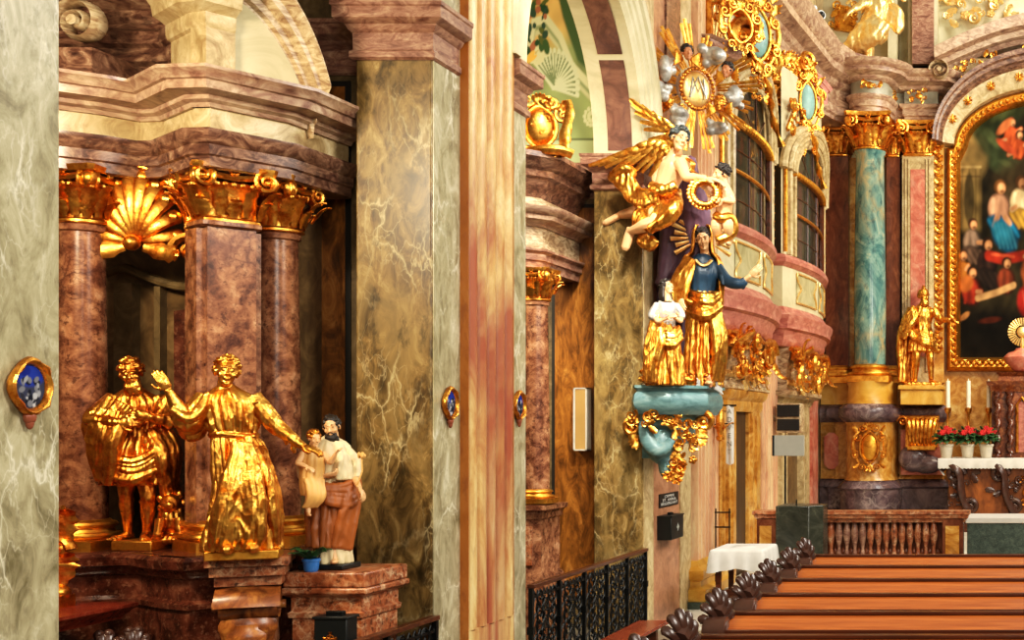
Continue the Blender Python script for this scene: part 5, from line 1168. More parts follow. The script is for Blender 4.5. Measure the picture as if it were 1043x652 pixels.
# ================================================================== CHANCEL SIDE: TWO ORATORY BAYS
def bay(yc, hf, bx, bulge, label, seed):
    e = thing('oratory_bay', label, 'oratory', (bx, yc, 2.6))
    def Wp(t, z, o=0):
        y = yc + hf*t; x = bx + bulge*(1-t*t); nx, ny = 1.0, 2*bulge*t/hf; k = math.hypot(nx, ny); return Vector((x + o*nx/k, y + o*ny/k, z))
    path = [(-W-.1, yc-hf-.0)] + [tuple(Wp(-1+2*i/20, 0)[:2]) for i in range(21)] + [(-W-.1, yc+hf)]
    def sw(nm, mat, prof): m = MB(); m.sweep(path, prof); return part(nm, m, mat, e)
    sw('lower_cornice', M['red'], [(-.3,3.4),(.0,3.4),(.03,3.43),(.06,3.5),(.06,3.56),(.09,3.6),(.1,3.63),(.16,3.66),(.16,3.75),(.19,3.8),(.2,3.86),(.14,3.88),(.08,3.95),(.05,4.0),(-.3,4.02)])
    sw('balcony_front', M['palecream'], [(-.3,4.0),(.03,4.0),(.03,4.64),(-.3,4.64)])
    sw('sill', M['red'], [(-.3,4.6),(.04,4.62),(.08,4.66),(.11,4.68),(.12,4.74),(.09,4.79),(.02,4.81),(-.3,4.82)])
    m = MB(); m.grid(lambda u, v: Wp(-1+2*u, 4.8+.95*2.75*v, -.03), 40, 12) if False else None
    T0, T1 = -.72, .72; ZR, RA = 6.12, .62
    # wall with arched opening: grid cells outside the opening
    nu, nv = 72, 72; vs, fs = [], []
    def inside(t, z): 
        if abs(t) > T1: return False
        return z < ZR or ((t/T1)**2 + ((z-ZR)/RA)**2) < 1
    ids = {}
    for j in range(nv+1):
        for i in range(nu+1): vs.append(Wp(-1+2*i/nu, 4.8+2.9*j/nv, .0))
    for j in range(nv):
        for i in range(nu):
            if not inside(-1+2*(i+.5)/nu, 4.8+2.9*(j+.5)/nv): a = j*(nu+1)+i; fs.append((a,a+1,a+nu+2,a+nu+1))
    m = MB(); m.add(vs, fs); part('bay_wall', m, M['palecream'], e)
    m = MB(); m.grid(lambda u, v: Wp(T0+(T1-T0)*u, 4.8+1.34*v, -.05), 24, 6)
    f = part('window_glass', m, M['glass'], e)
    m = MB(); R = [[Wp(T1*math.cos(a)*q, ZR+RA*math.sin(a)*q, -.05) for q in (0,.25,.5,.75,1.0)] for a in [PI*i/20 for i in range(21)]]
    m.rings(R, cap=False, closed=False); part('lunette_glass', m, M['glass'], e)
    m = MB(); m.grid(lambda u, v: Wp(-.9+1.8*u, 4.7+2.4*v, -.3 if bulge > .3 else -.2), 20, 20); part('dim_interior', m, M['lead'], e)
    m = MB()
    for t in (T0, T1): m.tube([Wp(t, 4.8, .0), Wp(t, ZR, .0)], .05, 6)
    for t in (-.24, .24): m.tube([Wp(t, 4.8, -.04), Wp(t, ZR, -.04)], .012, 5)
    for z in (5.14, 5.8): m.tube([Wp(T0+(T1-T0)*i/12, z, -.04) for i in range(13)], .01, 5)
    for a in (.8, 1.57, 2.34): m.tube([Wp(0, ZR, -.04), Wp(T1*math.cos(a), ZR+RA*math.sin(a), -.04)], .01, 5)
    part('glazing_bars', m, M['wood_dark'], e)
    m = MB(); m.tube([Wp(T0+(T1-T0)*i/12, 5.5, .0) for i in range(13)], .028, 6); part('mid_rail', m, M['gold_flat'], e)
    m = MB()
    for i in range(26): p = Wp(T0-.04+(T1-T0+.08)*i/25, ZR, .04); m.ell(p, (.045,.045,.05), 7, 5)
    m.tube([Wp(T0-.04+(T1-T0+.08)*i/12, ZR, .0) for i in range(13)], .05, 6); part('beaded_transom', m, M['gold_flat'], e)
    m = MB()
    for q, r, o in ((1.03,.05,.02),(1.12,.045,.06),(1.22,.06,.06),(1.34,.05,.1),(1.45,.07,.06)):
        m.tube([Wp(T1*math.cos(a)*q*.98, ZR+RA*math.sin(a)*q*1.05, o) for a in [PI*i/28 for i in range(29)]], r, 8)
    for s in (1,-1):
        for q, r, o in ((1.03,.04,.02),(1.2,.05,.03)): m.tube([Wp(s*T1*q, 4.82, o), Wp(s*T1*q, ZR, o)], r, 6)
    part('window_surround', m, M['cream'], e)
    m = MB(); rr = random.Random(seed)
    for i in range(34):
        z = 4.9 + 2.1*i/33; p = Wp(.93, z, .05); m.ell(p, (.03,.05,.03), 6, 5); acanthus(m, p, (0,.4*(-1)**i,1), (1,0,0), .12, .03, .5, 7)
    for t in (-.96,): m.tube([Wp(t, 4.85, .04), Wp(t, ZR+.1, .04)], .03, 6)
    part('gilded_border', m, M['gold'], e)
    for k, (a, b) in enumerate(((-.72,-.1),(.06,.72))):
        m = MB(); m.grid(lambda u, v: Wp(a+(b-a)*u, 4.12+.42*v, .04), 10, 4); f = part('balcony_panel', m, M['panelframe'] if False else M['olivepale'], e)
        m = MB(); n_ = 16; loop = []
        for i in range(4*n_):
            q = i/n_; sd = int(q); u = q-sd
            x, y = ((u,0),(1,u),(1-u,1),(0,1-u))[sd]; bump = .1*math.exp(-((u-.5)*5)**2); cx_, cy_ = x-.5, y-.5
            if sd in (1,3): x += (-1 if sd == 1 else 1)*bump*1.6
            loop.append(Wp(a+(b-a)*x, 4.1+.46*y, .05))
        m.tube(loop, .016, 6, closed=True); part('panel_moulding', m, M['gold_pale'], f)
    for t in (-.8, .82, -.55, .58):
        m = MB(); leafspray(m, Wp(t, 6.95 + (.15 if abs(t) < .7 else 0), .03), (0,1,0), (0,0,1), (1,0,0), .55, .6, 14, seed+int(t*10), 1.0); m.tube([Wp(t-.1,6.75,.02), Wp(t,7.0,.03), Wp(t+.1,7.2,.02)], .04, 6); part('spandrel_gilding', m, M['gold'], e)
    # carved support under the bay
    m = MB(); c = Wp(-.3, 3.1, .02); uy = Vector((0,1,0))
    leafspray(m, c, uy, (0,0,1), (1,0,0), hf*1.3, .5, 34, seed, 1.5)
    for s_, t in ((1,.5),(-1,-.7)):
        p = Wp(t, 3.2, .05); scroll(m, p, (0,s_,0), (0,0,1), .2, .34, 1.5, 0, 8); acanthus(m, p, (.2,s_*.3,-1), (1,0,0), .4, .1, .5)
    m.tube([Wp(-.9+1.7*i/16, 3.36-.05*abs(math.sin(i*.6)), .08) for i in range(17)], [.04+.02*math.sin(i*1.3) for i in range(17)], 8)
    acanthus(m, Wp(-.75,3.1,.05), (.5,-.4,.6), (1,-.5,0), .42, .14, .3)
    part('carved_support', m, M['gold'], e)
    m = MB(); m.sweep([(-W-.1, yc-hf*.8), (bx+.02, yc-hf*.8), (bx+.06, yc), (bx+.02, yc+hf*.8), (-W-.1, yc+hf*.8)], [(-.3,2.62),(.0,2.62),(.06,2.66),(.06,2.72),(.0,2.76),(-.02,3.0),(.06,3.3),(.06,3.42),(-.3,3.42)]); part('corbel_block', m, M['cornice'], e)
    m = MB(); leafspray(m, Vector((bx+.02, yc, 2.85)), uy, (0,0,1), (1,0,0), hf*1.4, .24, 24, seed+5, 2.4); m.tube([(bx+.0,yc-hf*.78,2.85),(bx+.05,yc,2.85),(bx+.0,yc+hf*.78,2.85)], .05, 6); part('corbel_gilding', m, M['gold_pale'], e)
    return Wp
M['olivepale'] = marble('pale_olive_marble', [(142,132,92),(178,170,128),(198,190,152)], 2.5, 1.4, rough=.3)
Wa = bay(17.7, 1.62, -3.9, .2, 'curved oratory bay with arched window and pink cornices, nearer the far pier', 1)
Wb = bay(21.4, 1.85, -3.75, .22, 'curved oratory bay with arched window and pink cornices, nearer the high altar', 9)
# gilded crests between and above them
def crest(px, py, D, w, h, label, seed, shield=True):
    q = P(px, py, D); e = thing('gilded_crest', label, 'crest', tuple(q)); ux, uz = Vector((.62,.78,0)), Vector((.78,-.62,0))
    m = MB(); b = MB(); cartouche(m, q, ux, (0,0,1), uz, w, h, seed, True, b); part('scrollwork', m, M['gold'], e); part('shield', b, M['shield'] if shield else M['gold_pale'], e)
    m = MB(); leafspray(m, q + Vector((-.05,.1,.1*h)), ux, (0,0,1), uz, w*1.1, h*.9, 26, seed, .9)
    leafspray(m, q - Vector((0,-.05,.62*h)), ux, (0,0,1), uz, w*.5, h*.5, 12, seed+1, 1.1)
    m.tube(spline([q+Vector((.0,0,-.3*h)), q+ux*.3*w+Vector((0,0,-.7*h)), q+ux*.35*w+Vector((0,0,-1.0*h)), q+ux*.6*w+Vector((0,0,-1.4*h))], 20), [.05+.025*math.sin(i*1.4) for i in range(20)], 8, .6)
    m.bx(-W-.05, q.x, q.y+.05, q.y+.3, q.z-.3, q.z+.3)
    part('foliage', m, M['gold'], e)
crest(771, 36, 16.9, .72, 1.0, 'gilded crest with a pale blue shield above the first oratory window', 3)
crest(822, 104, 20.4, .62, .95, 'gilded crest with a pale blue shield above the second oratory window', 7)
q = P(803, 84, 20.2); m = MB(); cartouche(m, q, (.62,.78,0), (0,0,1), (.78,-.62,0), .75, .9, 12); leafspray(m, q, (.62,.78,0), (0,0,1), (.78,-.62,0), .8, .9, 30, 4, 1); m.bx(-W-.05, q.x, q.y+.05, q.y+.3, q.z-.3, q.z+.3)
solo('gilded_rocaille', m, M['gold'], 'gilded rocaille ornament left of the second blue-shielded crest', 'ornament', tuple(q))
q = P(822, 80, 20.7); m = MB(); m.tube([q + Vector((.5*x*.62, .5*x*.78, .22*(1-x*x)-.1)) for x in [-1+i/8 for i in range(17)]], [.06]*17, 8); m.tube([q + Vector((.42*x*.62, .42*x*.78, .16*(1-x*x)-.14)) for x in [-1+i/8 for i in range(17)]], [.05]*17, 8); m.add([q+Vector((.45*x*.62,.45*x*.78,zz)) for zz in (-.34, .0) for x in (-1,-.5,0,.5,1)], [(i,i+1,i+6,i+5) for i in range(4)])
solo('pink_pediment', m, M['red'], 'small pink curved pediment among the gilding over the second oratory window', 'pediment', tuple(q))
# gilded shelf and reeded bracket left of the first crest
q = P(722, 20, 15.6); e = thing('gilded_bracket', 'gilded reeded bracket under a scrolled ledge at the top of the far pier', 'bracket', tuple(q))
m = MB()
for i in range(9): m.tube([q + Vector((.06*(i-4)*.7, .06*(i-4)*.7, .26)), q + Vector((.05*(i-4)*.7, .05*(i-4)*.7, -.02)), q + Vector((.035*(i-4)*.7, .035*(i-4)*.7, -.28-.03*(i%2)))], [.03,.03,.018], 7)
part('reeding', m, M['gold_pale'], e)
m = MB(); ux, uz = Vector((.7,.7,0)), Vector((.7,-.7,0)); cartouche(m, q+Vector((.35,.1,-.05)), ux, (0,0,1), uz, .6, .6, 2, False); scroll(m, q+ux*.5+Vector((0,0,-.1)), ux, (0,0,1), .22, .36, 1.6, 0, 8); leafspray(m, q+ux*.3+Vector((0,0,.2)), ux, (0,0,1), uz, .9, .5, 24, 8, 1)
m.tube([q - ux*.35 + Vector((0,0,.34)), q + ux*.25 + Vector((0,0,.28)), q+ux*.7+Vector((0,0,.12))], [.09,.1,.08], 10); m.bx(-W-.02, q.x+.05, q.y-.1, q.y+.5, q.z-.2, q.z+.4)
part('scrollwork', m, M['gold'], e)
m = MB(); m.sweep([(q.x-.3,q.y-.25),(q.x+.06,q.y-.25),(q.x+.3,q.y+.3)], [(-.2,q.z-.42),(.0,q.z-.42),(.04,q.z-.38),(.05,q.z-.32),(.1,q.z-.28),(-.2,q.z-.26)]); part('ledge', m, M['impost'], e)
# things along the chancel wall
q = P(743, 443, 15.9); e = thing('cloth_banner', 'narrow white cloth banner with faint printing hanging beside the doorway', 'banner', (q.x, q.y, Z(472,15.9)))
x0, x1, z0, z1 = X(739.5,15.9), X(747.5,15.9), Z(472,15.9), Z(413,15.9)
m = MB(); m.grid(lambda u, v: (x0+(x1-x0)*u, 15.9+.015*math.sin(u*6+v*3), z0+(z1-z0)*v-.02*math.sin(PI*u)*(1-v)), 8, 20); part('cloth', m, M['whitecloth'], e)
m = MB(); m.tube([(x0-.14,15.9,z1),(x1+.03,15.9,z1)], .012, 6); m.tube([(x0-.14,15.9,z1-.24),(x1,15.9,z1-.22)], .008, 6); part('rod', m, M['iron'], e)
for i, s_ in enumerate('ADVENT'): text(s_, ((x0+x1)/2, 15.87, z1-.08-i*.1), 0, .09, 'lettering', e, M['printing'])
q = P(733.5, 470, 15.85); e = thing('processional_staff', 'gilded processional staff standing left of the white banner', 'staff', (q.x, q.y, 0))
zt = Z(404, 15.85); m = MB(); m.tube([(q.x,q.y,.02),(q.x,q.y,zt-.5)], .022, 8); m.lathe([(.16,.0),(.16,.03),(.05,.06),(.03,.12)], 16, (q.x,q.y,0)); part('pole', m, M['ochre'], e)
m = MB(); m.lathe([(.03,0),(.05,.02),(.05,.05),(.03,.07),(.04,.1),(.055,.18),(.05,.34),(.03,.4),(.02,.46),(.035,.5),(.0,.54)], 14, (q.x,q.y,zt-.55)); 
for i in range(4): acanthus(m, (q.x,q.y,zt-.45), (math.cos(i*1.57),math.sin(i*1.57),1.2), (math.cos(i*1.57),math.sin(i*1.57),0), .18, .03, .5)
part('staff_head', m, M['gold'], e)
m = MB()
for z in (Z(537,15.6), Z(522,15.6)): m.tube([(X(728,15.6),15.6,z),(X(744,15.6),15.6,z)], .01, 6)
for px in (729, 743): m.tube([(X(px,15.6),15.6,0),(X(px,15.6),15.6,Z(518,15.6))], .009, 6)
solo('low_wire_rack', m, M['iron'], 'thin wire rack at the foot of the processional staff', 'rack', (X(736,15.6),15.6,0))
# loudspeakers
D = 19.5; x0, x1 = X(790.5,D), X(815.5,D)
e = thing('loudspeaker', 'two-cell black loudspeaker box in a pale case on the chancel wall', 'loudspeaker', ((x0+x1)/2, D, Z(441,D)))
z0, z1 = Z(441,D), Z(411,D); m = MB(); m.bx(x0, x1, D, D+.3, z0, z1); m.bx(-W+.09, x0+.02, D+.1, D+.2, (z0+z1)/2-.05, (z0+z1)/2+.05); part('case', m, M['cornice'], e, bevel=.01)
for a, b in ((412.5,424.5),(427,438.5)):
    m = MB(); m.bx(x0+.02, x1-.02, D-.03, D+.02, Z(b,D), Z(a,D)); f = part('speaker_grille', m, M['blackpl'], e)
    m = MB()
    for i in range(5): z = Z(b,D)+ (Z(a,D)-Z(b,D))*(i+.5)/5; m.bx(x0+.03, x1-.03, D-.036, D-.028, z-.004, z+.004)
    part('grille_rib', m, M['black'], f)
D = 18.2; e = thing('hymn_board', 'blank pale grey board on a thin stand below the loudspeaker', 'board', (X(803,D), D, .14))
m = MB(); m.bx(X(788.5,D), X(819,D), D, D+.04, Z(464.5,D), Z(443.5,D)); part('panel', m, M['greypanel'], e, bevel=.004)
m = MB(); m.bx(X(786.5,D), X(788.5,D), D-.005, D+.05, Z(464.5,D), Z(443.5,D)); part('panel_edge', m, M['black'], e)
m = MB(); m.tube([(X(799,D), D+.06, .15), (X(799,D), D+.06, Z(450,D))], .014, 8); m.lathe([(.2,0),(.2,.02),(.03,.05)], 18, (X(799,D), D+.06, .14)); part('stand', m, M['iron'], e)
# white-covered table
D = 13.95; e = thing('side_table', 'dark wooden table under the white cloth beside the far pier', 'table', (X(750,D), D, .02))
x0, x1, y0, y1, zt = X(723,13.6), X(777,13.6), 13.62, 14.35, Z(557,13.95)
m = MB(); m.bx(x0+.03, x1-.03, y0+.02, y1-.02, zt-.05, zt-.015); part('tabletop', m, M['wood_dark'], e)
for x in (x0+.07, x1-.07):
    for y in (y0+.07, y1-.07): m = MB(); m.bx(x-.025, x+.025, y-.025, y+.025, .02, zt-.04); part('leg', m, M['wood_dark'], e)
m = MB(); m.bx(x0+.05,x1-.05,y0+.1,y0+.13,.2,.4); part('lower_rail', m, M['wood_dark'], e)
m = MB(); lp = []; n_ = 80
for i in range(n_):
    q = 4*i/n_; sd = int(q); u = q-sd; lp.append(((x0+(x1-x0)*u, y0), (x1, y0+(y1-y0)*u), (x1-(x1-x0)*u, y1), (x0, y1-(y1-y0)*u))[sd] + ((.5-abs(u-.5))*2,))
cx_, cy_ = (x0+x1)/2, (y0+y1)/2; rows = []
for k, (o, z, wv) in enumerate(((-.02, zt, 0), (.0, zt-.005, 0), (.012, zt-.03, .2), (.025, zt-.1, .7), (.035, zt-.2, 1.0))):
    rows.append([(x + math.copysign(1, x-cx_)*o*(1 if abs(x-cx_) > .99*(x1-x0)/2 else .0) + .012*wv*math.sin(i*1.1), y + math.copysign(1, y-cy_)*o*(1 if abs(y-cy_) > .99*(y1-y0)/2 else 0) - .014*wv*math.sin(i*1.1), z - (.05*(1-c)*wv)) for i, (x, y, c) in enumerate(lp)])
m.rings([[(x*.0+cx_+(x-cx_)*.5, cy_+(y-cy_)*.5, zt) for x, y, z in rows[0]]] + rows, cap=False); m.bx(x0+.02, x1-.02, y0+.02, y1-.02, zt-.012, zt-.001)
solo('white_tablecloth', m, M['whitecloth'], 'plain white cloth hanging over the small table beside the far pier', 'tablecloth', (cx_, cy_, zt-.2), smooth=2.0)
# lectern
D = 14.6; e = thing('stone_lectern', 'dark grey faceted stone lectern block before the balustrade', 'lectern', (X(813,D), D+.2, 0))
zt = Z(515.5, D); m = MB(); P0 = [(X(790,D), D), (X(824,D), D), (X(838,D+.12), D+.16), (X(838,D+.12), D+.5), (X(790,D), D+.5)]
m.prism(P0, 0, zt); part('block', m, M['slate'], e, bevel=.01)
m = MB(); m.tube([(X(808,D), D+.2, zt), (X(809,D), D+.15, zt+.06)], .008, 6); part('microphone', m, M['black'], e)
# balustrade
D = 15.45; e = thing('balustrade', 'speckled red marble communion balustrade in front of the high altar', 'balustrade', (X(880,D), D, 0))
zt = Z(520.5, D); xa, xb = X(771,D), X(984,D)
m = MB(); m.sweep([(xa,D+.26),(xa,D),(xb,D),(xb,D+.26),][::1], [(-.2,zt-.14),(-.02,zt-.14),(-.01,zt-.1),(.02,zt-.09),(.03,zt-.05),(.05,zt-.04),(.05,zt),(-.2,zt)]); m.bx(xa,xb,D+.02,D+.26,zt-.12,zt-.002); part('coping', m, M['speckred'], e)
m = MB(); m.bx(xa, xb, D+.0, D+.24, .0, .32); part('base_course', m, M['speckred'], e)
for a, b in ((774,786),(963,977)):
    m = MB(); m.bx(X(a-3,D), X(b+4,D), D-.01, D+.25, .3, zt-.1); q = part('post', m, M['darkred'], e)
    m = MB(); m.bx(X(a,D), X(b,D), D-.025, D+.02, .36, zt-.18); part('post_panel', m, M['ochre'], q)
for i in range(15):
    x = X(845 + i*8.1, D); 
    if x > X(958, D): continue
    m = MB(); k = zt-.12-.3
    m.lathe([(.04,0),(.042,.06*k),(.025,.12*k),(.04,.2*k),(.046,.3*k),(.03,.42*k),(.02,.5*k),(.024,.56*k),(.042,.66*k),(.05,.76*k),(.036,.88*k),(.03,.93*k),(.044,.96*k),(.044,k)], 14, (x, D+.12, .31))
    part('baluster', m, M['impost'] if i in (1,2,3,4) else M['speckred'], e)
m = MB(); m.bx(X(790,D), X(960,D), D+.19, D+.235, .3, zt-.1); 
for i in range(14): x = X(849+i*8.1, D); m.ell((x, D+.17, .62), (.035,.03,.05), 8, 6) if x < X(955,D) else None
part('pierced_screen', m, M['darkred'], e)
# free-standing stone block altar
D = 16.6; e = thing('block_altar', 'speckled dark green stone block altar with a white top, right of the balustrade', 'altar', (X(1080,D), D+.4, .14))
m = MB(); m.bx(X(985,D), 1.6, D, D+.8, .14, Z(533,D)); part('stone_block', m, M['green'], e, bevel=.01)
m = MB(); m.bx(X(983.5,D), 1.62, D-.02, D+.82, Z(533,D), Z(527.5,D)); part('altar_cloth', m, M['whitecloth'], e, bevel=.008)
# ================================================================== HIGH ALTAR
HX = .47                                                             # axis of the altar
A = thing('high_altar', 'high altar architecture with blue marble column, gilded capitals and great arch framing the painting', 'altar', (-1.9, 24.4, .3))
def bow(x0, x1, y, d, n=8): return [(x0 + (x1-x0)*i/n, y - d*math.sin(PI*i/n)) for i in range(n+1)]
CXB = X(886, 23.9)
EP = [(-3.95,24.55),(-3.62,24.55),(-3.62,24.42),(-3.30,24.42)] + [(CXB + .42*math.cos(a), 23.92 + .42*math.sin(a)) for a in [PI + PI*i/12 for i in range(13)]] + [(-2.45,24.42),(-2.38,24.42),(-2.38,24.3),(-1.62,24.3),(-1.62,24.7)]
def mould(nm, mat, path, prof, lb=None): m = MB(); m.sweep(path, prof); return part(nm, m, mat, A, lb)
mould('base', M['purplegrey'], EP, [(-.6,.3),(.22,.3),(.22,.56),(.14,.6),(.14,.98),(.18,1.02),(.12,1.1),(.05,1.16),(-.6,1.18)])
mould('dado', M['ochre'], EP, [(-.6,1.16),(.06,1.16),(.02,1.24),(.02,2.2),(.05,2.24),(-.6,2.26)])
mould('dado_cornice', M['purplegrey'], EP, [(-.6,2.22),(.06,2.24),(.12,2.3),(.16,2.34),(.18,2.42),(.16,2.5),(.1,2.54),(.04,2.58),(-.6,2.58)])
mould('column_stage', M['yellow'], EP, [(-.6,2.56),(.02,2.56),(.0,2.64),(-.02,2.9),(.02,3.0),(-.6,3.02)])
Z0, Z1 = 3.1, 7.3
def rect_shaft(x0, x1, y0, y1, mat, nm, capw=None, inset=None):
    m = MB(); m.bx(x0, x1, y0, y1, 3.0, 7.32); s = part(nm, m, mat, A)
    if inset: m = MB(); w = (x1-x0); m.bx(x0+w*.27, x1-w*.27, y0-.02, y0+.02, 3.5, 7.05); part('marble_inset', m, M['pinkinset'], s)
    if inset:
        m = MB(); w = x1-x0
        for a in (.12, .22, .78, .88): m.bx(x0+w*a-.015, x0+w*a+.015, y0-.035, y0+.01, 3.2, 7.25)
        part('edge_bead', m, M['cream'], s)
    return s
def capit(c, r, h, sq, parent, base=True):
    m = MB(); capital(m, c, r, h, sq); part('capital', m, M['gold'], parent)
    if base: m = MB(); attic_base(m, (c[0], c[1], 2.98), r, .34, sq, plinth=True); part('column_base', m, M['gold_flat'], parent)
m = MB(); m.lathe([(.29,3.2),(.3,4.4),(.262,7.22),(.29,7.26),(.3,7.3),(.27,7.33)], 48, (CXB,23.92,0)); s = part('column', m, M['blue'], A, 'blue-green marble column')
capit((CXB,23.92,7.3), .29, .68, False, s)
s = rect_shaft(X(841,24.3), X(864,24.3), 24.3, 24.8, M['darkred'], 'side_pilaster'); capit((X(852,24.3), 24.5, 7.3), .22, .66, True, s)
s = rect_shaft(X(864,24.55), X(872,24.55), 24.5, 24.8, M['ochre'], 'narrow_pilaster')
s = rect_shaft(X(903,24.4), X(917,24.4), 24.38, 24.8, M['darkred'], 'narrow_pilaster'); capit((X(909,24.4), 24.5, 7.3), .14, .64, True, s)
s = rect_shaft(X(919,24.3), X(951,24.3), 24.28, 24.8, M['cream'], 'pilaster', inset=True); capit((X(935,24.3), 24.5, 7.3), .27, .66, True, s, False)
m = MB(); R = random.Random(4); x = X(955.5, 24.3)
m.bx(X(950.5,24.3), X(961,24.3), 24.42, 24.8, 3.0, 7.9); part('garland_strip', m, M['ochre'], A)
m = MB()
for i in range(46):
    z = 3.6 + 4.2*i/46; m.ell((x + .03*math.sin(i*1.3), 24.38, z), (.05,.04,.045), 6, 5); acanthus(m, (x, 24.38, z), (.8*(-1)**i, 0, .7), (0,-1,0), .13, .035, .5, 7)
part('garland', m, M['gold'], A)
# entablature over the columns
E0 = 7.97
mould('architrave', M['cornice2'], EP, [(-.6,E0),(-.06,E0),(-.06,E0+.1),(-.03,E0+.12),(-.03,E0+.24),(.02,E0+.28),(.03,E0+.33),(-.6,E0+.34)])
mould('frieze', M['frieze'], EP, [(-.6,E0+.33),(-.06,E0+.33),(-.06,E0+.6),(-.6,E0+.61)])
mould('cornice', M['cornice2'], EP[:-2] + [(-1.62,24.3),(-1.4,24.7)], [(-.6,E0+.58),(-.02,E0+.58),(.04,E0+.62),(.06,E0+.66),(.1,E0+.67),(.27,E0+.7),(.27,E0+.78),(.31,E0+.79),(.38,E0+.85),(.4,E0+.9),(-.6,E0+.93)])
for px, D in ((886, 23.45), (936, 24.2), (848, 24.3), (908, 24.3)):
    q = P(px, 94, D); q.z = E0+.46; m = MB(); leafspray(m, q, (1,0,0), (0,0,1), (0,-1,0), .34 if px in (886,936) else .2, .18, 9, px, 1.8); m.ell(q, (.07,.03,.06), 8, 6); part('frieze_ornament', m, M['gold'], A)
# arch round the picture
ax, az, ZA = 1.52, 1.08, 7.55
def ring(a, b, prof, n=48, a0=0, a1=PI):
    R = []
    for i in range(n+1):
        t = a0 + (a1-a0)*i/n; R.append([(HX - (a+k)*math.cos(t), y, ZA + (b+k)*math.sin(t)) for k, y in prof])
    return R
def ring2(prof, n=48):
    return [[(HX - a_*math.cos(PI*i/n), y, ZA + b_*math.sin(PI*i/n)) for a_, b_, y in prof] for i in range(n+1)]
m = MB(); m.rings(ring2([(2.05,1.44,24.5),(2.05,1.44,24.16),(2.08,1.49,24.1),(2.1,1.53,24.1),(2.12,1.55,24.0),(2.16,1.63,23.98),(2.18,1.66,23.92),(2.23,1.75,23.9),(2.24,1.77,24.1),(2.24,1.77,24.6)])); part('arch_moulding', m, M['archstone'], A)
m = MB(); m.rings(ring2([(1.84,1.1,24.6),(1.85,1.11,24.34),(1.9,1.16,24.3),(1.98,1.34,24.22),(2.06,1.46,24.17),(2.06,1.46,24.6)])); part('arch_soffit', m, M['cream'], A)
for i in range(9):
    t = .35 + (PI-.7)*i/8; c = Vector((HX - 1.98*math.cos(t), 24.2, ZA + 1.3*math.sin(t))); m = MB()
    for k in range(8): m.tube([c, c + Vector((math.cos(k*.785), -.02, math.sin(k*.785)))*.085], [.012,.022], 5)
    m.ell(c, .03, 8, 6); part('arch_star', m, M['gold'], A)
# upper broken pediment with volute and gilded frieze
PA_ = [(0,24.9),(0,24.4),(.05,24.36),(.06,24.2),(.12,24.16),(.14,23.95),(.24,23.88),(.26,23.86),(.28,24.0),(.3,24.9)]
m = MB(); R = []
for i in range(31):
    t = i/30; x = -1.72 + 2*(HX+1.72)*t; z = 8.86 + .66*math.sin(PI*min(1,max(0,t))) ; R.append([(x, y, z + k*1.6) for k, y in PA_])
m.rings(R); part('pediment', m, M['cornice2'], A)
for x in (-1.62, 2*HX+1.62):
    m = MB(); volute(m, (x, 24.02, 8.84), (-1 if x < 0 else 1,0,0), (0,0,1), (0,1,0), .2, .4); part('pediment_volute', m, M['cornice'], A)
m = MB()
for i in range(14): leafspray(m, Vector((-1.3 + 2*(HX+1.3)*i/13, 24.25, 8.76 + .5*math.sin(PI*(.08+.84*i/13)))), (1,0,0), (0,0,1), (0,-1,0), .3, .26, 5, i, 1.5)
part('pediment_frieze', m, M['gold'], A)
m = MB(); m.bx(-1.5, 2.44, 24.4, 24.95, 8.6, 9.2); part('pediment_core', m, M['cream'], A)
# crest on the column's pedestal
q = P(885, 456, 23.38); e = thing('gilded_crest', 'gilded coat-of-arms crest on the ochre pedestal below the blue column', 'crest', tuple(q)); q.y = 23.46
m = MB(); b_ = MB(); cartouche(m, q, (1,0,0), (0,0,1), (0,-1,0), .62, .86, 5, True, b_); part('scrollwork', m, M['gold'], e); part('shield', b_, M['gold_flat'], e)
m = MB(); pl = [(x, z) for x, z in ((-.13,.3),(.13,.3),(.13,.8),(.05,1.0),(-.05,1.0),(-.13,.8))]
q = P(846.5, 464, 24.36); 
m = MB(); m.add([(q.x+x*1.05, 24.385, 1.36+z*.85-.25) for x, z in [(-.13,.38),(-.05,.28),(.05,.28),(.13,.38),(.13,1.0),(.05,1.1),(-.05,1.1),(-.13,1.0)]], [tuple(range(8))]); part('marble_inset', m, M['pinkinset'], A)
# right bay of the base: gadrooned console and rose stone
q = P(939, 442, 23.95); e = thing('gilded_console', 'gilded gadrooned console against the altar base, left of the flower pots', 'console', (q.x, q.y, Z(462,23.95)))
m = MB()
for i in range(7): x = q.x + (i-3)*.085; m.tube(bez((x,q.y-.05,q.z+.3),(x,q.y-.2,q.z+.25),(x*.8+q.x*.2,q.y-.22,q.z),(x*.75+q.x*.25,q.y-.06,q.z-.24),12), [.05,.052,.055,.055,.05,.048,.045,.042,.04,.038,.036,.03], 8)
m.tube([(q.x-.33,q.y-.1,q.z+.3),(q.x+.33,q.y-.1,q.z+.3)], .05, 8); m.tube([(q.x-.26,q.y-.1,q.z-.26),(q.x+.26,q.y-.1,q.z-.26)], .05, 8); m.bx(q.x-.3,q.x+.3,q.y-.05,q.y+.4,q.z-.25,q.z+.28)
part('gadroons', m, M['gold'], e)
m = MB(); scroll(m, (q.x-.36,q.y-.12,q.z+.24), (-1,0,0), (0,0,1), .1, .4, 1.4, 0, 8); part('console_scroll', m, M['bronze'], e)
m = MB(); q2 = P(934, 467, 24.1); m.bx(q2.x-.3, q2.x+.5, 24.06, 24.3, 1.25, 2.1); part('rose_panel', m, M['pinkinset'], A)
m = MB(); m.ell(P(930, 467, 24.0), (.28,.14,.26), 16, 10); m.ell(P(944, 473, 24.0), (.3,.12,.18), 16, 10); fpart('rose_boss', m, .02, M['purplegrey'], A)
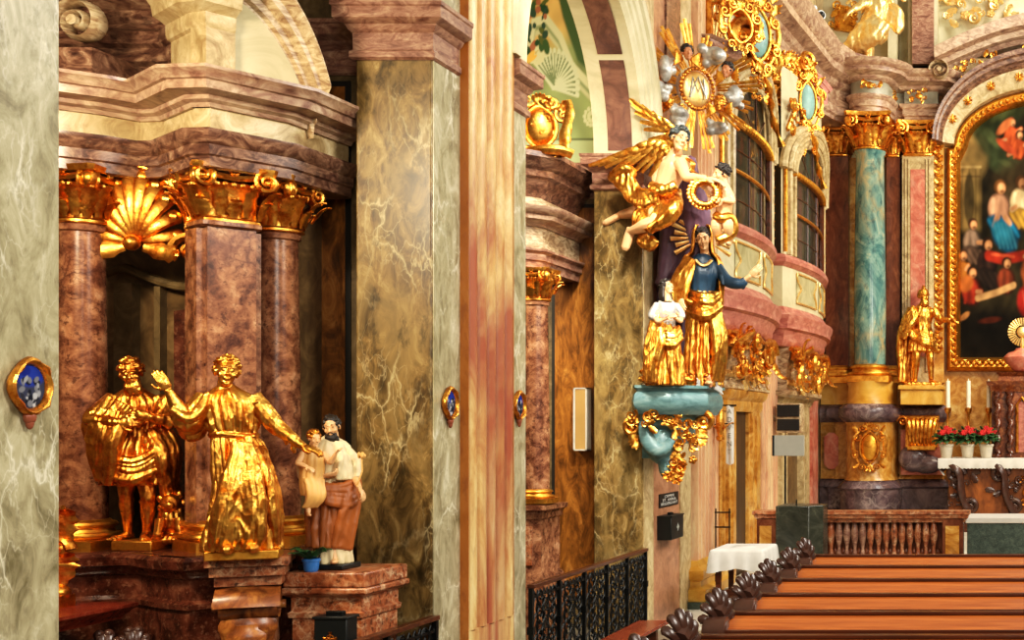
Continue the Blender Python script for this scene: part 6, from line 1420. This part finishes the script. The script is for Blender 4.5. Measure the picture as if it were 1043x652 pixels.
# statue block and gilded statue
xb = X(939, 23.75); m = MB(); m.bx(X(918,23.75), X(960,23.75), 23.55, 24.3, 2.56, 2.84); m.bx(X(916,23.75), X(962,23.75), 23.5, 24.3, 2.84, 2.92); part('statue_block', m, M['yellow'], A, bevel=.012)
e = thing('gilded_statue', 'gilded helmeted soldier statue with a cloak beside the altar painting frame', 'statue', (xb, 23.8, 2.92)); s = 1.0
F0 = frame((xb, 23.85, 2.94), .2, 0, 0, s); m = MB(); m.M = F0
leg(m, (-.1,.0,.85), (-.12,-.06,.47), (-.14,.0,.09), (-.5,-.85,0), 1.05); leg(m, (.1,0,.85), (.14,-.08,.47), (.16,-.04,.09), (.5,-.85,0), 1.05)
robe(m, [(.62,0,0,.25,.19,1.),(.8,0,0,.23,.18,1.0),(1.0,0,0,.18,.145,.5),(1.1,0,0,.165,.13,.2),(1.3,0,0,.2,.14,.15),(1.42,0,0,.19,.115,.2),(1.5,0,.01,.08,.07,0),(1.53,0,.01,.055,.055,0)], 8, .16, 16)
folds(m, [(-.2,-.14,1.02),(0,-.22,.92),(.24,-.14,.8)], [(-.22,-.14,.86),(.02,-.25,.76),(.26,-.14,.66)], 5, .045, 3)
folds(m, [(-.2,.08,1.45),(-.36,.12,1.1),(-.42,.12,.6),(-.4,.08,.05)], [(.1,.14,1.44),(.0,.2,1.0),(-.1,.22,.5),(-.16,.2,.05)], 7, .06, 4)
folds(m, [(-.18,-.1,1.46),(-.3,-.08,1.2),(-.4,.0,.9)], [(-.1,-.12,1.3),(-.24,-.16,1.1),(-.34,-.06,.85)], 4, .05, 5)
arm(m, (-.2,0,1.41), (-.34,-.03,1.16), (-.26,-.16,1.0), (.075,.07,.06,.05,.035), None, (0,-1,0), .5, 1, 1, hs=1.1); arm(m, (.2,0,1.41), (.34,-.06,1.22), (.5,-.2,1.2), (.075,.07,.06,.05,.035), None, (0,0,1), .5, -1, 1, hs=1.1)
head(m, m, headT((.02,-.03,1.64), .5, 0, 0, 1.05), .5, 'curls', True, 4); m.ell((.02,0,1.71), (.1,.12,.1), 14, 10); m.tube(bez((.02,-.1,1.78),(.02,0,1.9),(.02,.12,1.84),(.02,.16,1.66),10), .03, 8, .6); m.tube([(.02+.105*math.cos(a), .0+.13*math.sin(a), 1.68) for a in [2*PI*i/20 for i in range(20)]], .018, 6, closed=True)
m.bx(-.34,.3,-.2,.2,-.02,.03)
fpart('body', m, .0068, M['gold'], e, cr=(.009, 9, 4.45))
# the painting and its frame
FA, FB = 2.0, 1.12; zb_, zl = Z(378,24.5), ZA - .02
e = thing('altar_painting', 'tall arched altar painting of a robed company in a carved gilded frame', 'painting', (HX, 24.55, zb_))
PW_, PB, PT = 1.76, zb_+.24, ZA + .9
cv = Canvas(230, 330, (40,34,20)).mottle(.4, 12, 1)
cv.rect(0,.13,.48,.82,(128,106,62),.03,.9); cv.ell(.03,.8,.12,.12,(150,124,74),0,.5,.8)
for x in (.012,.05,.085,.112): cv.rect(x,x+.012,.5,.74,(92,74,42),.006,.85)
cv.rect(0,.125,.735,.75,(186,158,104),.006,.9); cv.rect(0,.12,.7,.712,(80,62,36),.006,.8); cv.ell(.055,.62,.028,.1,(64,54,32),0,.2,.85)
for q in ((.2,.93,.16,.05,.3),(.16,.84,.1,.05,-.7),(.3,.79,.1,.04,.5),(.24,.74,.08,.03,-.3)): cv.ell(q[0],q[1],q[2],q[3],(56,66,40),q[4],.6,.85); cv.ell(q[0]+.02,q[1]+.015,q[2]*.5,q[3]*.4,(92,102,62),q[4],.7,.6)
def fig(x, y, s, rb, sk=(206,146,100), hr=(58,36,22), arms=(), cloak=None):
    d_ = tuple(int(c*.45) for c in rb); l_ = tuple(min(255,int(c*1.4)) for c in rb)
    cv.ell(x, y, .05*s, .052*s, d_, .2, .3); cv.ell(x-.008*s, y+.004*s, .042*s, .046*s, rb, .2, .3)
    for k in range(4): cv.line([(x+(-.03+.018*k)*s, y+.035*s), (x+(-.036+.022*k)*s, y-.04*s)], .006*s, l_ if k % 2 == 0 else d_, .9, .35)
    if cloak:
        cv.ell(x+.02*s, y-.055*s, .075*s, .036*s, tuple(int(c*.5) for c in cloak), -.35, .3); cv.ell(x+.012*s, y-.05*s, .068*s, .03*s, cloak, -.35, .3)
        for k in range(4): cv.line([(x+(-.05+.03*k)*s, y-.03*s), (x+(-.01+.03*k)*s, y-.08*s)], .006*s, tuple(min(255,int(c*1.6)) for c in cloak), .9, .35)
    for (ax_, ay_) in arms: cv.line([(x, y+.03*s), (x+ax_*.5, y+ay_*.5+.004), (x+ax_, y+ay_)], .011*s, rb, .5); cv.line([(x+ax_*.55, y+ay_*.55), (x+ax_, y+ay_)], .008*s, sk, .5)
    cv.ell(x, y+.073*s, .026*s, .022*s, hr, 0, .3); cv.ell(x+.005*s, y+.068*s, .018*s, .0175*s, sk, 0, .3); cv.ell(x+.001*s, y+.071*s, .008*s, .009*s, tuple(min(255,int(c*1.2)) for c in sk), 0, .6, .8); cv.ell(x+.009*s, y+.058*s, .01*s, .006*s, tuple(int(c*.6) for c in hr), 0, .5, .7)
cv.ell(.3,.66,.1,.1,(72,56,34),0,.7,.8)
for q in ((.29,.86),(.33,.81)): fig(q[0],q[1],.8,(196,86,44),arms=((-.06,-.02),(.05,.03)))
cv.ell(.25,.9,.05,.018,(214,120,70),.6,.4); cv.ell(.26,.82,.06,.016,(190,80,46),-.5,.4)
fig(.225,.575,1.25,(206,150,116),hr=(120,78,40),arms=((.05,-.05),(-.03,-.06)),cloak=(24,92,120)); cv.ell(.25,.47,.075,.05,(20,74,100),-.6,.3); cv.ell(.235,.49,.06,.042,(34,112,136),-.6,.35)
for k in range(5): cv.line([(.19+.022*k,.53-.004*k),(.225+.022*k,.43)], .006, (70,140,158), .9, .4)
fig(.34,.6,1.15,(222,190,140),hr=(100,64,34),arms=((-.05,-.02),),cloak=(160,120,50))
fig(.075,.45,1.0,(132,110,92),arms=((.05,.0),),cloak=(90,70,56)); fig(.02,.33,1.0,(176,110,46),arms=((.03,.03),)); fig(.155,.365,1.1,(52,36,30),arms=(),cloak=(44,34,28)); cv.line([(.16,.4),(.24,.385),(.36,.4)], .02, (158,46,28), .5); cv.line([(.18,.405),(.3,.395)], .006, (206,90,56), .6, .8); cv.ell(.37,.4,.02,.01,(206,150,104),.3,.4)
fig(.07,.26,1.05,(168,58,38),arms=((.05,.0),)); cv.ell(.04,.29,.04,.03,(196,110,52),.5,.4); fig(.26,.3,1.0,(120,56,34)); fig(.4,.33,1.2,(150,80,44)); fig(.5,.48,1.1,(104,104,66)); fig(.62,.36,1.2,(150,60,40),arms=((-.06,.01),)); fig(.8,.42,1.2,(90,84,60)); fig(.7,.6,1.1,(60,96,110)); fig(.55,.86,.9,(200,110,66)); fig(.9,.3,1.2,(150,100,60))
cv.line([(.1,.235),(.2,.255),(.3,.285)], .013, (204,156,104), .5); cv.ell(.37,.22,.05,.06,(178,44,36),.2,.3); cv.line([(.35,.26),(.37,.18)], .006, (226,90,70), .6, .8)
cv.ell(.14,.1,.2,.1,(22,18,12),0,.5,.92); cv.ell(.4,.08,.3,.1,(22,18,12),0,.6,.9); cv.ell(.03,.165,.03,.012,(176,122,70),.5,.4); cv.ell(.17,.15,.06,.012,(96,40,22),.1,.5,.7)
cv.mottle(.25, 50, 3); cv.mottle(.18, 130, 5); b_ = cv.a; b_ = (b_ + np.roll(b_,1,0) + np.roll(b_,-1,0) + np.roll(b_,1,1) + np.roll(b_,-1,1))/5; cv.a = b_*.72
def pm(u, v):
    z = PB + (PT-PB)*v; x = (u-.5)*2*PW_
    return z < zl or (x/PW_)**2 + ((z-zl)/(PT-zl))**2 <= 1.0
o = cv.obj('canvas', M['paint'], lambda u, v: (HX + (u-.5)*2*PW_, 24.62, PB + (PT-PB)*v), pm, (HX, 24.55, zb_)); o.parent = e
m = MB()
prof = [(-.22,.14),(-.2,.02),(-.14,-.02),(-.1,-.06),(-.04,-.08),(.0,-.04),(.05,-.05),(.08,-.03),(.09,.14)]
loop = [(HX-FA, zb_+.09), (HX-FA, zl-.25)] ; ring_ = []
def fpt(t):
    """outline of the frame's outer edge: straight sides, shouldered arched head"""
    return Vector((HX - 1.86*math.cos(t), 0, zl + FB*math.sin(t)))
pts = [Vector((HX+FA,0,zb_)), Vector((HX-FA,0,zb_)), Vector((HX-FA,0,zl)), Vector((HX-1.9,0,zl))] + [fpt(PI*i/36) for i in range(1,36)] + [Vector((HX+1.9,0,zl)), Vector((HX+FA,0,zl))]
c0 = Vector((HX,0,(zb_+zl)/2+.3)); n_ = len(pts); R = []
for i in range(n_):
    a_, b_ = pts[i]-pts[i-1], pts[(i+1)%n_]-pts[i]; na = Vector((a_.z,0,-a_.x)).normalized(); nb = Vector((b_.z,0,-b_.x)).normalized()
    if na.dot(c0-pts[i]) < 0: na = -na
    if nb.dot(c0-pts[i]) < 0: nb = -nb
    k = (na+nb)/max(.4, 1+na.dot(nb)); R.append([pts[i] + k*q for q in (0,.03,.08,.14,.2,.24,.27)])
ys = (24.62,24.46,24.4,24.44,24.4,24.46,24.62)
m.rings([[Vector((p.x, y, p.z)) for p, y in zip(r, ys)] for r in R] + [[Vector((p.x, y, p.z)) for p, y in zip(R[0], ys)]], cap=False); part('frame', m, M['gold_flat'], e)
m = MB(); mid = [(r[3]) for r in R]; tot = 0
for i in range(n_):
    a_, b_ = mid[i], mid[(i+1)%n_]; L = (b_-a_).length; k = max(1, int(L/.11))
    for j in range(k):
        p = a_.lerp(b_, (j+.5)/k); d = (b_-a_).normalized(); m.ell((p.x, 24.41, p.z), (.045,.03,.045), 6, 5); acanthus(m, (p.x,24.42,p.z), d + Vector((d.z,0,-d.x))*.8*(-1)**j, (0,-1,0), .12, .03, .4, 6)
part('frame_carving', m, M['gold'], e)
# wall behind candles between frame and table
m = MB(); m.bx(-1.7, 2.6, 24.66, 25.0, .3, 9.0); part('back_wall', m, M['ochre'], A)
# altar table, cloth, tabernacle
D = 22.4; TX0, TZ = X(957, D), Z(467, D)
e = thing('high_altar_table', 'carved brown and gold altar table under the long white cloth', 'altar table', (HX, D+.5, .3))
m = MB(); m.bx(X(966,D), 2.2, D+.15, D+1.0, .34, TZ-.08); part('table_body', m, M['wood_brown'], e)
m = MB(); m.bx(X(962,D), 2.26, D+.05, D+1.1, .3, .52); m.bx(X(964,D), 2.24, D+.08, D+1.05, .52, .58); part('table_base', m, M['wood_dark'], e)
m = MB(); m.bx(X(957,D)+.02, 2.38, D+.02, D+1.1, TZ-.08, TZ-.012); part('tabletop', m, M['darkred'], e)
for x0 in (X(970,D), X(1015,D)):
    m = MB()
    m.tube(bez((x0-.1,D+.1,TZ-.1),(x0+.35,D-.05,TZ-.2),(x0-.05,D-.02,TZ-.55),(x0+.35,D+.05,.62),18), [.1,.12,.13,.13,.12,.11,.1,.09,.09,.09,.1,.1,.1,.09,.09,.1,.11,.08], 10, .7)
    scroll(m, (x0+.05,D+.05,TZ-.28), (1,0,0), (0,0,1), .16, .4, 1.5, 0, 8); scroll(m, (x0+.32,D+.05,.75), (-1,0,0), (0,0,1), .14, .4, 1.5, 0, 8)
    leafspray(m, (x0+.15,D+.05,TZ-.5), (1,0,0), (0,0,1), (0,-1,0), .5, .6, 12, int(x0*100)%97, 1); part('carved_leg', m, M['wood_end'], e)
m = MB(); leafspray(m, (HX-.1,D+.12,1.0), (1,0,0), (0,0,1), (0,-1,0), .9, .5, 30, 5, 1); part('front_gilding', m, M['bronze'], e)
m = MB(); rows = []
for y, z in ((D+1.12, TZ), (D-.02, TZ), (D-.04, TZ-.02), (D-.05, TZ-.17)): rows.append([(X(955.5,D)+ (2.42-X(955.5,D))*i/120, y - (.014*math.sin(i*.9) if z < TZ-.1 else 0), z - (.012*(i%2) if z < TZ-.1 else 0)) for i in range(121)])
m.rings(rows, cap=False, closed=False); x0 = X(955.5,D)
m.rings([[(x0, D-.02+1.1*j/20, TZ) for j in range(21)], [(x0-.02, D-.02+1.1*j/20, TZ-.15) for j in range(21)], [(x0+.1+.02*math.sin(j), D-.02+1.1*j/20, TZ-.3+.012*j) for j in range(21)]], cap=False, closed=False)
solo('altar_cloth', m, M['whitecloth'], 'long white altar cloth with a fringed edge on the high altar table', 'altar cloth', (HX, D, TZ-.17), smooth=2)
e = thing('tabernacle', 'reddish carved tabernacle with twisted columns on the high altar', 'tabernacle', (X(1040,D+.7), D+.7, TZ))
y0 = D+.55; xa = X(1010,y0); xb2 = X(1072,y0)
m = MB(); m.bx(xa, xb2, y0, y0+.6, TZ+.003, Z(398,y0)); part('case', m, M['retable'], e)
pp = [(xa,y0+.5),(xa,y0),(xb2,y0),(xb2,y0+.5)]
m = MB(); zt = Z(398,y0); m.sweep(pp, [(-.3,zt-.02),(.02,zt-.02),(.03,zt+.05),(.08,zt+.1),(.1,zt+.17),(-.3,zt+.18)]); m.sweep([(xa+.12,y0+.4),(xa+.12,y0+.05),(xb2-.12,y0+.05),(xb2-.12,y0+.4)], [(-.3,zt+.16),(.02,zt+.16),(-.02,zt+.26),(.05,zt+.34),(-.3,zt+.35)]); part('cornice', m, M['retable'], e)
for x in (X(1016,y0), X(1029,y0), X(1052,y0), X(1065,y0)):
    m = MB(); zc0, zc1 = TZ+.06, zt-.04; ctr = [Vector((x + .025*math.cos(8*PI*i/50), y0-.1 + .025*math.sin(8*PI*i/50), zc0 + (zc1-zc0)*i/50)) for i in range(51)]
    m.tube(ctr, .055, 10); m.lathe([(.08,0),(.085,.03),(.06,.06)], 14, (x,y0-.1,TZ+.01)); m.lathe([(.055,0),(.085,.04),(.085,.07)], 14, (x,y0-.1,zc1-.04)); part('twisted_column', m, M['oxblood'], e)
m = MB(); m.tube([(X(1036,y0),y0-.04,TZ+.1),(X(1036,y0),y0-.04,zt-.25),(X(1041,y0),y0-.04,zt-.12),(X(1046,y0),y0-.04,zt-.25),(X(1046,y0),y0-.04,TZ+.1)], .03, 8); part('niche_frame', m, M['gold'], e)
m = MB(); m.bx(X(1037,y0), X(1045,y0), y0-.02, y0+.01, TZ+.1, zt-.2); part('tabernacle_door', m, M['red'], e)
m = MB(); q = Vector((X(1040,y0), y0+.2, zt+.35)); m.lathe([(.1,0),(.14,.03),(.16,.08),(.24,.16),(.27,.26),(.2,.34),(.1,.38),(.08,.42),(.0,.44)], 24, q, sx=1.2); part('urn', m, M['pinkinset'], e)
m = MB(); c = q + Vector((.02,0,.72))
for i in range(30):
    t = 2*PI*i/30; d = Vector((math.cos(t),0,math.sin(t))); m.tube([c + d*.12, c + d*.26], [.008,.02], 4, .5, up=(0,-1,0))
m.ell(c, (.1,.04,.1), 14, 8); m.tube([c - Vector((0,0,.3)), c - Vector((0,0,.1))], .03, 8); part('sunburst_finial', m, M['gold_pale'], e)
# candles and flower pots
def candle_at(x):
    e = thing('altar_candle', 'x', 'candle', (x, D+.75, TZ), 'candles on the high altar'); z1 = Z(415.5, D+.75); z2 = Z(388, D+.75)
    m = MB(); k = z1-TZ; m.lathe([(.09,0),(.09,.02),(.04,.06),(.025,.12),(.045,.2),(.025,.27),(.02,.5*k),(.04,.55*k),(.02,.62*k),(.02,.86*k),(.06,.93*k),(.065,k),(.0,k)], 16, (x,D+.75,TZ+.002)); part('candlestick', m, M['gold'], e)
    m = MB(); m.lathe([(.042,z1-.01),(.038,z2),(.008,z2),(.006,z2+.04),(0,z2+.04)], 14, (x,D+.75,0)); part('candle', m, M['candle'], e); return e
c1 = candle_at(X(965.5,D+.75)); c1['label'] = 'tall white candle on a gilt stick behind the leftmost flower pot of the high altar'
dup(c1, (X(986.5,D+.75),D+.75,TZ), 'tall white candle on a gilt stick behind the middle flower pot of the high altar'); dup(c1, (X(1007,D+.75),D+.75,TZ), 'tall white candle on a gilt stick nearest the tabernacle')
def pot_at(x):
    e = thing('flower_pot', 'x', 'flower pot', (x, D+.3, TZ), 'potted red flowers on the high altar'); R = random.Random(8)
    m = MB(); m.lathe([(.085,0),(.095,.01),(.12,.2),(.135,.21),(.135,.245),(.11,.245),(.1,.22),(0,.22)], 22, (x,D+.3,TZ+.002)); part('pot', m, M['whitepot'], e)
    m = MB()
    for i in range(80):
        a_ = R.uniform(0,6.28); el = R.uniform(-.1,1.3); d = Vector((math.cos(a_)*math.cos(el), math.sin(a_)*math.cos(el), math.sin(el))); b_ = Vector((x,D+.3,TZ+.3)) + d*R.uniform(.05,.15); acanthus(m, b_, d, (0,0,-1), R.uniform(.12,.2), .045, .4, 6)
    part('leaves', m, M['leaf'], e)
    for i in range(11):
        m = MB(); a_ = i*2.4; r_ = .05*math.sqrt(i); p = Vector((x+r_*math.cos(a_), D+.26+r_*math.sin(a_)*.8, TZ+.5+R.uniform(-.03,.05)-r_*.5)); m.ell(p, (.03,.025,.03), 8, 6)
        for j in range(6): m.ell(p + Vector((.034*math.cos(j*1.05),-.008,.034*math.sin(j*1.05))), (.024,.018,.024), 6, 4)
        part('blossom', m, M['flower'], e)
    return e
p1 = pot_at(X(964,D+.3)); p1['label'] = 'white pot of red flowers at the left end of the altar cloth'
dup(p1, (X(985.5,D+.3),D+.3,TZ), 'middle white pot of red flowers on the altar cloth'); dup(p1, (X(1004.5,D+.3),D+.3,TZ), 'white pot of red flowers beside the tabernacle')
# wall zone above the entablature
m = MB(); m.bx(X(929,24.4), X(951,24.4), 24.4, 25.0, 9.1, 12); struct('trim_upper_pilaster', m, M['impost'])
m = MB(); m.bx(X(925,24.6), X(955,24.6), 24.55, 25.0, 9.1, 12); m.bx(X(905,24.6), X(914,24.6), 24.5, 25.0, 9.1, 11); struct('trim_upper_pilaster_backing', m, M['palecream'])
q = P(888, 22, 23.9); e = thing('gilded_angel', 'pale gilded angel leaning on the cornice above the blue column', 'angel', (q.x, q.y, 9.2))
m = MB(); b = lambda px, py, D=23.8: P(px, py, D)
limb(m, [b(897,2), b(893,12), b(890,20), b(884,30)], [.16,.2,.2,.2], 18); limb(m, [b(884,30), b(897,36), b(880,47)], [.16,.13,.08], 16); limb(m, [b(886,28), b(876,42), b(862,53)], [.16,.12,.06], 16)
folds(m, [b(890,16,23.6), b(880,26,23.6), b(868,40,23.6), b(858,53,23.7)], [b(904,26,23.6), b(896,36,23.5), b(886,44,23.6), b(876,52,23.7)], 7, .1, 3); folds(m, [b(902,4), b(914,12), b(918,28)], [b(896,14), b(908,22), b(916,34)], 5, .08, 4)
arm(m, b(892,6), b(880,4,23.6), b(870,10,23.5), (.1,.085,.07,.06,.045), None, (0,0,1), .4, 1, 1, hs=1.6); head(m, m, frame(b(899,-8), .2, 0, 0, 1.5), 0, 'curls', True, 4)
wing(m, b(892,4,24.0), Vector((-1,0,.15)), Vector((.1,0,1)), Vector((0,-1,0)), .8, 7, 1); wing(m, b(900,6,24.0), Vector((1,0,.5)), Vector((-.2,0,1)), Vector((0,-1,0)), .7, 6, 2); m.tube([b(884,44), b(884,62)], .1, 8)
fpart('body', m, .016, M['gold_pale'], e, cr=(.02, 6, 99))
q = P(857, 14, 24.6); m = MB(); c = Vector((q.x, 24.92, q.z)); m.add([c + Vector((x,0,z)) for x, z in ((-.2,-.2),(.2,-.26),(.26,.2),(-.14,.3))] + [c + Vector((x,.08,z)) for x, z in ((-.2,-.2),(.2,-.26),(.26,.2),(-.14,.3))], [(0,1,2,3),(4,5,6,7),(0,1,5,4),(1,2,6,5),(2,3,7,6),(3,0,4,7)]); leafspray(m, c + Vector((0,-.03,.05)), (1,0,0), (0,0,1), (0,-1,0), .5, .5, 10, 5, 1)
solo('gilded_plaque', m, M['gold_flat'], 'small gilded plaque on the wall left of the pale gilded angel', 'plaque', tuple(c))
for px, py, sd in ((975, 6, 3), (1010, 2, 4)):
    q = P(px, py, 24.6); m = MB(); leafspray(m, Vector((q.x, 24.9, q.z+.1)), (1,0,0), (0,0,1), (0,-1,0), .8, .6, 16, sd, 1.1); solo('gilded_stucco', m, M['gold_pale'], 'gilded stucco foliage above the pediment scroll' if sd == 3 else 'gilded stucco foliage over the middle of the curved pediment', 'ornament', (q.x, 24.9, q.z))
q = P(832, 19, 22.2); e = thing('security_camera', 'small white security camera on the chancel cornice', 'camera', tuple(q)); T = q
m = MB(); m.bx(q.x-.2, q.x+.0, q.y-.05, q.y+.05, q.z-.28, q.z+.22); m.tube([q + Vector((-.06,0,0)), q + Vector((.05,-.1,0))], .05, 8); part('housing', m, M['whitepl'], e, bevel=.02)
m = MB(); m.tube([q + Vector((.02,-.1,0)), q + Vector((.12,-.26,-.02))], [.075,.08], 14); part('lens_barrel', m, M['whitepl'], e); m = MB(); m.ell(q + Vector((.125,-.27,-.02)), (.06,.06,.06), 12, 8); part('lens', m, M['black'], e)
m = MB(); m.bx(q.x-.6, q.x-.1, q.y-.03, q.y+.03, q.z-.28, q.z-.22); part('mount', m, M['whitepl'], e)
# ================================================================== PEWS
def pew(D, xe, zt, label, first):
    e = thing('pew', label, 'pew', (xe, D, 0), 'dark wooden pews with carved ends')
    xr = 1.5
    m = MB(); m.bx(xe+.03, xr, D+.0, D+.035, .38, zt-.012); part('back_panel', m, M['wood'], e)
    m = MB(); m.bx(xe+.02, xr, D-.012, D+.055, zt-.02, zt); part('top_rail', m, M['wood_dark'], e, bevel=.004)
    m = MB(); a = [(xe+.02, D-.012, zt-.022), (xr, D-.012, zt-.022), (xr, D-.22, zt-.088), (xe+.02, D-.22, zt-.088)]
    m.add([Vector(p) for p in a] + [Vector(p) - Vector((0,0,.022)) for p in a], [(0,1,2,3),(7,6,5,4),(0,4,5,1),(1,5,6,2),(2,6,7,3),(3,7,4,0)]); part('book_ledge', m, M['wood'], e, bevel=.004)
    m = MB(); m.bx(xe+.02, xr, D-.235, D-.215, zt-.125, zt-.078); part('ledge_edge', m, M['wood_dark'], e, bevel=.004)
    m = MB(); m.bx(xe+.03, xr, D+.05, D+.42, .42, .455); part('seat', m, M['wood'], e, bevel=.006)
    m = MB(); m.bx(xe+.03, xr, D-.42, D-.28, .14, .18); part('kneeler', m, M['wood_dark'], e, bevel=.006)
    # carved end: shaped panel with rounded ear and a shell on top
    out = [(-.24,.0),(-.2,.25),(-.26,.5),(-.3,.7),(-.27,.86),(-.18,.95),(-.06,1.0),(.05,.99),(.12,.94),(.16,.8),(.22,.62),(.4,.52),(.44,.42),(.36,.3),(.4,.0)]
    m = MB(); n_ = len(out); k = zt/1.0
    m.add([(xe-.03, D+y, z*k) for y, z in out] + [(xe+.03, D+y, z*k) for y, z in out], [tuple(range(n_))[::-1], tuple(range(n_, 2*n_))] + [(i,(i+1)%n_,(i+1)%n_+n_,i+n_) for i in range(n_)]); pe = part('bench_end', m, M['wood_end'], e, bevel=.012)
    m = MB(); c = Vector((xe, D-.17, zt-.1))
    m.tube([c + Vector((-.05,0,0)), c + Vector((.07,0,0))], [.095,.095], 18); m.ell(c + Vector((.07,0,0)), (.012,.07,.07), 16, 8); m.tube([c + Vector((-.052, .075*math.cos(t), .075*math.sin(t))) for t in [2*PI*i/20 for i in range(20)]], .016, 6, closed=True)
    m.ell(Vector((xe, D+.07, zt-.01)), (.05,.06,.05), 12, 8); m.tube(bez((xe,D+.07,zt),(xe,D+.0,zt+.06),(xe,D-.08,zt+.05),(xe,D-.15,zt+.0),10), [.035,.04,.045,.05,.055,.06,.06,.06,.055,.05], 8); part('scroll', m, M['wood_end'], pe)
    m = MB(); b0 = Vector((xe-.01, D-.1, zt-.05)); ux = Vector((.66,.75,0)); uz = Vector((.75,-.66,0))
    for i in range(7):
        t = PI*(.02 + .155*i); L = .165*(1-.1*abs(i-3)/3); tip = -ux*math.cos(t)*.105*1.0 + Vector((0,0,math.sin(t)*L + .02))
        m.tube(bez(b0, b0 + tip*.4 + uz*.05, b0 + tip*.8 + uz*.045, b0 + tip*1.05 - uz*.0, 10), [.01+.021*(j/9)**.7 for j in range(10)], 8, .8, up=uz); m.ell(b0 + tip*1.03, (.026,.026,.026), 8, 6)
    m.ell(b0 + Vector((0,0,.02)), (.05,.06,.05), 10, 8)
    part('carved_shell', m, M['wood_end'], pe)
    return e
rows = [(11.5,-1.975),(10.6,-1.945),(9.68,-1.93),(8.82,-1.905),(7.95,-1.893),(7.05,-1.875),(6.2,-1.86)]
labs = ['farthest pew, its carved shell end in front of the stone lectern', 'second pew from the balustrade, shell end at the lectern\'s left corner', 'third pew from the balustrade, shell end right of the white-covered table', 'fourth pew from the balustrade, shell end below the white-covered table', 'fifth pew from the balustrade, large carved shell end below the yellow plinth', 'sixth pew from the balustrade, shell end near the foot of the far pier', 'nearest pew, only the tip of its shell end showing at the bottom edge']
p0 = pew(rows[0][0], rows[0][1], 1.0, labs[0], True)
for (D_, x_), l_ in list(zip(rows, labs))[1:]: dup(p0, (x_, D_, 0), l_)
e = thing('low_bench', 'low red-brown bench board along the railing of the second chapel', 'bench', (-3.2, 9.6, 0))
m = MB(); m.bx(-3.4, -3.13, 7.8, 11.2, .42, .455); part('bench_seat', m, M['mensa'], e, bevel=.01)
for y in (8.0, 9.5, 11.0): m = MB(); m.bx(-3.36, -3.18, y-.03, y+.03, 0, .42); part('leg', m, M['wood_dark'], e)
# ================================================================== LIGHT AND CAMERA
w = bpy.data.worlds.new('world'); bpy.context.scene.world = w; w.use_nodes = True
nt = w.node_tree; bg = nt.nodes['Background']
t = nt.nodes.new('ShaderNodeTexCoord'); sp = nt.nodes.new('ShaderNodeSeparateXYZ'); nt.links.new(t.outputs['Generated'], sp.inputs[0])
r = ramp(nt, sp.outputs['Z'], [(0.0, lin((70,50,34))), (.45, lin((120,96,70))), (.62, lin((196,178,150))), (.9, lin((250,240,220)))])
mp = nt.nodes.new('ShaderNodeMapRange'); mp.inputs[1].default_value = -1; nt.links.new(sp.outputs['Z'], mp.inputs[0]); nt.links.new(mp.outputs[0], r.inputs[0])
nt.links.new(r.outputs[0], bg.inputs[0]); bg.inputs[1].default_value = .4
def area(name, loc, tgt, size, power, color, sy=None):
    l = bpy.data.lights.new(name, 'AREA'); l.energy = power; l.color = color; l.size = size
    if sy: l.shape = 'RECTANGLE'; l.size_y = sy
    o = bpy.data.objects.new(name, l); col.objects.link(o); o.location = loc
    o.rotation_euler = (Vector(tgt) - Vector(loc)).to_track_quat('-Z', 'Y').to_euler(); return o
area('window_light_nave', (5.5, 3.5, 7.5), (-4.2, 10.5, 2.2), 2.6, 860, (1, .94, .84), 3.5)
area('window_light_middle', (5.8, 13, 8), (-4, 14.5, 3.5), 2.6, 600, (1, .95, .86), 3)
area('window_light_chancel', (5.0, 19, 9.0), (-3.6, 21, 5), 3, 480, (1, .95, .86), 3)
area('window_light_high', (1.5, 21.5, 12.4), (-2.6, 24.6, 8.6), 2.4, 330, (1, .97, .9))
area('pier_fill', (-2.2, 9.0, 8.0), (-4.4, 13.3, 2.8), 1.2, 85, (1, .93, .82)).data.spread = .9  # added fill with no real source, brightens the front of the far pier
area('altar_light', (1.4, 19.5, 6.4), (-1.6, 24.5, 3.4), 1.2, 210, (1, .84, .56))
area('chapel_lamp', (-5.2, 4.9, 4.3), (-5.1, 8.2, 2.3), .7, 170, (1, .82, .58))
area('nave_fill', (1.5, -3.5, 6.0), (-3.6, 11, 2.8), 3.5, 420, (1, .93, .82))
area('chapel_fill_far', (-7.1, 11.4, 4.6), (-4.8, 13.5, 4.2), .9, 170, (1, .84, .6))  # added light, no fitting there; lifts the second chapel's panel and fresco
cam = bpy.data.cameras.new('camera'); co = bpy.data.objects.new('camera', cam); col.objects.link(co)
co.location = (0, 0, EYE); co.rotation_euler = (PI/2, 0, 0)
cam.sensor_width = 36; cam.sensor_fit = 'HORIZONTAL'; cam.lens = 36*F/1043
cam.shift_x = -(CX-521.5)/1043; cam.shift_y = (CY-326)/1043
cam.clip_end = 100
sc = bpy.context.scene; sc.camera = co
sc.view_settings.view_transform = 'Standard'; sc.view_settings.look = 'None'; sc.view_settings.exposure = 0; sc.view_settings.gamma = 1
sc.view_settings.use_curve_mapping = True                            # a little more contrast in the print
cm = sc.view_settings.curve_mapping; cv_ = cm.curves[3]
for x, y in ((.035, .024), (.16, .145), (.5, .53)): cv_.points.new(x, y)
cm.update()
